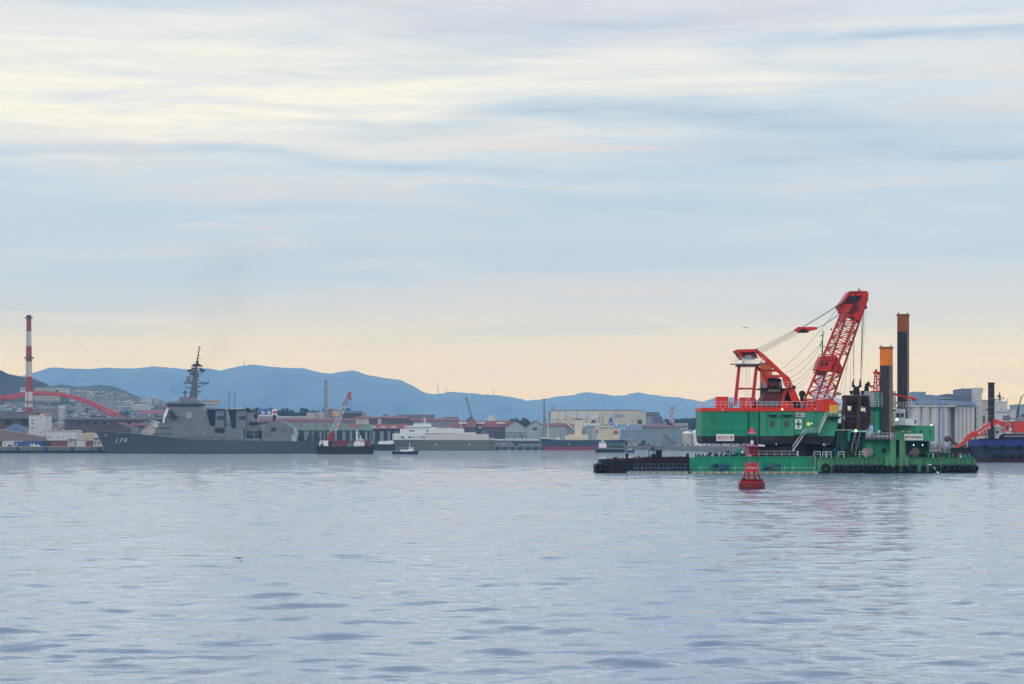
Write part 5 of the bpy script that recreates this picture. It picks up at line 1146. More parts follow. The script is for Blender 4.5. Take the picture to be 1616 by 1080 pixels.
# ------------------------------------------------------------------ car carrier
D = 1985.0; s = S(D)
m_ol = M('olive_hull', (98, 98, 86), .7, var=.06, scale=.03, streak=.2, scol=(80, 76, 70), sscale=.2); m_cw2 = M('ship_white', (206, 208, 206), .6, var=.04, streak=.15, scol=(150, 146, 140), sscale=.3)
m_cp = M('ship_pinkish_white', (198, 190, 186), .65, var=.04, streak=.15, scol=(150, 140, 136), sscale=.3)
B = ship('car_carrier', 'roll on ship with an olive lower hull, pale upper sides and a dark funnel', 'ship', 700, D)
part('hull', hull([(619.8, 694.3, 624, 1.5, .6), (623, 694.4, 627, 6, 2.5), (632, 694.5, 636, 10, 6), (650, 694.6, 652, 12, 9), (680, 694.8, 680, 12, 12), (772, 694.8, 772, 12, 12), (781, 694.8, 778, 10, 8)], D, .4), [m_ol, m_black, m_steelg], B, sm=25)
part('upper_side', hull([(619.6, 684.5, 619.8, 1.6, 1.5), (623, 684.3, 623, 6.2, 6), (632, 684.2, 632, 10.1, 10), (650, 684.2, 650, 12, 12), (671, 684.2, 671, 12.0, 12.0)], D, ZP(694.3, D), bottom=ZP(694.28, D), m_boot=0), [m_cw2, m_cw2, m_cw2], B, 'white forward upper side')
part('upper_side', MB().box(XP(671.1, D), XP(771, D), D - 12.02, D + 12.02, ZP(694.75, D), ZP(685.5, D)), m_cp, B, 'pinkish white aft upper side')
part('upper_side', MB().box(XP(771.1, D), XP(779, D), D - 9, D + 9, ZP(694.8, D), ZP(691.5, D)), m_cp, B)
part('deck_house', wedge([(631.5, 684.2), (632, 679), (634, 677.5), (643, 675.5), (646, 674.3), (687, 674.3), (689, 684.2)], D, 10, .05), m_cw2, B)
part('bridge', wedge([(638.2, 674.3), (638.2, 672.5), (652, 672), (653, 668.8), (678.5, 668.8), (680, 672.5), (680, 674.3)], D, 11, .05), m_cw2, B)
part('bridge_window_band', MB().box(XP(654, D), XP(677.5, D), D - 10.8, D + 5, ZP(674, D), ZP(672.4, D)), m_glass, B)
part('deck_house', wedge([(687.5, 684.3), (687.5, 678), (690, 676), (730, 676.6), (732, 678), (732, 685.4)], D, 9.8, .03), m_cw2, B)
part('deck_house', MB().box(XP(732.2, D), XP(751, D), D - 7, D + 7, ZP(685.4, D), ZP(682.8, D)), m_cw2, B)
for a, b in ((621, 622.6), (628, 630), (632.8, 637.6), (644.5, 649.5), (652, 654), (658.5, 660), (664, 666.6), (668, 670.3)): part('side_opening', MB().pbox(a, b, 689.2, 691.6, D - 12.08 if a > 640 else D - (11.1 if a > 632 else 9.0 if a > 627 else 5.9), .4), m_glass, B)
for a, b in ((646.5, 649.5), (651, 653.8), (673, 676)): part('window', MB().pbox(a, b, 679, 681.4, D - 10.05, .4), m_glass, B)
for px in (688.5, 740.5): part('side_port', MB().pbox(px - 1.2, px + 1.6, 701.3, 702.8, D - 12.1, .4), m_cw2, B)
part('funnel', wedge([(750.6, 685.4), (750.8, 669.5), (760, 669), (760.2, 685.4)], D, 3.6, .05), M('funnel_navy', (44, 50, 70), .6), B)
part('funnel_emblem', MB().prism([(757.3 + 1.9 * math.cos(a) * (1 if k % 2 else .5), 674.6 + 1.9 * math.sin(a) * (1 if k % 2 else .5)) for k, a in enumerate(math.pi * i / 4 for i in range(8))], D - 3.75, .1), m_signw, B)
part('exhaust_pipe', MB().tube(P(753.5, 669.2, D), P(753.5, 667.2, D), .5).tube(P(757.5, 669, D), P(757.5, 667.4, D), .4), m_black, B)
part('mast', MB().tube(P(670, 668.8, D), P(670, 657.5, D), .5, .25, 6).tube(P(666, 663, D), P(674, 663, D), .15).tube(P(667, 660, D), P(673, 660, D), .12).pbox(668, 672, 665, 666, D - 1, 1.5), m_cw2, B)
part('mast', MB().tube(P(727.5, 677, D), P(727.5, 652.5, D), .32, .16, 6).ball(P(727.5, 652, D), .5), m_cw2, B)
part('mast', MB().tube(P(633, 679, D), P(631.8, 676.5, D), .6).prism([(631, 684), (631.3, 677), (634, 684)], D, .4), m_cw2, B)
part('rail', MB().rail([P(690, 676.4, D - 9.5), P(731, 676.9, D - 9.5)], 1.3, 4, .09).rail([P(688, 684.5, D - 12), P(750, 685.4, D - 12)], 1.2, 4, .08).rail([P(654, 668.8, D - 10), P(678, 668.8, D - 10)], 1.3, 3, .09), m_cw2, B)
for a in (694, 702, 712, 722): part('ventilator', MB().pbox(a, a + 2.4, 682, 685.4, D - 11.3, 1.4), m_cw2, B)
part('stern_gear', MB().pbox(761, 763.5, 681, 685.5, D - 6, 3).pbox(765, 769, 683, 685.5, D - 6, 3), m_steelg, B)

# ------------------------------------------------------------------ bulk carrier
D = 1985.0
m_nv = M('navy_hull', (54, 62, 84), .6, var=.1, scale=.04, streak=.2, scol=(80, 66, 66), sscale=.2); m_rb = M('red_antifouling', (128, 58, 70), .8, var=.12, scale=.04, streak=.2, scol=(90, 60, 66), sscale=.2)
m_cr2 = M('ship_cream', (206, 198, 172), .65, var=.05, streak=.2, scol=(160, 130, 100), sscale=.3)
B = ship('bulk_carrier', 'cargo ship with a navy hull, red waterline and cream V shaped crane booms', 'ship', 918, D)
part('hull', hull([(851.5, 692, 857.5, 1, .5), (855, 692.3, 859, 4, 1.5), (862, 693, 864, 8, 4), (872, 694.3, 872, 11, 8), (884, 694.8, 884, 12, 11), (960, 694.8, 960, 12, 12), (978, 694.4, 974, 11, 7), (986, 694.2, 979, 9, 3)], D, ZP(704.6, D)), [m_nv, m_rb, m_steelg], B, sm=25)
part('forecastle', hull([(851.8, 690.6, 852, 1, .9), (855, 690.4, 855, 4, 4), (862, 690.6, 862, 8, 8), (874, 691.6, 874, 11, 11)], D, ZP(692.6, D), bottom=ZP(692.4, D), m_boot=0), [m_cr2] * 3, B)
part('rail', MB().rail([P(884, 694.6, D - 11.9), P(940, 694.6, D - 11.9)], 1.3, 4, .1).rail([P(940, 694.6, D - 11.9), P(984, 694.2, D - 10)], 1.3, 4, .1), m_offw, B)
for a, b in ((877, 884), (892, 928)): part('hatch_coaming', MB().pbox(a, b, 688, 694.8, D - 8, 16) if a > 880 else MB().pbox(a, b, 690.5, 694.8, D - 8, 16), m_cr2, B)
part('deck_house', MB().pbox(896, 927, 686, 687.95, D - 5, 10), m_cr2, B)
part('crane_pedestal', MB().prism([(907.2, 686), (907.5, 680.5), (906.8, 679), (907.2, 663.5), (918.3, 663.5), (919.6, 667), (919.2, 679), (917.6, 680.5), (917.8, 686)], D - 3, 6), m_cr2, B)
part('crane_head', MB().pbox(907, 918.6, 661.4, 663.4, D - 2, 4).pbox(909, 911, 660, 661.4, D - 1, 2).pbox(914.5, 916, 660, 661.4, D - 1, 2), m_steelg, B)
for a, b in (((907.3, 678.5), (875, 652.3)), ((918.8, 677), (947, 651))):
    for dd in (-1.6, 1.6): part('crane_boom', MB().beam(P(*a, D + dd), P(*b, D + dd * .4), 1.0), m_cr2, B)
    A, Bq = P(*a, D - 1.6), P(*b, D); C_, D_ = P(*a, D + 1.6), P(*b, D + .01)
    part('boom_brace', MB().truss((A, Bq), (C_, D_), 8, .2), m_cr2, B)
    part('luffing_rope', MB().tube(P(912 if b[0] < 900 else 914, 662, D), P(*b, D), .14, None, 4), m_steelg, B)
part('mast', MB().tube(P(865, 691, D), P(865, 664.6, D), .45, .25, 6).tube(P(862.4, 671, D), P(867.6, 671, D), .15).pbox(863, 867, 686, 687.2, D - 1, 2), m_cr2, B)
part('superstructure', MB().pbox(943.5, 965, 674.5, 694.3, D - 9, 16).pbox(965.01, 978, 677.5, 694.3, D - 8, 14).pbox(939.5, 944.8, 673.6, 677, D - 10, 18).prism([(943.6, 694.3), (941, 694.3), (943.6, 684)], D - 8, 2), m_cr2, B)
part('bridge', MB().pbox(945.5, 963.5, 671.2, 674.45, D - 11, 20), m_cr2, B)
for i in range(7): part('bridge_window', MB().pbox(946.6 + i * 2.3, 948.2 + i * 2.3, 670.2, 671.8, D - 11.1, .3), m_glass, B)
part('bridge', MB().pbox(946, 963, 669.7, 671.18, D - 10.9, 19.8), m_cr2, B)
for j in range(3):
    for i in range(5): part('porthole', MB().pbox(946.5 + i * 3.6, 947.6 + i * 3.6, 678.5 + j * 4.6, 679.8 + j * 4.6, D - 9.1, .3), m_glass, B)
part('funnel', wedge([(961, 671), (961.2, 662), (966.8, 662), (967.2, 671)], D + 3, 2.8, .05), m_signblue, B)
part('funnel_top', wedge([(962, 661.9), (963.5, 659), (964.4, 657.6), (965, 659), (966.4, 661.9)], D + 3, 1.6, .1), m_signblue, B)
part('funnel_emblem', MB().prism([(963, 668.5), (964, 664.5), (965, 668.5)], D + .1, .1), m_signw, B)
m_lb = M('lifeboat_orange_red', (192, 66, 66), .5)
for px, rr in ((972.2, 4.3), (941.3, 3.0)): part('lifeboat', MB().ball(P(px, 681.8, D - 9.5), rr * S(D) * .78, sq=.86), m_lb, B, sm=60); part('davit', MB().path([P(px - rr, 687, D - 9), P(px - rr, 678, D - 9.5), P(px - rr * .2, 675.6, D - 10)], .3), m_cr2, B)
part('radar_mast', MB().tube(P(956, 669.7, D), P(956, 662, D), .4, .25, 6).pbox(953, 959, 664, 664.8, D - .6, .8), m_cr2, B)
part('anchor', MB().ball(P(897.7 - 31, 700.5, D - 9.5), .5), m_wl, B)
for x in (867.5, 933): part('hull_mark', MB().pbox(x + 29, x + 31.6, 700.4, 702, D - 12.15, .3), m_offw, B)

# small barge and tug before the bulk carrier
D = 1450.0
B = ship('work_barge', 'small dark barge with a white wheelhouse and green cargo before the bulk carrier', 'barge', 962, D)
part('hull', hull([(938.8, 706.8, 940, 2, 1.5), (941, 706.8, 941.5, 4, 3.8), (962, 707.6, 962, 4.5, 4.3), (984, 706.4, 984, 4.5, 4.3), (985.5, 705.6, 985, 3, 2.6)], D, .7), [m_black, m_black, m_steelg], B)
part('rubbing_strip', MB().box(XP(941, D), XP(984, D), D - 4.75, D - 4.52, ZP(708.6, D), ZP(707.9, D)), m_wl, B)
part('cargo', MB().pbox(964, 984.5, 699.5, 706.6, D - 3, 6), M('green_cargo', (58, 104, 94), .7, var=.15), B); part('cargo', MB().pbox(964.5, 984, 703.4, 706.7, D - 3.4, .3), m_grc, B)
part('wheelhouse', MB().pbox(945.3, 957, 700.5, 707, D - 2.4, 4.6).pbox(946.4, 955.5, 697.3, 700.48, D - 2, 3.8), m_signw, B)
for x in (947, 949.8, 952.6): part('window', MB().pbox(x, x + 2, 698, 699.5, D - 2.12, .2), m_glass, B)
part('mast', MB().tube(P(951, 697.3, D), P(951, 693.4, D), .2).pbox(948.5, 953.6, 695, 695.6, D - .3, .5), m_signw, B)
D = 1440.0
B = ship('tug_boat', 'tiny blue grey push tug at the right end of the small dark barge', 'tug', 993, D)
part('hull', hull([(985.8, 711, 987, 1, .8), (988, 710.6, 988.5, 2.2, 2), (996, 710.8, 996, 2.4, 2.2), (1001.8, 709.4, 1000.6, .8, .5)], D, .3), [M('tug_slate', (62, 76, 104), .6), m_black, m_steelg], B)
part('wheelhouse', MB().pbox(990, 998, 707.5, 710.9, D - 1.4, 2.8).pbox(991.3, 996, 705.8, 707.48, D - 1, 2), m_pgrey, B); part('window', MB().pbox(991.8, 995.6, 706.2, 707.2, D - 1.1, .15), m_glass, B)
part('mast', MB().tube(P(993.5, 705.8, D), P(993.5, 700, D), .12, None, 5).tube(P(991.5, 703, D), P(995.5, 703, D), .08, None, 4), m_signw, B); part('side_tyre', MB().torus(P(998.5, 712.2, D - 2.4), .5, .16), m_black, B)

def regroup(root, rules):
    for ch in list(root.children):
        base_ = ch.name.split('.')[0]
        if ch.children: continue
        for anchor, names in rules:
            if ch is not anchor and base_ in names: ch.parent = anchor; break
def first(root, nm): return sorted([c for c in root.children if c.name.split('.')[0] == nm], key=lambda c: c.name)[0]
regroup(W, [(mast, ('pole_mast', 'yard', 'sensor_platform', 'sensor_box', 'sensor_dome', 'radar_screen', 'lantern', 'mast_fitting')), (first(W, 'bridge_house'), ('bridge_window', 'bridge_window_band', 'bridge_roof', 'radar_array', 'bow_edge_panel')), (first(W, 'aft_house'), ('window', 'porthole'))])
# ================================================================== grab dredger
DD = 426.0; s = S(DD)
m_g = M('dredger_green', (10, 136, 104), .5, var=.16, scale=.3, streak=.5, scol=(54, 84, 56), sscale=.9, bump=.08)
m_g2 = M('dredger_green_light', (48, 142, 110), .55, var=.13, scale=.35, streak=.3, scol=(92, 96, 66), sscale=1.0, bump=.08)
m_gs = M('dredger_green_rusty', (70, 142, 100), .65, var=.2, scale=.6, streak=.8, scol=(104, 72, 42), sscale=1.5, bump=.15)
m_gd = M('dredger_green_dark', (8, 66, 54), .6, var=.15, scale=.4, streak=.2, scol=(20, 52, 44), sscale=.8)
m_r = M('dredger_red', (214, 46, 26), .5, var=.12, scale=.3, streak=.3, scol=(150, 34, 26), sscale=.6)
m_rd = M('boom_red', (190, 42, 28), .5, var=.2, scale=.4)
m_rdk = M('winch_dark_red', (92, 34, 36), .6, var=.25, scale=.5)
m_bk = M('dredger_black', (20, 20, 28), .6, var=.35, scale=.3, streak=.25, scol=(52, 40, 40), sscale=.7)
m_bkp = M('pontoon_black', (15, 15, 19), .7, var=.5, scale=.5, streak=.25, scol=(70, 48, 40), sscale=.8)
m_w = M('rail_white', (206, 206, 210), .5, var=.05)
m_wp = M('house_white', (206, 208, 216), .6, var=.05, streak=.12, scol=(150, 140, 130), sscale=.8)
m_or = M('spud_orange', (226, 116, 18), .55, var=.18, scale=.6, streak=.35, scol=(150, 80, 36), sscale=1.2)
m_ord = M('spud_orange_dark', (140, 76, 36), .6, var=.2, scale=.5, streak=.4, scol=(92, 60, 40), sscale=1.2)
m_sp = M('spud_steel', (30, 36, 48), .5, metal=.0, var=.25, scale=.4, streak=.35, scol=(92, 78, 66), sscale=1.3, bump=.2)
m_sr = M('spud_rust', (122, 100, 80), .7, var=.2, scale=.6, streak=.5, scol=(72, 60, 52), sscale=1.2)
m_rb2 = M('grab_rust', (46, 33, 31), .75, var=.35, scale=.9, streak=.3, scol=(30, 26, 28), sscale=1.0)
m_ty = M('tyre_rubber', (26, 28, 32), .8, var=.35, scale=1.5)
m_ye = M('yellow_paint', (220, 170, 50), .55, var=.08)
m_rope = M('wire_rope', (84, 88, 98), .6, var=.1)
m_bl = M('pump_blue', (30, 74, 128), .6, var=.2, scale=1.0)
m_lampg = M('lamp_green', (200, 255, 190), .5, emit=((170, 255, 130), 5.0))
m_lampw = M('lamp_warm', (255, 240, 190), .5, emit=((255, 235, 170), 5.0))
m_lampc = M('lamp_cool', (220, 255, 240), .5, emit=((190, 255, 235), 2.5))
m_rust = M('rusty_gear', (118, 78, 62), .8, var=.3, scale=1.2)

G = thing('grab_dredger', 'big green grab dredger with a red lattice boom and tall orange topped spuds', 'dredger', Vector((XP(1310, DD), DD + 10, 0)))
def pp(name, mb, mt, label=None, parent=None, sm=0): return part(name, mb, mt, parent or G, label, sm)
Y0 = DD; DEP = 24.0
# hull: left section (smooth) and right section (ribbed)
hl = MB().prism([(1090.5, 747.6), (1088.5, 727), (1092, 722.5), (1097, 721.4), (1289, 721.4), (1289, 758), (1092, 758)], Y0, DEP)
hl_ = pp('hull', hl, m_g)
pp('hull_seam', MB().pbox(1140, 1140.6, 721.5, 748, Y0 - .05, .04).pbox(1205, 1205.6, 721.5, 748, Y0 - .05, .04).pbox(1245.6, 1246.2, 721.5, 748, Y0 - .05, .04).pbox(1287.5, 1289, 721.6, 748, Y0 - .09, .08), m_gd)
pp('hull', MB().pbox(1289.01, 1537, 723.4, 758, Y0 - .4, DEP + .8).prism([(1537.01, 723.4), (1540.5, 727), (1542, 734), (1542, 758), (1537.01, 758)], Y0 - .4, DEP + .8), m_gs, 'ribbed rust streaked right half of the hull')
for i, a in enumerate(np.arange(1312, 1538, 8.2)): pp('hull_rib', MB().pbox(a, a + 1.5, 724.4, 734 if i % 3 else 747, Y0 - .75, .34), m_g2 if i % 3 else m_gs)
pp('deck_edge', MB().pbox(1289.02, 1537.5, 722.5, 723.38, Y0 - .8, 1.2).pbox(1098, 1289, 720.5, 721.38, Y0 - .2, .5), m_g2)
pp('hull', MB().pbox(1100, 1284, 746.2, 757, Y0 - .06, .05).pbox(1291, 1541, 744.6, 757, Y0 - .46, .05), m_bk, 'dark waterline belt of the hull')
pp('hull', MB().pbox(1316, 1412, 733.5, 744.5, Y0 - .46, .05).pbox(1431, 1448, 733.5, 744.5, Y0 - .46, .05).pbox(1466, 1536, 733.5, 744.5, Y0 - .46, .05), m_bk, 'black rubbing belt behind the tyres')  # thin black band laid on the hull behind the tyres
# black pontoon in line with the hull
mb = MB().prism([(941.5, 757), (941, 738), (941.8, 733.5), (948, 731.5), (949, 725.3), (986, 724.2), (1012, 723.4), (1014, 722.2), (1087.9, 721.2), (1087.9, 757)], Y0 + 2, 16)
T = thing('pontoon', 'long low black steel pontoon with a small deck hut left of the dredger', 'pontoon', Vector((XP(1015, DD), DD + 8, 0)))
part('hull', mb, m_bkp, T); part('rust_strake', MB().pbox(950, 1087.5, 726.2, 726.9, Y0 + 1.85, .14), m_rdk, T)
part('deck_hut', MB().pbox(1036, 1044.5, 711.5, 721.6, Y0 + 5, 2.4), m_bkp, T); part('hut_roof', MB().pbox(1023.5, 1045.3, 710.4, 711.45, Y0 + 4.6, 3.4), m_bkp, T)
for x in (1024.2, 1031.5): part('hut_post', MB().tube(P(x, 711.4, Y0 + 4.8), P(x, 722, Y0 + 4.8), .1, None, 6), m_bkp, T)
part('deck_box', MB().pbox(1028, 1035, 717, 721.9, Y0 + 5, 2), m_bkp, T)
for x in (989.5, 1085): part('bollard', MB().tube(P(x, 724, Y0 + 3), P(x, 717.5, Y0 + 3), .28, None, 8).tube(P(x - 2, 718, Y0 + 3), P(x + 2.2, 718, Y0 + 3), .3, None, 8), m_bkp, T)
part('mooring_ring', MB().torus(P(1005.4, 721.6, Y0 + 3), .27, .06), m_rust, T); part('mooring_hump', MB().ball(P(971, 725, Y0 + 5), .5), m_bkp, T)
for i, (x, y) in enumerate(((944.5, 738.5), (951, 737))): solo('tyre_fender', MB().torus(P(x, y, Y0 + 1.55), .62, .3), m_ty, ['black tyre hanging on the far left corner of the black pontoon', 'second black tyre from the left end of the black pontoon'][i], 'tyre', sm=60)
gg = random.Random(52)
for i in range(30):
    x = gg.uniform(952, 1086); y = 725.2 - (x - 950) / 138 * 4; w = gg.uniform(.6, 3.5); h = gg.uniform(.8, 3.2)
    part('deck_scrap', MB().pbox(x, x + w, y - h, y + .4, Y0 + gg.uniform(2.2, 9), gg.uniform(.3, 1)) if i % 3 else MB().tube(P(x, y, Y0 + 4), P(x + gg.uniform(-1, 3), y - h * 1.3, Y0 + 4), .08, None, 5), gg.choice([m_bkp, m_bkp, m_rust, m_bk]), T)
# crane house
hz0 = 2.5
CB = pp('crane_house', MB().prism([(1107.5, 688.5), (1107.5, 649.3), (1199.5, 649.3), (1199.5, 688.5)], Y0 + 2.0, 14), m_g)
pp('crane_house', MB().prism([(1199.6, 688.5), (1199.6, 649.3), (1324, 649.3), (1322.5, 668), (1316.5, 688.5)], Y0 + 1.6, 14.6), m_g2, 'lighter green engine room half of the house')
c0 = P(1107.5, 688.5, Y0 + 2); c1 = P(1107.5, 649.3, Y0 + 2)
pp('house_corner', MB().lathe((c0.x + 1.3, c0.y + 1.31, c0.z), [(1.36, 0), (1.36, c1.z - c0.z)], 16), m_g)
pp('house_seam', MB().pbox(1180.4, 1182.6, 649.4, 688.4, Y0 + 1.85, .14).pbox(1197.4, 1199.3, 649.4, 688.4, Y0 + 1.85, .14), m_gd)
for x in (1127.5, 1154): pp('house_seam', MB().pbox(x, x + .35, 649.4, 688.4, Y0 + 1.95, .04), m_gd)
for x in (1211, 1233.5, 1253, 1269, 1285, 1289.5, 1305): pp('house_seam', MB().pbox(x, x + .45, 649.4, 688.4, Y0 + 1.54, .05), m_gd)
pp('house_seam', MB().pbox(1109, 1197, 661.8, 662.2, Y0 + 1.95, .04).pbox(1109, 1197, 680.8, 681.2, Y0 + 1.95, .04), m_gd)
pp('roof_band', MB().pbox(1106.8, 1199.8, 644, 649.28, Y0 + 1.75, 14.5).pbox(1199.81, 1290.5, 644, 649.28, Y0 + 1.3, 15), m_r)
pp('skirt', MB().prism([(1107.8, 688.52), (1199.9, 688.52), (1199.9, 700.5), (1112, 700.5), (1109, 697)], Y0 + 2.1, 13.5), m_bk)
pp('skirt', MB().prism([(1200, 688.52), (1316.3, 688.52), (1316.3, 696), (1312, 701), (1200, 701)], Y0 + 1.75, 13.8), m_bk)
pp('skirt_rust_patch', MB().prism([(1200, 689), (1221, 689), (1220, 695), (1214, 693), (1200, 694)], Y0 + 1.7, .04), M('skirt_rust', (62, 52, 56), .8, var=.4, scale=1.5))
pp('slew_base', MB().pbox(1197.5, 1272, 701.02, 722.2, Y0 + 3.5, 13).tube(P(1240, 722.3, Y0 + 10), P(1240, 700.9, Y0 + 10), 7.4, 7.0, 28).pbox(1272.01, 1300, 701.02, 716, Y0 + 5, 11), m_bk)
pp('slew_bracket', MB().prism([(1272.2, 716), (1300, 716), (1312, 701.2), (1318, 701.2), (1318, 722.6), (1272.2, 722.6)], Y0 + 6, 8), M('slew_dark_steel', (28, 40, 44), .7, var=.3))  # bracket in its own dark grey-green steel
# front red cab and doors
pp('front_cab', MB().prism([(1290.6, 649.29), (1290.6, 631.2), (1315, 631.2), (1322.6, 636.8), (1322.6, 649.29)], Y0 + 1.2, 13), m_r)
pp('front_cab', MB().prism([(1306.2, 631.15), (1312, 629.3), (1316, 630.9)], Y0 + 3, 5), m_r)
d1 = pp('yellow_door', MB().pbox(1308.9, 1314.9, 639.2, 652.5, Y0 + 1.1, .35), m_ye); pp('yellow_door', MB().pbox(1315.3, 1321.4, 639.2, 652.5, Y0 + 1.1, .35), m_ye)
for x in (1302, 1306.5): pp('house_seam', MB().pbox(x, x + .4, 632, 649.2, Y0 + 1.15, .04), m_rdk)
pp('visor', MB().pbox(1322.7, 1327, 636.9, 638.2, Y0 + 3, 3).pbox(1322.7, 1326, 640.2, 641.2, Y0 + 3, 3), m_gd)
# windows, hoods, signs
for a, b in ((1215, 1222.3), (1237.4, 1245)):
    w_ = pp('window', MB().pbox(a, b, 664.8, 674, Y0 + 1.48, .2), M('louvre_grey', (84, 92, 92), .5, var=.3, scale=3))
    part('window_bar', MB().pbox((a + b) / 2 - .25, (a + b) / 2 + .25, 664.8, 674, Y0 + 1.42, .05).pbox(a, b, 669.1, 669.6, Y0 + 1.42, .05), m_gd, w_)
for a, b in ((1213.3, 1227.4), (1235.2, 1251)):
    pp('vent_hood', MB().prism([(a, 651.2), (b, 651.2), (b - .8, 655), (a + .8, 655)], Y0 + .2, 1.38), m_g); pp('vent_opening', MB().pbox(a + 1.5, b - 1.5, 655.02, 657.4, Y0 + .7, .87), m_bk)
SG1 = pp('name_sign', MB().pbox(1255.4, 1270, 652, 658.2, Y0 + 1.46, .12), m_signw)
TXT.append(lambda: text('name_lettering', 'KOBELCO', P(1262.7, 655.1, Y0 + 1.42), 6.1 * s, M('letter_navy', (38, 44, 80), .6), SG1, bold=.02, width=13.2 * s))
pp('safety_sign', MB().pbox(1254.9, 1265.2, 662, 677.3, Y0 + 1.46, .12), m_signw)
pp('safety_cross', MB().pbox(1258.8, 1261.3, 663.4, 675.4, Y0 + 1.40, .05).pbox(1255.9, 1258.79, 668, 670.8, Y0 + 1.40, .05).pbox(1261.31, 1264.2, 668, 670.8, Y0 + 1.40, .05), M('cross_green', (16, 98, 72), .6, var=.03))
SG2 = pp('warning_sign', MB().pbox(1130.6, 1158.4, 685.4, 696.2, Y0 + 1.88, .14), m_signw)
TXT.append(lambda: text('warning_lettering', '旋回注意', P(1144.5, 690.8, Y0 + 1.85), 6.4 * s, M('letter_maroon', (150, 36, 66), .6, var=.02), SG2, bold=.0, width=24.5 * s, spacing=1.05))
pp('lit_window', MB().pbox(1273.6, 1278.8, 666.6, 672, Y0 + 1.48, .16), M('warm_pane', (226, 206, 110), .5, emit=((230, 205, 100), .35)))
# stairs and landings
def stair(a, b, D, w=.9):
    A, B_ = P(*a, D), P(*b, D); mb = MB(); o = Vector((0, w, 0))
    for q in (Vector((0, 0, 0)), o): mb.beam(A + q, B_ + q, .12); mb.tube(A + q + Vector((0, 0, .95)), B_ + q + Vector((0, 0, .95)), .05, None, 4)
    n = 9
    for i in range(n + 1):
        p = A.lerp(B_, i / n); mb.box(p.x - .13, p.x + .13, p.y, p.y + w, p.z - .03, p.z + .03)
        if i % 3 == 0: mb.tube(p, p + Vector((0, 0, .95)), .04, None, 4)
    return mb
pp('stair', stair((1292.5, 683.5), (1304.5, 657.6), Y0 + .3), m_w); pp('stair', stair((1251.5, 711.5), (1270.5, 684.2), Y0 + .3), m_w)
pp('landing', MB().pbox(1254 + 16, 1293, 684.2, 685.4, Y0 + .2, 1.4).pbox(1255, 1270, 686, 687, Y0 + .2, 1.4), m_gd)
pp('landing_rail', MB().rail([P(1272, 684.2, Y0 + .25), P(1292.5, 684.2, Y0 + .25)], 1.05, 1.0, .035), m_w)
pp('landing', MB().pbox(1306.5, 1328, 657.3, 658.6, Y0 - .3, 2.2), m_gd); pp('landing_bracket', MB().prism([(1308, 658.65), (1327, 658.65), (1322, 663), (1314, 664)], Y0 + .4, 1.2), m_gd)
pp('landing_rail', MB().rail([P(1306.6, 657.3, Y0 - .2), P(1328, 657.3, Y0 - .2)], 1.1, .8, .04).rail([P(1328, 657.3, Y0 - .2), P(1328, 657.3, Y0 + 1.8)], 1.1, .8, .04), m_w)
pp('landing_rail', MB().rail([P(1322, 663.5, Y0 + .5), P(1333, 663.5, Y0 + .5)], .9, .9, .04, 3), m_w)
# roof: rails, boxes, lamps
zr = ZP(644, Y0 + 2) + .02
def R(px, y): return Vector((XP(px, DD + 2), DD + y, zr))
pp('roof_rail', MB().rail([R(1108, 2.1), R(1152, 2.1)], 1.35, 1.05, .035).rail([R(1108, 2.1), R(1108, 15)], 1.35, 1.6, .035).rail([R(1108, 15), R(1152, 15)], 1.35, 1.6, .03), m_w)
pp('roof_rail', MB().rail([R(1153.5, 2.0), R(1185, 2.0)], 1.35, 1.05, .035).rail([R(1186, 1.9), R(1289.5, 1.9)], 1.35, 1.05, .035), m_w)
pp('roof_box', MB().rbox(R(1142, 6) + Vector((0, 0, 1.15)), (2.55, 3, 2.28)), m_r); pp('roof_box_lid', MB().rbox(R(1142, 6) + Vector((0, 0, 2.38)), (2.3, 2.7, .15)), m_rd)
pp('roof_box', MB().rbox(R(1180.5, 6) + Vector((0, 0, 1.15)), (2.5, 3, 2.28)), m_r); pp('roof_box', MB().rbox(R(1192, 7.5) + Vector((0, 0, 1.05)), (1.3, 3, 2.1)), m_rdk)
pp('roof_vent', MB().tube(R(1154.5, 6), R(1154.5, 6) + Vector((0, 0, 1.6)), .12).tube(R(1156.6, 5), R(1156.6, 5) + Vector((0, 0, 1.1)), .2), m_rdk)
pp('roof_gear', MB().rbox(R(1258, 6) + Vector((0, 0, .65)), (3.2, 3, 1.3)).rbox(R(1222, 6) + Vector((0, 0, .4)), (7.2, 4, .8)).rbox(R(1240, 5) + Vector((0, 0, .75)), (2.2, 3, 1.4)), m_r)
pp('roof_gear', MB().rbox(R(1216, 4) + Vector((0, 0, .9)), (4.6, 1, 1.0)).rbox(R(1272, 5) + Vector((0, 0, .6)), (2, 2, 1.2)), m_steelg)
pp('roof_gear', MB().rbox(R(1282, 6) + Vector((0, 0, .9)), (2.6, 5, 1.8)), m_r)
lamp = pp('floodlight', MB().ball(P(1234.7, 646.4, Y0 + 1.0), .15), m_lampw); lamp = pp('floodlight', MB().ball(P(1281, 668.6, Y0 + 1.3), .1), m_lampc)
for x, y in ((1141.5, 646), (1288.4, 644)): pp('lamp_bracket', MB().tube(P(x, y, Y0 + 1.5), P(x - 1.5, y + 1.6, Y0 + .9), .1, .2, 6), m_w)
for x, y, yy in ((1225, 701.5, 1.5), (1299.4, 701.4, 3)): pp('floodlight', MB().ball(P(x, y, Y0 + yy), .07), m_lampc)

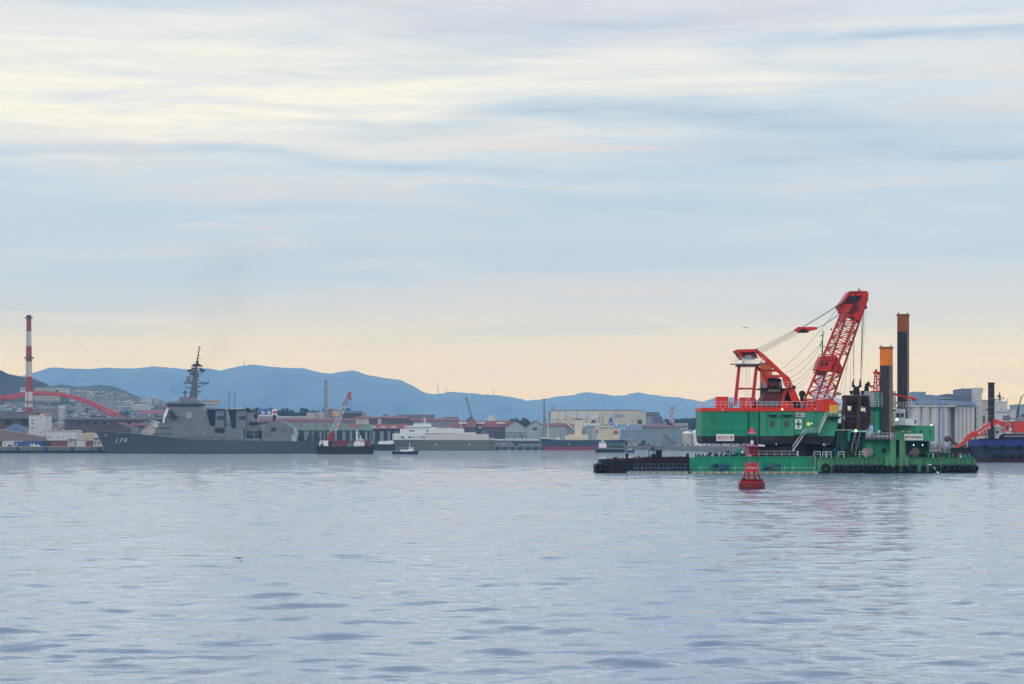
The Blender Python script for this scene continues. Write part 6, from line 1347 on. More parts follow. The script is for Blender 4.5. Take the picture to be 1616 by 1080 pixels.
# ---- gantry (A-frame)
def slab(pts, D, dep): return MB().prism(pts, D, dep)
outer = [(1163.4, 551.8), (1193.6, 551), (1206, 559.5), (1238.5, 590), (1246.2, 596), (1249.6, 604), (1262.5, 633.5), (1263, 644), (1254, 644), (1248, 630), (1242.5, 613), (1237.5, 608), (1234.5, 594.5), (1199, 562.8), (1192.8, 556), (1166, 556.5)]
for dd in (1.5, 9.5): pp('gantry_side_plate', slab(outer, Y0 + 3 + dd, .7), m_r)
pp('gantry_head', MB().prism([(1163.4, 551.7), (1193.6, 550.9), (1196, 553.4), (1194, 555.6), (1165.8, 556.2)], Y0 + 4, 9), m_r)
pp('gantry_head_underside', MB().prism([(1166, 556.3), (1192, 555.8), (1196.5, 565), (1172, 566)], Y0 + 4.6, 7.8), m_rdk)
pp('gantry_strut', MB().prism([(1163.5, 553), (1167.5, 553), (1172.2, 565), (1168.2, 565.6)], Y0 + 4.2, .8).prism([(1163.5, 553), (1167.5, 553), (1172.2, 565), (1168.2, 565.6)], Y0 + 12, .8), m_r)
pp('gantry_inner_arm', MB().prism([(1197, 578), (1202, 582), (1212, 594), (1210.5, 607), (1213, 612), (1209, 612), (1206.6, 604), (1206.5, 596), (1200, 587), (1196, 584)], Y0 + 5, .8), m_rd)
pp('gantry_tie', MB().prism([(1200, 583.4), (1228, 583.4), (1229, 586.8), (1205, 586.8)], Y0 + 5.4, .5), m_rd)
pp('gantry_tie', MB().prism([(1211, 593.5), (1215, 591.8), (1233, 592), (1235, 594.8), (1211, 597.5)], Y0 + 4.4, 7), m_r)
for dx, dd in ((0, 4.2), (27.4, 4.0)):
    pp('gantry_leg', MB().prism([(1164.7 + dx, 577), (1169 + dx, 577), (1163 + dx * .995, 641), (1157.6 + dx * .995, 641)], Y0 + dd, .8), m_rd)
    pp('gantry_leg', MB().prism([(1164.7 + dx, 577), (1168 + dx, 577), (1162 + dx, 641), (1158.6 + dx, 641)], Y0 + dd + 8, .7), m_rd, 'far leg of the gantry')
pp('gantry_cross_beam', MB().pbox(1162, 1188.5, 612, 615.2, Y0 + 4.3, .6).pbox(1167, 1196, 575, 577.5, Y0 + 4.1, 8), m_rd)
pp('gantry_ladder', MB().ladder(P(1180.5, 641, Y0 + 3.6), P(1180.5, 562, Y0 + 3.6), .75, .045, step=.45).tube(P(1174, 622, Y0 + 4), P(1177, 580, Y0 + 4), .03, None, 4).tube(P(1169, 622, Y0 + 5), P(1172, 580, Y0 + 5), .03, None, 4), m_w)
pp('gantry_platform', MB().pbox(1154, 1207, 574.2, 575.3, Y0 + 2.4, 2.6).pbox(1163, 1200, 575.32, 577.6, Y0 + 3, 1.8), m_steelg)
pl = [P(1154, 574.2, Y0 + 2.45), P(1207, 574.2, Y0 + 2.45)]
pp('gantry_platform_rail', MB().rail(pl, 1.32, .8, .035).rail([P(1154, 574.2, Y0 + 5), P(1207, 574.2, Y0 + 5)], 1.3, 1.1, .03), m_w)
pp('ladder_cage', MB().rail([P(1176.5, 574, Y0 + 2.3), P(1186.5, 574, Y0 + 2.3)], 1.7, .35, .04, 4), m_w); pp('control_box', MB().pbox(1171, 1175.5, 566, 574, Y0 + 3.4, .5), m_w)
pp('gantry_pin', MB().tube(P(1194, 553, Y0 + 4), P(1194, 553, Y0 + 13.5), .35, None, 10).tube(P(1217, 572.5, Y0 + 5), P(1217, 570, Y0 + 5), .15), m_rdk)
# winch house under the gantry
pp('winch_platform', MB().pbox(1199, 1250, 612.8, 614, Y0 + 3.6, 10), m_bk)
pp('winch_platform_rail', MB().rail([P(1231, 612.8, Y0 + 3.7), P(1249.5, 612.8, Y0 + 3.7)], 1.3, .75, .035).rail([P(1200, 612.8, Y0 + 3.7), P(1208.5, 612.8, Y0 + 3.7)], 1.3, .45, .035, 3), m_w)
pp('winch_casing', MB().prism([(1201, 634), (1210, 619), (1239, 615), (1232, 634)], Y0 + 4.6, 8), m_rdk)
pp('winch_frame', MB().prism([(1230.5, 644), (1234.5, 626), (1238.6, 614.1), (1242.6, 614.1), (1238, 630), (1237.5, 644)], Y0 + 4.2, .8).prism([(1225, 634), (1229, 634), (1233, 644), (1226, 644)], Y0 + 4.2, .8).pbox(1200, 1237, 634, 636.5, Y0 + 4.4, 8), m_rd)
mb = MB().prism([(1209, 612.7), (1211, 599), (1215, 597), (1230, 597), (1233.5, 600), (1234.5, 612.7)], Y0 + 5.8, 6)
pp('winch_machinery', mb, m_bk)
gg = random.Random(6)
mb = MB()
for i in range(4): mb.tube(P(1213 + i * 5.4, 605 + (i % 2) * 3, Y0 + 5.1), P(1213 + i * 5.4, 605 + (i % 2) * 3, Y0 + 5.75), .45, None, 12)
pp('winch_wheel', mb, m_rdk)
pp('winch_drum', MB().tube(P(1212, 616.5, Y0 + 4.2), P(1230, 616.5, Y0 + 4.2), .38, None, 12), M('drum_grey', (120, 106, 104), .7, var=.4, scale=2))
pp('winch_machinery', MB().prism([(1239, 642), (1243.5, 616), (1250, 628), (1257, 642)], Y0 + 6, 5), m_bk)
for i in range(6): mb = MB().tube(P(1216 + i * 3.2, 611, Y0 + 5.4), P(1216 + i * 3.2, 603, Y0 + 5.4), .05, None, 4); pp('winch_pipe', mb, m_steelg)
pp('sheave', MB().tube(P(1253, 611.5, Y0 + 4.4), P(1253, 611.5, Y0 + 5.2), .42, None, 14), m_bk)
pp('sheave', MB().tube(P(1266, 622, Y0 + 5.4), P(1266, 622, Y0 + 6.4), .75, None, 14).pbox(1263.5, 1268.5, 622, 634, Y0 + 5.8, .9), m_bk)

# ---- boom: four chords, solid head and solid mid box
CH4 = [((1269.5, 632), (1326.5, 497), 3.2), ((1288, 631), (1334.5, 503), 8.6), ((1299, 632), (1350, 503), 2.6), ((1317.5, 619), (1364.5, 484), 8.2)]
def chp(i, py): (x0, y0), (x1, y1), dd = CH4[i]; return P(x0 + (x1 - x0) * (y0 - py) / (y0 - y1), py, Y0 + dd)
ch_rng = [(0, 640, 482), (1, 634, 503), (2, 637, 503), (3, 630, 470)]
for i, a, b in ch_rng: pp('boom_chord', MB().beam(chp(i, a), chp(i, b), .42), m_rd)
def bay(i, j, y0, y1, n, t=.15, zig=True):
    mb = MB(); mb.truss((chp(i, y0), chp(i, y1)), (chp(j, y0), chp(j, y1)), n, t); return mb
for (y0, y1, n) in ((630, 592, 4), (560, 506, 6)):
    for i, j in ((0, 2), (2, 3), (0, 1), (1, 3)): pp('boom_lacing', bay(i, j, y0, y1, n, .15 if (i, j) in ((0, 2), (2, 3)) else .12), m_rd if (i, j) in ((0, 2), (2, 3)) else m_rdk)
# extra rails and pipes running up the boom
for i, off in ((0, (1.3, 0)), (2, (-1.2, 0)), (2, (1.2, 0))):
    a_, b_ = chp(i, 612), chp(i, 510); o = Vector((off[0] * s * 2, -.3, .2)); pp('boom_walkway_pipe', MB().tube(a_ + o, b_ + o, .05, None, 4), m_rd)
pp('boom_ladder', MB().ladder(chp(0, 560) + Vector((.7, -.5, 0)), chp(0, 487) + Vector((.9, -.5, .0)), .6, .045, step=.6), M('boom_ladder_pink', (196, 120, 116), .6))
mb = MB()
for k in range(9):
    y = 632 - k * 2.2; a_ = P(1275 + k * 6.2, 633 - k * .9, Y0 + 2.2); mb.tube(a_, a_ + Vector((0, 0, .9)), .035, None, 4)
mb.tube(P(1275, 633, Y0 + 2.2), P(1318, 627, Y0 + 2.2), .05).tube(P(1275, 626.5, Y0 + 2.2), P(1316, 620, Y0 + 2.2), .045)
pp('boom_foot_rail', mb, m_w)
# mid box
A0 = [P(1289.5, 561.5, Y0 + 2.2), P(1283.5, 583, Y0 + 2.2), P(1308, 585.5, Y0 + 1.8), P(1319.5, 564, Y0 + 1.8)]
mid = MB().prism([(1287.5, 583.8), (1292, 572), (1296.5, 561.8), (1320, 561), (1318, 571.5), (1313.5, 577), (1311, 585.6), (1298, 586.4)], Y0 + 2.2, 5)
pp('boom_mid_box', mid, m_rd)
pp('boom_mid_box', MB().prism([(1320.1, 561.2), (1331, 583.5), (1328, 590), (1322, 588), (1311.1, 585.4), (1313.6, 577), (1318.1, 571.5)], Y0 + 4.5, 4), m_rd)
pp('box_seam', MB().prism([(1294, 569.2), (1318.4, 568.2), (1318.2, 569), (1293.7, 570.1)], Y0 + 2.1, .09).pbox(1299, 1303, 564.5, 566.2, Y0 + 2.1, .09).pbox(1313, 1314.2, 563.4, 566, Y0 + 2.1, .09), m_rdk)
for a in (1296, 1302.5): pp('box_recess', MB().prism([(a, 572.5), (a + 4.2, 572.2), (a + 2.6, 577), (a - 1.2, 577.3)], Y0 + 2.08, .1), m_bk)
pp('boom_mid_gusset', MB().prism([(1288, 586.4), (1310.6, 585.3), (1300, 592.5)], Y0 + 2.3, 5), m_rdk)
# head
head = MB().prism([(1340.8, 459.6), (1368, 459.2), (1371.2, 463.5), (1369.8, 470), (1358, 506.5), (1352.5, 505), (1349, 501), (1343.5, 499.3), (1338, 501.5), (1333, 507), (1329, 507), (1330.6, 492), (1324.2, 481.8), (1330, 475.8)], Y0 + 3.0, 5.8)
pp('boom_head', head, m_rd)
pp('head_frame', MB().prism([(1341.8, 461.2), (1360.5, 461), (1352.4, 480), (1334.2, 480), (1333, 477)], Y0 + 2.86, .13), m_rdk)
for a in ((1340, 468.3, 1346.8, 468.3, 1343, 476.6, 1335.2, 476.6), (1350.4, 467.6, 1359.6, 467.6, 1354.4, 476.4, 1347.4, 476.4)):
    pp('head_opening', MB().prism([(a[0], a[1]), (a[2], a[3]), (a[4], a[5]), (a[6], a[7])], Y0 + 2.72, .13), m_bk)
pp('head_bar', MB().pbox(1342.6, 1349.5, 464.2, 467, Y0 + 2.66, .18).pbox(1351.6, 1359.5, 463.4, 466.6, Y0 + 2.66, .18), m_r)
pp('head_sheave', MB().tube(P(1349.5, 485.5, Y0 + 2.6), P(1349.5, 485.5, Y0 + 2.98), .72, None, 16).tube(P(1344, 492, Y0 + 2.7), P(1344, 492, Y0 + 2.98), .6, None, 14), m_rdk)
pp('head_bracket', MB().prism([(1324.4, 481.6), (1336, 470), (1337.5, 473), (1328, 486)], Y0 + 2.7, .28).tube(P(1325, 480.8, Y0 + 3), P(1325, 480.8, Y0 + 9), .22), m_rdk)
pp('head_cross_bar', MB().prism([(1333, 495), (1354, 488), (1354, 489.4), (1333, 496.6)], Y0 + 2.8, .19), m_rdk)
pp('head_step_plate', MB().tube(P(1322, 493.5, Y0 + 3.1), P(1328, 491, Y0 + 3.1), .26).tube(P(1310.5, 521, Y0 + 3), P(1313, 519.5, Y0 + 3), .2), m_rd)
pp('head_antenna', MB().tube(P(1355.3, 459.3, Y0 + 5), P(1355.3, 451.5, Y0 + 5), .05, .03, 4).pbox(1354.5, 1356.2, 456, 459.2, Y0 + 4.8, .4).pbox(1357.4, 1358.4, 457, 459.2, Y0 + 4.8, .3), m_rdk)
pp('head_pulley', MB().tube(P(1365.5, 485, Y0 + 4), P(1365.5, 485, Y0 + 6), .45, None, 14), m_rd)
# side mast clutter left of the boom
pp('boom_side_lamp', MB().tube(P(1297.5, 541, Y0 + 3), P(1300.5, 525, Y0 + 3), .04, None, 4).ball(P(1296, 530, Y0 + 3), .14).ball(P(1296.4, 540, Y0 + 3), .2).tube(P(1295, 531, Y0 + 3), P(1301, 527, Y0 + 3), .04), m_rope)
# floating bridle and ropes
BR = pp('bridle_block', MB().prism([(1256.3, 519.3), (1260, 516), (1274, 516.2), (1287.5, 516.2), (1292, 517.5), (1289.5, 519.8), (1279, 521.6), (1276.5, 524.6), (1262, 524.6), (1261, 521.8), (1256.3, 521.6)], Y0 + 4.5, 3.4), m_r)
pp('bridle_sheave', MB().tube(P(1268, 521.5, Y0 + 4.1), P(1268, 521.5, Y0 + 4.46), .42, None, 14).pbox(1262, 1275, 520.6, 524, Y0 + 4.4, .09), m_bk)
def rope(name, a, b, Da, Db, sag=0.0, r=.05, n=8):
    A, B_ = P(*a, Y0 + Da), P(*b, Y0 + Db); pts = []
    for i in range(n + 1): t = i / n; p = A.lerp(B_, t); p.z -= sag * 4 * t * (1 - t); pts.append(p)
    return pp(name, MB().path(pts, r, 4), m_rope)
for k in range(4): rope('luffing_rope', (1194 + k * 1.6, 551 + k * 1.5), (1257.5 + k, 519 + k * .9), 5 + k * 2, 5 + k * .7, .0, .045)
for k in range(2): rope('luffing_rope', (1199 + k * 3, 555.5 + k * 2), (1262 + k * 2, 523 + k * .8), 6 + k * 3, 5 + k, .1, .045)
for k in range(2): rope('pendant_rope', (1266 + k * 2, 516.2), (1325 + k * .5, 480 + k * .8), 5 + k * 2, 4 + k * 3, .1, .065)
for k in range(2): rope('pendant_rope', (1290, 517.8), (1322, 497.5 + k * .8), 5 + k * 2, 4 + k * 3, .15, .065)
rope('guy_rope', (1233.5, 583), (1325, 482), 5, 4, 1.0, .05)
rope('guy_rope', (1239, 589), (1296, 541), 5, 4, .9, .05); rope('guy_rope', (1245, 597), (1298, 541), 5, 4, 1.3, .05); rope('guy_rope', (1249, 603), (1293, 562), 5, 4, 1.0, .05)
rope('guy_rope', (1250, 611), (1290, 572), 5, 4, .8, .035); rope('guy_rope', (1254, 614), (1286, 588), 5, 4, .6, .035)
mb = MB()
for k in range(7): a_ = P(1279 + k * 3.0, 596 - k * 8.5, Y0 + 3); mb.tube(a_, a_ + Vector((1.4, 0, -1.1)), .03, None, 4)
pp('rope_spreader', mb, m_rope)
# ---- spud guides, spuds
def spud(name_px, w_front, w_side, t, cut, u, D, label, dark=False, collar=True):
    """square spud turned 30 degrees, orange cap above the cut row"""
    cx = XP(name_px, D); z0, zc, z1 = ZP(u, D), ZP(cut, D), ZP(t, D); ang = math.radians(-28)
    wd = (w_front + w_side) * s / (math.cos(ang) + math.sin(-ang)) ; hf = wd / 2
    def ring(z): return [(cx + x * math.cos(ang) - y * math.sin(ang), D + hf + x * math.sin(ang) + y * math.cos(ang), z) for x, y in ((-hf, -hf), (hf, -hf), (hf, hf), (-hf, hf))]
    mb = MB(); v = ring(z0) + ring(zc) + ring(z1); fs = []; 
    mb.v = [tuple(q) for q in v]
    for k in range(2):
        for i in range(4):
            j = (i + 1) % 4; mb.f.append((k * 4 + i, k * 4 + j, k * 4 + 4 + j, k * 4 + 4 + i))
            side = i in (1, 3); mb.m.append((1 if side else 0) if k == 0 else (3 if dark and not side else 2 if not dark else 3))
    mb.f.append((8, 9, 10, 11)); mb.m.append(2)
    sp_ = pp('spud', mb, [m_sp, m_sr, m_or, m_ord], label)
    part('spud_collar', MB().add([tuple(Vector(((q[0] - cx) * 1.13 + cx, (q[1] - D - hf) * 1.13 + D + hf, zz))) for zz in (z1 - .35, z1 + .02) for q in ring(0)], [(0, 3, 2, 1), (4, 5, 6, 7), (0, 1, 5, 4), (1, 2, 6, 5), (2, 3, 7, 6), (3, 0, 4, 7)]), m_ord, sp_)
    for k in (0, 1): q = ring(z1)[k * 2]; part('spud_lug', MB().box(q[0] - .12 + (.35 if k == 0 else -.35), q[0] + .12 + (.35 if k == 0 else -.35), q[1] + .1, q[1] + .4, z1 + .02, z1 + .4), m_ord, sp_)
    # corner flange
    q = ring(0)[1]; part('spud_edge', MB().box(q[0] - .12, q[0] + .1, q[1] - .1, q[1] + .02, z0, zc), m_sr if not dark else m_sp, sp_)
    return sp_
spud(1400.3, 15, 7, 547.5, 577, 696, Y0 + 2.2, 'front spud, shorter, with a bright orange cap')
spud(1426.8, 14, 7, 495.8, 523.4, 700, Y0 + 16, 'rear spud, tallest, with a brownish orange cap', dark=True)
spud(1210, 13.5, 7.5, 572.5, 603, 700, Y0 + 19, 'third spud behind the gantry with a flat orange cap')
# ---- middle deck block, frames
pp('guide_frame', MB().prism([(1397, 724), (1405, 714), (1405.4, 694.5), (1413.8, 694.5), (1414.2, 738), (1397, 738)], Y0 - .9, 3.5), m_gs)
pp('guide_frame', MB().prism([(1419.8, 738), (1419.8, 694.5), (1428, 694.5), (1428.5, 716), (1434, 724), (1434, 738)], Y0 - .9, 3.5), m_gs)
pp('guide_frame_beam', MB().pbox(1405.4, 1428, 692.8, 694.48, Y0 - .95, 3.7), m_gs)
pp('guide_recess', MB().pbox(1414.3, 1419.7, 694.5, 745, Y0 + .8, 2), m_gd)
wall = pp('deck_house', MB().pbox(1362, 1405, 695, 723.3, Y0 + 1.8, 8), m_g); pp('deck_house', MB().pbox(1367, 1378, 698, 723.2, Y0 + 1.2, .58), m_g2)
pp('porthole', MB().tube(P(1394.4, 711.3, Y0 + 1.7), P(1394.4, 711.3, Y0 + 2), .55, None, 16), m_bk)
pp('upper_deck', MB().pbox(1365, 1414, 693.6, 695, Y0 - .6, 10), m_gd)
pp('upper_deck_rail', MB().rail([P(1366.5, 693.6, Y0 - .5), P(1413.5, 693.6, Y0 - .5)], 1.35, .85, .04), m_w)
pp('rail_panel', MB().pbox(1404.8, 1405.6, 685.6, 692.6, Y0 - .6, .1).pbox(1409.2, 1410, 685.6, 692.6, Y0 - .6, .1).pbox(1404.8, 1410, 684.8, 685.58, Y0 - .6, .1).pbox(1404.8, 1410, 692.62, 693.4, Y0 - .6, .1), m_w)
dr = pp('hose_reel', MB().torus(P(1372.5, 682, Y0 + .4), .78, .2, (1, .55, 0)), M('reel_grey', (160, 156, 172), .6, var=.1), sm=60)
pp('winch_drum', MB().tube(P(1367, 690, Y0 + .8), P(1378, 690, Y0 + .8), .55, None, 14).tube(P(1381, 690, Y0 + 1), P(1402, 690, Y0 + 1), .45, None, 12), M('drum_mauve', (130, 116, 126), .7, var=.3, scale=2))
pp('valve_box', MB().ball(P(1387.3, 681.6, Y0 + 1), .32), m_w, sm=60)
# column with small red deck crane
CC = pp('crane_column', MB().tube(P(1383.4, 700, Y0 + 3), P(1383.4, 645.5, Y0 + 3), .74, None, 18).tube(P(1383.4, 649.5, Y0 + 3), P(1383.4, 644.4, Y0 + 3), .76, 1.35, 18).tube(P(1384.3, 644.3, Y0 + 3), P(1384.3, 619, Y0 + 3), .62, None, 16), m_g, sm=40)
pp('column_platform', MB().pbox(1375, 1392, 642.6, 644.3, Y0 + 1.4, 3.4), m_gd); pp('column_rail', MB().rail([P(1375.5, 642.6, Y0 + 1.5), P(1392, 642.6, Y0 + 1.5)], 1.8, .8, .04, 3).rail([P(1377, 630, Y0 + 2), P(1392, 630, Y0 + 2)], 1.3, 1.2, .035), m_w)
mb = MB()
for (xa, xb) in ((1378.6, 1380.6), (1389, 1386.8), (1384, 1383.4)): mb.tube(P(xa, 617.4, Y0 + 3), P(xb, 590, Y0 + 3), .13, None, 5)
mb.truss((P(1378.6, 617.4, Y0 + 3), P(1380.6, 590, Y0 + 3)), (P(1389, 617.4, Y0 + 3), P(1386.8, 590, Y0 + 3)), 6, .09)
mb.pbox(1377, 1390, 617, 619.4, Y0 + 2.3, 1.6).pbox(1379, 1388, 586.5, 590, Y0 + 2.6, .9).tube(P(1382.6, 586.5, Y0 + 3), P(1382.6, 582.6, Y0 + 3), .3, .2, 8).tube(P(1386.5, 590.4, Y0 + 3), P(1392, 589.6, Y0 + 3), .3)
pp('small_crane_mast', mb, m_rd)
pp('small_crane_boom', MB().beam(P(1390, 617, Y0 + 4.8), P(1438, 629.2, Y0 + 8), .42).tube(P(1438, 629.2, Y0 + 8), P(1444.6, 630.6, Y0 + 8.4), .42, .36, 8).tube(P(1372.6, 609.8, Y0 + 3), P(1379, 610.4, Y0 + 3), .26, .2, 6), m_rd)
# white bridge house behind
pp('bridge_house', MB().pbox(1364, 1414, 617.6, 643, Y0 + 9, 8), m_wp); pp('bridge_house', MB().pbox(1372, 1428.8, 649.5, 671, Y0 + 8, 9), m_wp)
pp('bridge_house', MB().prism([(1372, 643.05), (1378, 643.05), (1378.4, 649.4), (1372, 649.4)], Y0 + 10, 5).prism([(1413, 649.4), (1413, 645), (1429, 645.8), (1430, 649.4)], Y0 + 8.2, 8), m_wp)
for a, b in ((1414.6, 1420.4), (1421.6, 1426.4)): pp('bridge_window', MB().pbox(a, b, 652.2, 658.6, Y0 + 7.9, .2), m_glass)
pp('bridge_rail', MB().rail([P(1413, 644.9, Y0 + 8), P(1430, 644.9, Y0 + 8)], 1.35, .55, .045, 3).rail([P(1375, 617.5, Y0 + 8.9), P(1392, 617.5, Y0 + 8.9)], 1.2, .9, .035), m_w)
pp('bridge_dark_gap', MB().pbox(1414, 1429, 634.6, 637.2, Y0 + 8.6, .3), m_glass)
lad = MB().ladder(P(1436, 663, Y0 + 7), P(1436, 630, Y0 + 7), .8, .06, step=.7).rail([P(1429, 645, Y0 + 7.4), P(1441.5, 645, Y0 + 7.4)], 1.3, .9, .04)
pp('ladder', lad, m_w)
pp('exhaust_pipe', MB().path([P(1367.5, 617.6, Y0 + 10), P(1367.6, 609.5, Y0 + 10), P(1369, 606.6, Y0 + 10), P(1372.4, 605.6, Y0 + 10)], .5, 12), m_bk, sm=60)
pp('white_side_panel', MB().pbox(1428.9, 1447, 660.8, 671.9, Y0 + 3.4, .3), m_wp); pp('panel_mark', MB().prism([(1443.6, 663), (1445.4, 662.6), (1445.6, 669), (1443.4, 668.6)], Y0 + 3.3, .09), m_bk)
# green accommodation
pp('accommodation', MB().pbox(1413.5, 1475, 672, 696.5, Y0 + 4.2, 10), m_g2)
pp('accommodation', MB().prism([(1413.4, 671), (1428.8, 671), (1440, 672), (1428, 674.5), (1413.4, 676)], Y0 + 3.0, 1.15), m_gd, 'dark sloping deck edge of the accommodation')
pp('accommodation_rail', MB().rail([P(1447, 672, Y0 + 4.3), P(1475, 672, Y0 + 4.3)], 1.35, 1.0, .03), m_w)
for x in (1424.5, 1433.4, 1442.6, 1453.6, 1468): pp('window', MB().pbox(x - 1.4, x + 1.4, 679, 683.4, Y0 + 4.1, .2), m_glass)
for x in (1424.8, 1434.2): pp('lit_window', MB().pbox(x - .6, x + .6, 680.4, 682.2, Y0 + 4.02, .1), M('orange_glow', (230, 160, 110), .5, emit=((240, 160, 100), .8)))
SG3 = pp('company_sign', MB().pbox(1427.2, 1456.6, 685.2, 695, Y0 + 3.9, .15), m_signw)
TXT.append(lambda: text('company_lettering', '関門港湾建設', P(1441.9, 690.1, Y0 + 3.86), 5.0 * s, M('letter_grey', (96, 84, 92), .6, var=.02), SG3, bold=.0, width=27.6 * s))
pp('recess', MB().pbox(1430, 1464, 696.6, 714, Y0 + 7, 5), m_gd); pp('recess', MB().pbox(1464.1, 1467, 696.6, 723.2, Y0 + 5, 6).pbox(1430, 1464, 714.1, 723.2, Y0 + 6, 6), m_gd)
for x, y in ((1441.7, 702.4), (1456, 702.6)): pp('floodlight', MB().ball(P(x, y, Y0 + 4.6), .13), m_lampc)
pp('floodlight', MB().ball(P(1415.4, 662.4, Y0 + 2), .27), m_lampg); pp('floodlight', MB().ball(P(1350.6, 680, Y0 + .2), .27), m_lampg); pp('floodlight', MB().ball(P(1469.8, 670.8, Y0 + 4), .12), m_lampw)
pp('lamp_post', MB().tube(P(1350.6, 724, Y0 + .3), P(1350.6, 682.6, Y0 + .3), .06, None, 5), m_steelg); pp('lamp_post', MB().tube(P(1415.4, 672, Y0 + 2), P(1415.4, 665, Y0 + 2), .05, None, 4), m_steelg)
# grab-side deck structures
pp('hopper_block', MB().prism([(1319.8, 679.2), (1338, 679.2), (1338, 700), (1340, 707), (1319.8, 707)], Y0 + 2.5, 8), m_gd); pp('hopper_wing', MB().prism([(1338.1, 679.2), (1345.4, 679.2), (1341.8, 686), (1341, 696), (1338.1, 697)], Y0 + 1.5, 5), m_g)
pp('hopper_edge', MB().pbox(1319.6, 1345.6, 678.4, 679.15, Y0 + 1.3, .4), m_w)
pp('hopper_block', MB().pbox(1300, 1362, 707.1, 723.3, Y0 + 4, 9).pbox(1326, 1334, 697, 723, Y0 + 2, .45), m_gd)
pp('hopper_block', MB().pbox(1338, 1367, 682, 707, Y0 + 8, 4), m_gd)
pp('slope_frame', MB().prism([(1316.6, 688.6), (1322.6, 668), (1329, 668), (1326, 707), (1316.6, 707)], Y0 + 3.5, 6), m_gd)
for k in range(2): pp('gangway', stair((1343.5 + k * 8, 712), (1350.5 + k * 7.6, 684.5), Y0 + .1 + k * .8, .35), m_steelg)
pp('stair', stair((1352, 720), (1366, 690), Y0 + 1.2, .8), m_gd)
solo('tarpaulin', MB().ball(P(1318, 711, Y0 + 1.6), .5, sq=.8), m_bl, 'small blue tarpaulin bundle on the dredger deck below the grab', 'tarpaulin', sm=60)
# deck rails, pipes
pp('deck_rail', MB().rail([P(1198, 721.4, Y0 + .4), P(1258, 721.4, Y0 + .4)], 1.25, 1.7, .04), m_w); pp('deck_post', MB().pbox(1258.4, 1260, 712.4, 721.4, Y0 + .3, .2), m_w)
mb = MB()
for a, b in ((1284.5, 1294.5), (1298, 1303), (1304.5, 1311.5), (1323, 1332), (1356, 1366)):
    mb.tube(P(a, 722.4, Y0 + .2), P(a, 713.4, Y0 + .2), .07).tube(P(b, 722.4, Y0 + .2), P(b, 713.4, Y0 + .2), .07).tube(P(a, 713.4, Y0 + .2), P(b, 713.4, Y0 + .2), .07).tube(P(a, 717.5, Y0 + .2), P(b, 717.5, Y0 + .2), .04)
pp('deck_rail', mb, m_w)
pp('walkway_plate', MB().pbox(1273, 1288.5, 720.2, 721.36, Y0 + .1, 3), M('red_deck', (140, 52, 44), .8))
# deck machinery, individually coloured pieces
gg = random.Random(99)
def clutter(x0, x1, ybase, n, hmin, hmax, mats, dd=(1, 4), name='deck_gear'):
    for i in range(n):
        x = x0 + (x1 - x0) * (i + gg.random() * .6) / n; w = gg.uniform(1.5, 4.2); h = gg.uniform(hmin, hmax); D = Y0 + gg.uniform(*dd); mt = mats[gg.randint(0, len(mats) - 1)]
        k = gg.randint(0, 3); mb = MB()
        if k == 0: mb.pbox(x, x + w, ybase - h, ybase, D, .8)
        elif k == 1: mb.tube(P(x, ybase - h * .45, D), P(x + w, ybase - h * .45, D), h * .42 * s, None, 10).tube(P(x, ybase - h * .45, D), P(x + .4, ybase - h * .45, D), h * .6 * s, None, 12)
        elif k == 2: mb.tube(P(x, ybase, D), P(x, ybase - h, D), .12, None, 6).tube(P(x - 1, ybase - h, D), P(x + 1.4, ybase - h, D), .16, None, 6).pbox(x - 1, x + 1.5, ybase - h * .4, ybase, D, .5)
        else: mb.prism([(x, ybase), (x + w * .3, ybase - h), (x + w * .7, ybase - h), (x + w, ybase)], D, .5)
        pp(name, mb, mt)
clutter(1097, 1122, 721.2, 9, 2.5, 6, [m_gd, m_rust, m_g, m_gd]); clutter(1110, 1146, 721.2, 12, 3.5, 8, [m_rust, m_w, m_gd, m_bk, m_gd]); clutter(1146, 1176, 721.2, 10, 3, 9, [m_gd, m_gd, m_bk, m_g])
pp('deck_gear', MB().tube(P(1166, 721, Y0 + 2), P(1166, 708, Y0 + 2), .5, None, 10), m_g); pp('deck_gear', MB().ball(P(1171.5, 714.3, Y0 + 1.4), .33), m_w)
clutter(1318, 1362, 723.2, 12, 3, 8, [m_gd, m_g, m_rust, m_bk]); clutter(1343, 1366, 718.5, 4, 2, 5, [m_ye, m_ye, m_rust])
clutter(1430, 1462, 723.2, 14, 5, 13, [m_rust, m_bk, m_rdk, m_steelg, m_bk, m_gd], (0.3, 4)); clutter(1360, 1384, 723.2, 7, 5, 13, [m_steelg, m_rust, m_gd, m_bk])
pp('winch_drum', MB().tube(P(1367, 714, Y0 + .5), P(1367, 714, Y0 + 1.15), 1.0, None, 18).tube(P(1371.5, 714, Y0 + .6), P(1371.5, 714, Y0 + 1.15), .85, None, 18), M('drum_pinkgrey', (140, 118, 120), .7, var=.35, scale=2))
pp('winch_drum', MB().tube(P(1444, 713.5, Y0 + .3), P(1444, 713.5, Y0 + 1), .95, None, 18).tube(P(1435, 716, Y0 + .3), P(1440, 716, Y0 + .3), .5, None, 12), M('drum_brown', (92, 76, 74), .7, var=.35, scale=2))
clutter(1464, 1530, 722.8, 26, 3.5, 9, [m_gd, m_g, m_rust, m_steelg, m_gd, m_w, m_bk], (.2, 4)); clutter(1490, 1532, 722.6, 10, 3.5, 8.5, [m_gd, m_g], (2, 6))
pp('stern_rail', MB().rail([P(1464, 714, Y0 + 6), P(1498, 716, Y0 + 6)], 1.1, .9, .04, 3).rail([P(1465, 706, Y0 + 9), P(1500, 708, Y0 + 9)], .9, .8, .05, 3), m_w)
pp('stern_platform', MB().pbox(1462, 1500, 714.1, 723, Y0 + 7, 6), m_gd)
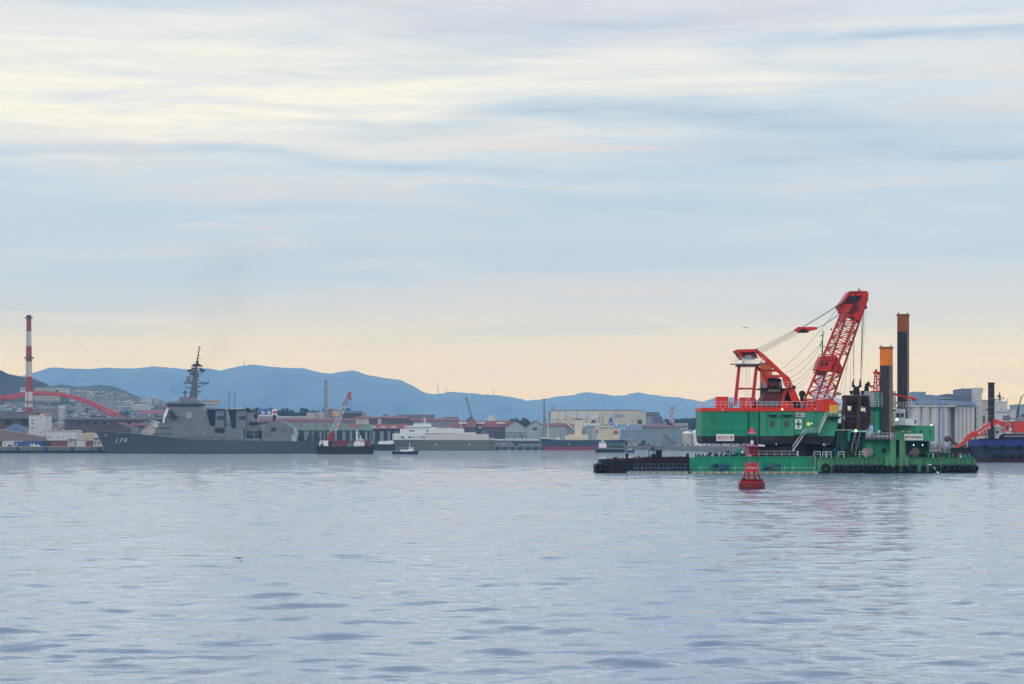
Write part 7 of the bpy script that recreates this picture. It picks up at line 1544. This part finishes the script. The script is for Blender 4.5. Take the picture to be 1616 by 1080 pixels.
# machinery hung outside the left hull
for x0, x1 in ((1122, 1150), (1204, 1232)):
    r_ = pp('hull_pump_rack', MB().rail([P(x0, 743, Y0 - .9), P(x1, 743, Y0 - .9)], 1.4, .6, .05), m_bl)
    for i in range(9):
        x = x0 + (x1 - x0) * (i + gg.random() * .5) / 9; y = gg.uniform(733, 741); mt = [m_bl, m_bl, m_rust, m_bk, m_steelg][gg.randint(0, 4)]
        part('pump', MB().tube(P(x, y, Y0 - .6), P(x + gg.uniform(1, 3.4), y + gg.uniform(-2, 2), Y0 - .6), gg.uniform(.15, .42), None, 9), mt, r_)
pp('side_rail', MB().tube(P(1100, 738.6, Y0 - .6), P(1288, 738.6, Y0 - .6), .03, None, 4), m_w)
for x in (1106, 1134, 1160, 1190, 1214, 1234, 1238, 1252): pp('side_rail', MB().tube(P(x, 742.5, Y0 - .6), P(x, 735.5, Y0 - .6), .035, None, 4), m_w)
# hanging rope and water jet
pp('mooring_rope', MB().path([P(1284.5, 719, Y0 - .3), P(1287, 723, Y0 - .5), P(1286.3, 735, Y0 - .6), P(1284, 746.5, Y0 - .6)], .07, 5), M('pale_rope', (176, 184, 150), .8)); pp('mooring_rope', MB().path([P(1286, 722, Y0 - .4), P(1278, 731, Y0 - .5), P(1268, 742, Y0 - .6)], .05, 5), m_rust)
m_foam = M('water_jet', (226, 232, 238), .3, var=.1)
jet = [P(1464.6, 733.4, Y0 - .7)]
for k in range(1, 11): t = k / 10; jet.append(P(1464.6 + 16.5 * t, 733.4 + 14.4 * t ** 2.1, Y0 - .7 - .6 * t))
mb = MB()
for i, (a_, b_) in enumerate(zip(jet[:-1], jet[1:])): mb.tube(a_, b_, .07 + .018 * i, .07 + .018 * (i + 1), 8)
solo('water_jet', mb, m_foam, 'curved white jet of water pouring out of the dredger hull', 'water jet', sm=60)
# floating pipeline
mb = MB(); gg = random.Random(31)
for i, x in enumerate(np.arange(990, 1288, 6.4)):
    if 1084 < x < 1092: continue
    Df = Y0 - 2.6 - gg.random() * .5; yy = 746.5 if x > 1040 else 746
    f = MB().tube(Vector((XP(x, Df), Df, .12)), Vector((XP(x + 5.4, Df), Df, .12)), .26, None, 10)
    loc_ = 'below the black pontoon left half' if x < 1036 else 'below the black pontoon right half' if x < 1085 else 'left of the left pump rack' if x < 1122 else 'under the left pump rack' if x < 1150 else 'just left of the red buoy' if x < 1186 else 'just right of the red buoy' if x < 1204 else 'under the right pump rack' if x < 1232 else 'right of the right pump rack' if x < 1262 else 'at its right end'
    solo('pipeline_float', f, [M('float_cream', (170, 166, 142), .8, var=.2, scale=2), M('float_tan', (150, 136, 108), .8, var=.2, scale=2)][i % 2], ('cream' if i % 2 == 0 else 'tan') + ' float of the floating line ' + loc_, 'float', 'floats of the line along the dredger')
FR = thing('walkway_frame', 'blue and rusty pipe railing frame floating in front of the black pontoon', 'frame', Vector((XP(1045, DD), DD - 1.6, 0)))
part('rail', MB().rail([Vector((XP(1000, DD - 1.6), DD - 1.6, .5)), Vector((XP(1088, DD - 1.6), DD - 1.6, .5))], 1.5, .95, .04, 2), m_steelg, FR)
part('pipe', MB().tube(Vector((XP(992, DD - 1.9), DD - 1.9, .55)), Vector((XP(1092, DD - 1.9), DD - 1.9, .6)), .09, None, 8).tube(Vector((XP(1000, DD - 1.9), DD - 1.9, .95)), Vector((XP(1080, DD - 1.9), DD - 1.9, 1.0)), .07, None, 8), m_bl, FR)
for i, x in enumerate((1003, 1012, 1030, 1038, 1052, 1066, 1080)): part('valve', MB().tube(P(x, 741, DD - 1.9), P(x + 2.5, 739.5, DD - 1.9), .28, .2, 8), [m_bl, m_rust, m_bk][i % 3], FR)
part('walk_plate', MB().box(XP(995, DD - 2), XP(1090, DD - 2), DD - 2.1, DD - 1.2, .3, .42), M('plank_tan', (130, 120, 100), .9), FR)
for x in (972, 1096.5): solo('mooring_stake', MB().tube(P(x, 742 if x < 1000 else 746, DD - 3), P(x + (2.6 if x < 1000 else 0), 754, DD - 3), .05, None, 5), m_bk, 'thin leaning stake in the water by the black pontoon left end' if x < 1000 else 'thin upright stake in the water below the hull joint', 'stake')
# tyres on the right hull
tx = [1303, 1318, 1325.5, 1333.3, 1340.7, 1349.5, 1356.9, 1364.4, 1370.6, 1377.6, 1386.4, 1395.2, 1403.2, 1414.6, 1426.9, 1435.6, 1441, 1457.6, 1472.5, 1480, 1489.3, 1500, 1508.6, 1516.5, 1523, 1534, 1539.5]
def tplace(i):
    x = tx[i]
    if i == 0: return 'large single black tyre under the white deck rails'
    if x < 1345: return 'below the hopper and blue tarpaulin'
    if x < 1404: return 'below the round porthole deck house'
    if x < 1445: return 'beside the spud guide frame'
    if x < 1475: return 'around the water jet'
    return 'along the right end of the green hull'
seen = {}
for i, x in enumerate(tx):
    big = i == 0; Rr = .56 if not big else .72; r = .24 if not big else .27; y = 739.6 if not big else 739
    lab = tplace(i) if big else 'black tyre fender %s' % tplace(i)
    k = seen[lab] = seen.get(lab, 0) + 1
    lab2 = lab if big else 'black tyre fender %s, %s from its left' % (tplace(i), ['first', 'second', 'third', 'fourth', 'fifth', 'sixth', 'seventh', 'eighth'][k - 1])
    yaw = .0 if big else gg.uniform(-1.0, -.55)
    t_ = thing('tyre_fender', lab2, 'tyre', P(x, y, Y0 - 1.05), 'tyre fenders along the green hull')
    part('tyre', MB().torus(P(x, y, Y0 - 1.05), Rr, r, (math.sin(yaw), math.cos(yaw), 0)), m_ty, t_, sm=60); part('hanging_rope', MB().tube(P(x, y - 5, Y0 - 1.0), P(x, 724, Y0 - .85), .045, None, 4), m_bk, t_)
# grab bucket
GB = thing('grab_bucket', 'huge rusty brown clamshell grab hanging between the boom and the front spud', 'grab', P(1352, 679, Y0 + 4)); yb = Y0 + 3
def gp(name, mb, mt=m_rb2, sm=0): return part(name, mb, mt, GB, sm=sm)
m_gl = M('grab_rust_light', (70, 52, 44), .8, var=.4, scale=1.4, streak=.4, scol=(44, 34, 32), sscale=2); m_gk = M('grab_rust_dark', (40, 30, 30), .8, var=.4, scale=1.2)
gp('upper_beam', MB().prism([(1332, 626), (1333.5, 623.8), (1370, 624.3), (1371.2, 627), (1369.4, 634), (1334, 633)], yb + .4, 3.4)); gp('upper_beam', MB().prism([(1336, 633.1), (1367.6, 634), (1366.4, 641.4), (1337.2, 640.4)], yb + .7, 2.6), m_gk)
gp('upper_beam_rib', MB().pbox(1335.5, 1368.5, 634.4, 635.8, yb + .2, .45), m_gl); gp('upper_beam_rib', MB().prism([(1361, 633), (1364.5, 633), (1367, 641), (1365, 641)], yb + .3, .35), m_gl)
gp('arm', MB().prism([(1331, 625), (1335.6, 625), (1334.4, 652), (1333.4, 679), (1327.6, 679), (1329, 650)], yb - .7, .65), m_gl); gp('arm', MB().prism([(1354, 624.6), (1359.8, 624.6), (1357.2, 679), (1350.8, 679)], yb - .9, .65), m_gl); gp('arm', MB().prism([(1367.4, 627), (1371.6, 627), (1374.8, 657), (1370.6, 657)], yb - .6, .6))
gp('arm', MB().prism([(1334, 627), (1336.6, 627), (1337.6, 652), (1334.6, 660)], yb + 3.6, .5), m_gk); gp('arm', MB().prism([(1366, 627), (1368.6, 627), (1372, 660), (1368.6, 660)], yb + 3.6, .5), m_gk)
gp('centre_block', MB().prism([(1345.5, 641.2), (1352.4, 641.2), (1353.4, 655), (1344.6, 655)], yb + .8, 2), m_gk)
for x in (1337.9, 1340.5, 1343.2, 1360.6, 1363, 1365.2): gp('closing_rope', MB().tube(P(x, 641, yb + 1), P(x, 651, yb + 1), .055, None, 4), m_rope)
gp('clamshell', MB().prism([(1341.5, 649.5), (1351, 648), (1351.4, 679.4), (1339.5, 679.4), (1335.4, 672), (1334.6, 660)], yb, 4.6), m_gk); gp('clamshell', MB().prism([(1351.6, 648), (1364, 649.5), (1373, 657.5), (1374.4, 664), (1371.6, 675.6), (1366, 679.6), (1351.7, 679.4)], yb - .2, 4.8))
gp('clamshell_rib', MB().prism([(1335.2, 655.4), (1372.8, 656), (1373.8, 659.4), (1334.6, 659)], yb - .45, .24), m_gl)
for x in (1358.6, 1362.8, 1367): gp('clamshell_rib', MB().prism([(x, 660), (x + 1.3, 660), (x + 3, 677), (x + 1.2, 677)], yb - .42, .2), m_gl)
gp('clamshell_tooth', MB().prism([(1336, 664), (1349, 664), (1348.4, 666), (1336.2, 666)], yb - .25, .24), m_gl)
gp('head_block', MB().prism([(1348.4, 623.5), (1349, 613.5), (1351, 610.2), (1355.4, 610.2), (1356.4, 614), (1357, 623.5)], yb + .8, 2.2)); 
for sx in (-1, 1):
    cx = 1352.4 + sx * 5.6; gp('yoke', MB().prism([(1352.4 + sx * 1.5, 610.6), (1352.4 + sx * 5, 611.9), (cx + sx * 1.8, 610.6), (cx + sx * 1.4, 606), (cx + sx * .8, 601.6), (cx - sx * 1.2, 601.6), (cx - sx * .8, 606.5), (1352.4 + sx * 3, 609)], yb + 1.2, .9), m_bk)
    gp('sheave_cup', MB().tube(P(1352.4 + sx * 9, 623.5, yb + 1.6), P(1352.4 + sx * 9, 617, yb + 1.6), .18, .46, 12), m_bk); gp('shackle', MB().torus(P(cx - sx * .3, 600, yb + 1.6), .16, .06), m_bk)
for x, t in ((1347, 535), (1345.2, 530), (1358.2, 485), (1360, 485), (1361.2, 487)): pp('hoist_rope', MB().tube(P(x + (1 if x < 1350 else 2.4), t, Y0 + 5), P(1347.4 if x < 1350 else 1358.2, 600, Y0 + 4.6), .045, None, 4), m_rope)
for a, b in (((1343.5, 545), (1341.4, 617)), ((1366.4, 486), (1358.8, 612)), ((1341, 560), (1325, 620)), ((1340, 540), (1331, 640)), ((1327, 592), (1318, 628))): pp('hoist_rope', MB().tube(P(*a, Y0 + 5.5), P(*b, Y0 + 4.6), .028, None, 4), m_rope)

boom_ = first(G, 'boom_head'); boom_.name = 'boom'; gan_ = first(G, 'gantry_head'); gan_.name = 'gantry'; ch_ = first(G, 'crane_house')
for o in list(G.children):
    nm = o.name.split('.')[0]
    if o.children or o in (boom_, gan_, ch_): continue
    if nm.startswith(('boom_', 'head_', 'box_')): o.parent = boom_
    elif nm.startswith(('gantry_', 'ladder_cage', 'control_box')): o.parent = gan_
    elif nm.startswith(('roof_', 'house_', 'vent_', 'skirt', 'yellow_door', 'visor', 'front_cab')): o.parent = ch_
    elif nm in ('bridge_window', 'bridge_rail', 'bridge_dark_gap', 'exhaust_pipe'): o.parent = first(G, 'bridge_house')
    elif nm in ('safety_cross',): o.parent = first(G, 'safety_sign')
    elif nm in ('accommodation_rail',): o.parent = first(G, 'accommodation')
    elif nm.startswith('small_crane_boom'): o.parent = first(G, 'small_crane_mast')
    elif nm in ('hull_seam', 'hull_rib', 'deck_edge'): o.parent = hl_
    elif nm in ('bridle_sheave',): o.parent = first(G, 'bridle_block')
# ---- red buoy
DB = DW(772.6); sb = S(DB); cx = 1186.5
BY = thing('buoy', 'red channel buoy with a triangular topmark floating in front of the green dredger', 'buoy', Vector((XP(cx, DB), DB, 0)))
c = Vector((XP(cx, DB), DB, 0)); m_br = M('buoy_red', (172, 18, 36), .4, var=.08, scale=1.5, streak=.12, scol=(120, 20, 30), sscale=2); m_bd = M('buoy_dark_red', (104, 16, 26), .55, var=.3, scale=1.2, streak=.4, scol=(60, 20, 24), sscale=1.6)
def zb(py): return ZP(py, DB)
def bp_(name, mb, mt=m_br, sm=0): return part(name, mb, mt, BY, sm=sm)
bp_('float', MB().lathe(c, [(1.55, -.7), (1.76, -.3), (1.80, .1), (1.80, zb(762)), (1.70, zb(760.5)), (1.5, zb(759.6)), (.5, zb(759.2))], 40), m_bd, 50)
bp_('float_rim', MB().torus((c.x, c.y, zb(761.2)), 1.78, .07, (0, 0, 1), 40, 8), m_br, 60)
for a in range(0, 360, 45): q = math.radians(a + 12); bp_('lifting_lug', MB().rbox((c.x + 1.5 * math.cos(q), c.y + 1.5 * math.sin(q), zb(758.4)), (.2, .2, .36), q), m_bd)
bp_('hatch', MB().rbox((c.x - 1.15, c.y - .6, zb(756.6)), (.42, .5, .5)), m_bd); bp_('base_ring', MB().lathe((c.x, c.y, zb(759.2)), [(1.2, 0), (1.2, .22), (1.0, .28)], 28), m_bd, 40)
for a in (20, 65, 110, 155, 200, 245, 290, 335):
    q = math.radians(a); r0, r1 = 1.3, .95
    bp_('tower_leg', MB().tube((c.x + r0 * math.cos(q), c.y + r0 * math.sin(q), zb(759)), (c.x + r1 * math.cos(q), c.y + r1 * math.sin(q), zb(744.5)), .07, None, 6), m_br if a > 180 else m_bd)
mb = MB()
for a in range(20, 380, 45):
    q, w = math.radians(a), math.radians(a + 45); mb.tube((c.x + 1.28 * math.cos(q), c.y + 1.28 * math.sin(q), zb(756)), (c.x + 1.0 * math.cos(w), c.y + 1.0 * math.sin(w), zb(747)), .04, None, 5).tube((c.x + 1.12 * math.cos(q), c.y + 1.12 * math.sin(q), zb(750.5)), (c.x + 1.12 * math.cos(w), c.y + 1.12 * math.sin(w), zb(750.5)), .035, None, 5)
bp_('tower_bracing', mb, m_br)
bp_('body_panel', MB().lathe(c, [(1.06, zb(745)), (.86, zb(731.6)), (.80, zb(730.6)), (.3, zb(730.5))], 4 * 6), m_br, 25)
for a in (-125, -100, -75, -50): pass
TXT.append(lambda: text('buoy_lettering', '神戸航路', P(1184.4, 738.7, DB - 1.06), 3.4 * S(DB) * 1.0, m_signw, BY, bold=.0, width=12.5 * S(DB)))
TXT.append(lambda: text('buoy_lettering', '中央', P(1194.0, 738.7, DB - .93), 3.2 * S(DB) * 1.0, m_signw, BY, bold=.0, width=4.6 * S(DB)))
for a in range(15, 360, 60): q = math.radians(a); bp_('cage_post', MB().tube((c.x + .82 * math.cos(q), c.y + .82 * math.sin(q), zb(730.6)), (c.x + .82 * math.cos(q), c.y + .82 * math.sin(q), zb(718.5)), .035, None, 6), m_bd)
bp_('cage_ring', MB().torus((c.x, c.y, zb(717.6)), .86, .05, (0, 0, 1), 28, 6).torus((c.x, c.y, zb(711)), .86, .035, (0, 0, 1), 28, 6), m_br, 60)
for a in range(0, 360, 40): q = math.radians(a); bp_('cage_post', MB().tube((c.x + .86 * math.cos(q), c.y + .86 * math.sin(q), zb(718.5)), (c.x + .86 * math.cos(q), c.y + .86 * math.sin(q), zb(706)), .03, None, 6), m_br)
bp_('battery_box', MB().lathe((c.x, c.y, zb(716)), [(.42, 0), (.42, zb(706.5) - zb(716))], 14), m_bd, 40)
bp_('light_platform', MB().lathe(c, [(.4, zb(706.4)), (.98, zb(705.6)), (1.1, zb(704.4)), (.3, zb(703))], 24), m_br, 30)
for sx in (-1, 1):
    bp_('solar_panel_arm', MB().beam((c.x, c.y, zb(704.6)), (c.x + sx * 1.8, c.y, zb(704.2)), .12), m_br)
    bp_('solar_panel', MB().add([(c.x + sx * .85, c.y - .45, zb(703.6)), (c.x + sx * 1.75, c.y - .45, zb(704.4)), (c.x + sx * 1.75, c.y + .45, zb(702.4)), (c.x + sx * .85, c.y + .45, zb(701.8)), (c.x + sx * .85, c.y - .45, zb(704.2)), (c.x + sx * 1.75, c.y - .45, zb(705)), (c.x + sx * 1.75, c.y + .45, zb(703)), (c.x + sx * .85, c.y + .45, zb(702.4))], [(0, 1, 2, 3), (7, 6, 5, 4), (0, 4, 5, 1), (1, 5, 6, 2), (2, 6, 7, 3), (3, 7, 4, 0)]), m_wp if sx > 0 else m_bd)
    bp_('topmark_stay', MB().tube((c.x + sx * .78, c.y, zb(704)), (c.x + sx * .8, c.y, zb(690)), .025, None, 5), m_steelg)
bp_('lantern', MB().lathe((c.x + .02, c.y, zb(702.5)), [(.2, 0), (.22, .1), (.2, .18), (.21, .55), (.16, .62)], 16), m_wp, 40)
bp_('topmark_pole', MB().tube((c.x, c.y, zb(695.6)), (c.x, c.y, zb(683.5)), .035, None, 6), m_steelg)
bp_('topmark', MB().lathe((c.x, c.y, zb(684)), [(.52, 0), (.02, .86)], 20), M('topmark_red', (226, 40, 50), .4, var=.03), 30); bp_('topmark_rim', MB().torus((c.x, c.y, zb(684)), .52, .03, (0, 0, 1), 24, 6), M('topmark_edge', (220, 170, 160), .5))

# ---- blue excavator barge at the right edge
DE = 676.0; se = S(DE)
m_eb = M('barge_blue', (26, 48, 120), .6, var=.12, scale=.3, streak=.45, scol=(40, 40, 66), sscale=.8); m_ed = M('barge_grey_blue', (36, 46, 74), .7, var=.25, scale=.3, streak=.4, scol=(60, 44, 52), sscale=.7); m_em = M('barge_maroon', (58, 34, 44), .75, var=.3, scale=.4, streak=.3, scol=(30, 28, 36))
EB = thing('excavator_barge', 'blue steel barge with dark tyre fenders at the right edge behind the dredger', 'barge', Vector((XP(1600, DE), DE + 8, 0)))
part('hull', MB().pbox(1546.6, 1668, 693.4, 705.6, DE, 18), m_eb, EB); part('hull', MB().pbox(1548, 1668, 705.62, 720.5, DE + .2, 17.6), m_ed, EB, 'grey blue middle belt'); part('hull', MB().pbox(1547.4, 1668, 720.52, 740, DE + .1, 17.8), m_em, EB, 'dark maroon lower belt')
part('deck_edge', MB().pbox(1546, 1668, 692.2, 693.38, DE - .3, 1), m_bk, EB)
for a in (1562.7, 1590, 1617.5): part('scupper_slot', MB().pbox(a, a + 13, 705, 710, DE - .1, .25), m_bk, EB)
for i, (x, y) in enumerate(((1555.5, 707), (1582, 706.6), (1609, 706.4), (1569, 721), (1582, 721), (1597, 721), (1611, 721), (1624, 721))):
    t_ = solo('tyre_fender', MB().torus(P(x, y, DE - .5), .72, .3), m_ty, 'tyre on the blue barge, ' + ['upper row below its left corner', 'upper row below the dark round pile', 'upper row below the red excavator', 'lower row, first from the left', 'lower row, second from the left', 'lower row, third from the left', 'lower row at the picture edge', 'lower row beyond the picture edge'][i], 'tyre', 'tyres on the blue barge', sm=60) if i < 7 else None
cxp = XP(1564.3, DE + 6); zt = ZP(605.5, DE + 6)
part('round_pile', MB().tube((cxp, DE + 6, 1), (cxp, DE + 6, zt), 5.1 * se, None, 22), M('pile_dark', (38, 32, 38), .7, var=.3, scale=.5, streak=.4, scol=(84, 58, 52), sscale=.6), EB, sm=50)
part('pile_collar', MB().tube((cxp, DE + 6, zt), (cxp, DE + 6, zt + .35), 5.9 * se, None, 22), m_bk, EB)
for py in (616, 630, 643, 657): part('pile_band', MB().tube((cxp, DE + 6, ZP(py, DE + 6)), (cxp, DE + 6, ZP(py - .8, DE + 6)), 5.25 * se, None, 22), m_steelg, EB)
EX = thing('excavator', 'big red long reach excavator on the blue barge, its arm reaching down to the left', 'excavator', Vector((XP(1604, DE), DE + 6, ZP(692.2, DE))))
m_er = M('excavator_red', (206, 66, 52), .5, var=.1, scale=.4); m_erd = M('excavator_dark_red', (150, 44, 42), .6, var=.15)
de = DE + 5
part('tracks', MB().prism([(1577, 690), (1579, 686), (1584, 684.6), (1640, 684.6), (1640, 692.6), (1582, 692.6), (1578, 691.6)], de - 1.8, 1.2).prism([(1577, 690), (1579, 686), (1584, 684.6), (1640, 684.6), (1640, 692.6), (1582, 692.6), (1578, 691.6)], de + 2.4, 1.2), m_bk, EX)
part('track_roller', MB().pbox(1584, 1634, 687, 690, de - 1.9, .09), m_steelg, EX)
part('house', MB().pbox(1599.5, 1660, 667, 682.5, de - 1.4, 5), m_er, EX); part('house', MB().pbox(1585, 1599.4, 667.5, 681.6, de - 1, 4), M('excavator_pink', (196, 110, 106), .6, var=.1), EX, 'faded pinkish front part of the house')
part('house_trim', MB().pbox(1584, 1600, 666.2, 667.4, de - 1.2, 4.4).pbox(1600, 1660, 665.4, 666.9, de - 1.4, 4.6), m_erd, EX); part('house_seam', MB().pbox(1597.5, 1599.8, 667.6, 682.6, de - 1.5, .09), m_erd, EX)
part('cab_window', MB().pbox(1587.5, 1591.6, 671, 678.4, de - 1.1, .09), m_erd, EX); part('white_plate', MB().pbox(1592.5, 1597, 675.6, 681, de - 1.1, .09), m_wp, EX)
part('skirt', MB().pbox(1588, 1660, 682.6, 684.5, de - 1, 4), m_wp, EX)
part('roof_rail', MB().rail([P(1602, 665.3, de - 1.3), P(1640, 665.3, de - 1.3)], 1.1, .7, .04), m_er, EX)
part('main_boom', MB().prism([(1530, 686), (1531.5, 683), (1556, 671), (1568, 661.6), (1571.5, 661.4), (1589, 668), (1589, 674.5), (1573, 671.4), (1568, 673), (1548, 688), (1536, 691), (1530.5, 692)], de, .9), m_er, EX)
part('stick', MB().prism([(1507, 706.5), (1524, 690), (1527, 686.4), (1537, 684), (1535.5, 691), (1529, 695), (1514, 706.6)], de - .3, .75), m_er, EX)
part('stick_pin', MB().tube(P(1535.4, 685.5, de - .7), P(1535.4, 685.5, de + .9), .32, None, 12), m_erd, EX); part('boom_pin', MB().tube(P(1570, 664.4, de - .3), P(1570, 664.4, de + 1.2), .3, None, 12), m_erd, EX)
part('cylinder', MB().tube(P(1572, 669.5, de - .4), P(1587, 678.6, de - .4), .2, None, 8), m_wp, EX); part('cylinder', MB().tube(P(1549.5, 674, de - .3), P(1541, 680.6, de - .3), .15, None, 8).tube(P(1521, 694, de - .6), P(1513, 700.5, de - .6), .12, None, 8), m_wp, EX)
TXT.append(lambda: [text('boom_lettering', ch_, P(1546 + i * 5.2, 683.4 - i * 2.95, de - .06), 4.3 * se, m_signw, EX, bold=.04, rot=math.radians(-30)) for i, ch_ in enumerate('寄神建設')])
part('deck_house', MB().pbox(1586, 1594, 656, 664, de + 3, 3), m_steelg, EB); part('deck_hose', MB().path([P(1574, 692, de - 2.6), P(1576, 688, de - 2.6), P(1581, 684, de - 2.6)], .18), m_wp, EB)
solo('deck_crew_box', MB().pbox(1550, 1553, 689.5, 692.1, DE + 2, 1.5), m_wp, 'small white box on the left corner of the blue barge', 'box')
# rusty scrap barge between
DS = 690.0
SB = thing('scrap_barge', 'dark brown barge heaped with rusty gear between the dredger and blue barge', 'barge', Vector((XP(1522, DS), DS + 6, 0)))
part('hull', MB().pbox(1488, 1546, 712, 740, DS, 12), m_em, SB); part('hull', MB().pbox(1499, 1546, 706.6, 711.98, DS + .3, 11), m_bk, SB)
gg = random.Random(77)
for i in range(34):
    x = 1468 + gg.random() * 76; y0_ = 700 + gg.random() * 7; w = gg.uniform(1.5, 5); mt = [m_rust, m_steelg, m_bk, m_bkp, m_lilac, m_rust, m_em][gg.randint(0, 6)]; D = DS + gg.uniform(1, 9)
    mb = MB()
    if i % 3: mb.tube(P(x, y0_ + 2, D), P(x + w, y0_ - gg.uniform(0, 3), D), gg.uniform(.15, .6), None, 8)
    else: mb.pbox(x, x + w, y0_ - 2, 712, D, 1)
    part('scrap', mb, mt, SB)
mb = MB()
for i in range(160):
    x = gg.uniform(1464, 1492); y = 706 - gg.random() * 9 * (1 - abs(x - 1478) / 20); mb.tube(P(x, y, DS + 3 + gg.random()), P(x + gg.uniform(-2, 2.5), y + gg.uniform(-1.5, 1.5), DS + 3 + gg.random()), .12, None, 4)
part('rope_pile', mb, M('pale_scrap', (150, 144, 160), .8, var=.2), SB)
part('grapple', MB().path([P(1494, 697, DS + 3), P(1491, 692, DS + 3), P(1496, 689.5, DS + 3), P(1501, 694, DS + 3), P(1508, 701, DS + 3)], .5, 6).ball(P(1495, 693, DS + 3), 1.0), M('grapple_maroon', (92, 58, 72), .7, var=.3), SB)
# ---- white ship behind the boom
DV = 600.0
V = thing('survey_ship', 'white ship with a tall tapering mast tower seen through the dredger boom', 'ship', Vector((XP(1310, DV), DV, 0)))
part('hull', hull([(1262, 700, 1266, 1, .5), (1275, 701, 1277, 4, 3), (1330, 702, 1330, 5, 4.6), (1352, 701, 1350, 3, 2)], DV, .8), [m_wp, m_em, m_steelg], V)
part('superstructure', MB().prism([(1276, 702), (1276, 640), (1290, 632), (1314, 627), (1331, 630), (1331, 644), (1340, 648), (1342, 676), (1342, 702)], DV - 3.5, 7), m_wp, V)
part('superstructure', MB().pbox(1323, 1345, 647.4, 652, DV - 3.7, .15), m_steelg, V, 'dark stripe below the white upper house')
part('mast_tower', wedge([(1283, 633), (1293, 600), (1293.6, 582), (1301, 582), (1303, 600), (1315, 633)], DV, 2.2, .6), m_wp, V)
part('pole_mast', MB().tube(P(1297, 582, DV), P(1298.6, 521, DV), .3, .12, 6).tube(P(1292.5, 560, DV), P(1302, 559, DV), .1).tube(P(1294, 548, DV), P(1302.5, 546.5, DV), .1).pbox(1294, 1302, 566, 567.2, DV - .6, 1.2).ball(P(1295, 544, DV), .25), m_rope, V)
part('rail', MB().rail([P(1314, 627, DV - 3.4), P(1331, 630, DV - 3.4)], 1.1, 1.3, .05), m_w, V)
part('davit', MB().path([P(1318, 627, DV), P(1320, 620, DV), P(1328, 622, DV)], .22).pbox(1319, 1326, 622, 624, DV - .5, 1), m_bk, V)
# ---- birds
def bird(px, py, D, span, mt, label, flat=0.0):
    c = P(px, py, D); r = thing('seabird', label, 'bird', c); n = 8; vs = []; fs = []
    body = []
    for k in range(7): t = k / 6; body.append((span * .17 * (t - .5) * 2, span * .045 * math.sin(math.pi * max(.08, min(.95, t + .02)))))
    mb = MB(); ring = []
    for k, (x, rr) in enumerate(body):
        for i in range(n): a = 2 * math.pi * i / n; vs.append((c.x + x, c.y + rr * math.cos(a), c.z + rr * .9 * math.sin(a)))
    for k in range(6):
        for i in range(n): j = (i + 1) % n; fs.append((k * n + i, k * n + j, k * n + n + j, k * n + n + i))
    mb.add(vs, fs + [tuple(range(n - 1, -1, -1)), tuple(range(6 * n, 7 * n))]); part('body', mb, mt, r, sm=60)
    for sg in (-1, 1):
        tip = Vector((c.x + sg * span * .5, c.y + span * .1 * sg, c.z + span * (.06 if sg > 0 else -.16) + flat)); mid = c + Vector((sg * span * .22, 0, span * .07)); w = span * .09
        mb = MB().add([c + Vector((-w * .6, -w, .0)), c + Vector((w * .6, w, .0)), mid + Vector((w * .6, w * .8, 0)), mid + Vector((-w * .6, -w * .8, 0)), tip, mid + Vector((0, 0, -.01)), c + Vector((0, 0, -span * .02))],
                      [(0, 1, 2, 3), (3, 2, 4), (0, 3, 5, 6), (6, 5, 2, 1), (3, 4, 5), (5, 4, 2)]); part('wing', mb, mt, r)
    part('tail', MB().add([c + Vector((span * .15, 0, .0)), c + Vector((span * .25, -span * .04, 0)), c + Vector((span * .25, span * .04, 0)), c + Vector((span * .16, 0, span * .015))], [(0, 1, 2), (0, 3, 1), (0, 2, 3), (1, 3, 2)]), mt, r)
m_bird = M('bird_dark', (60, 58, 60), .8)
bird(1177, 517.3, 230, 1.05 * .9, m_bird, 'seabird gliding in the sky above the dredger gantry'); bird(377, 881.2, DW(884), .75, M('bird_black', (28, 28, 32), .8), 'dark seabird skimming low over the open water on the left', .06)
for f_ in TXT: f_()
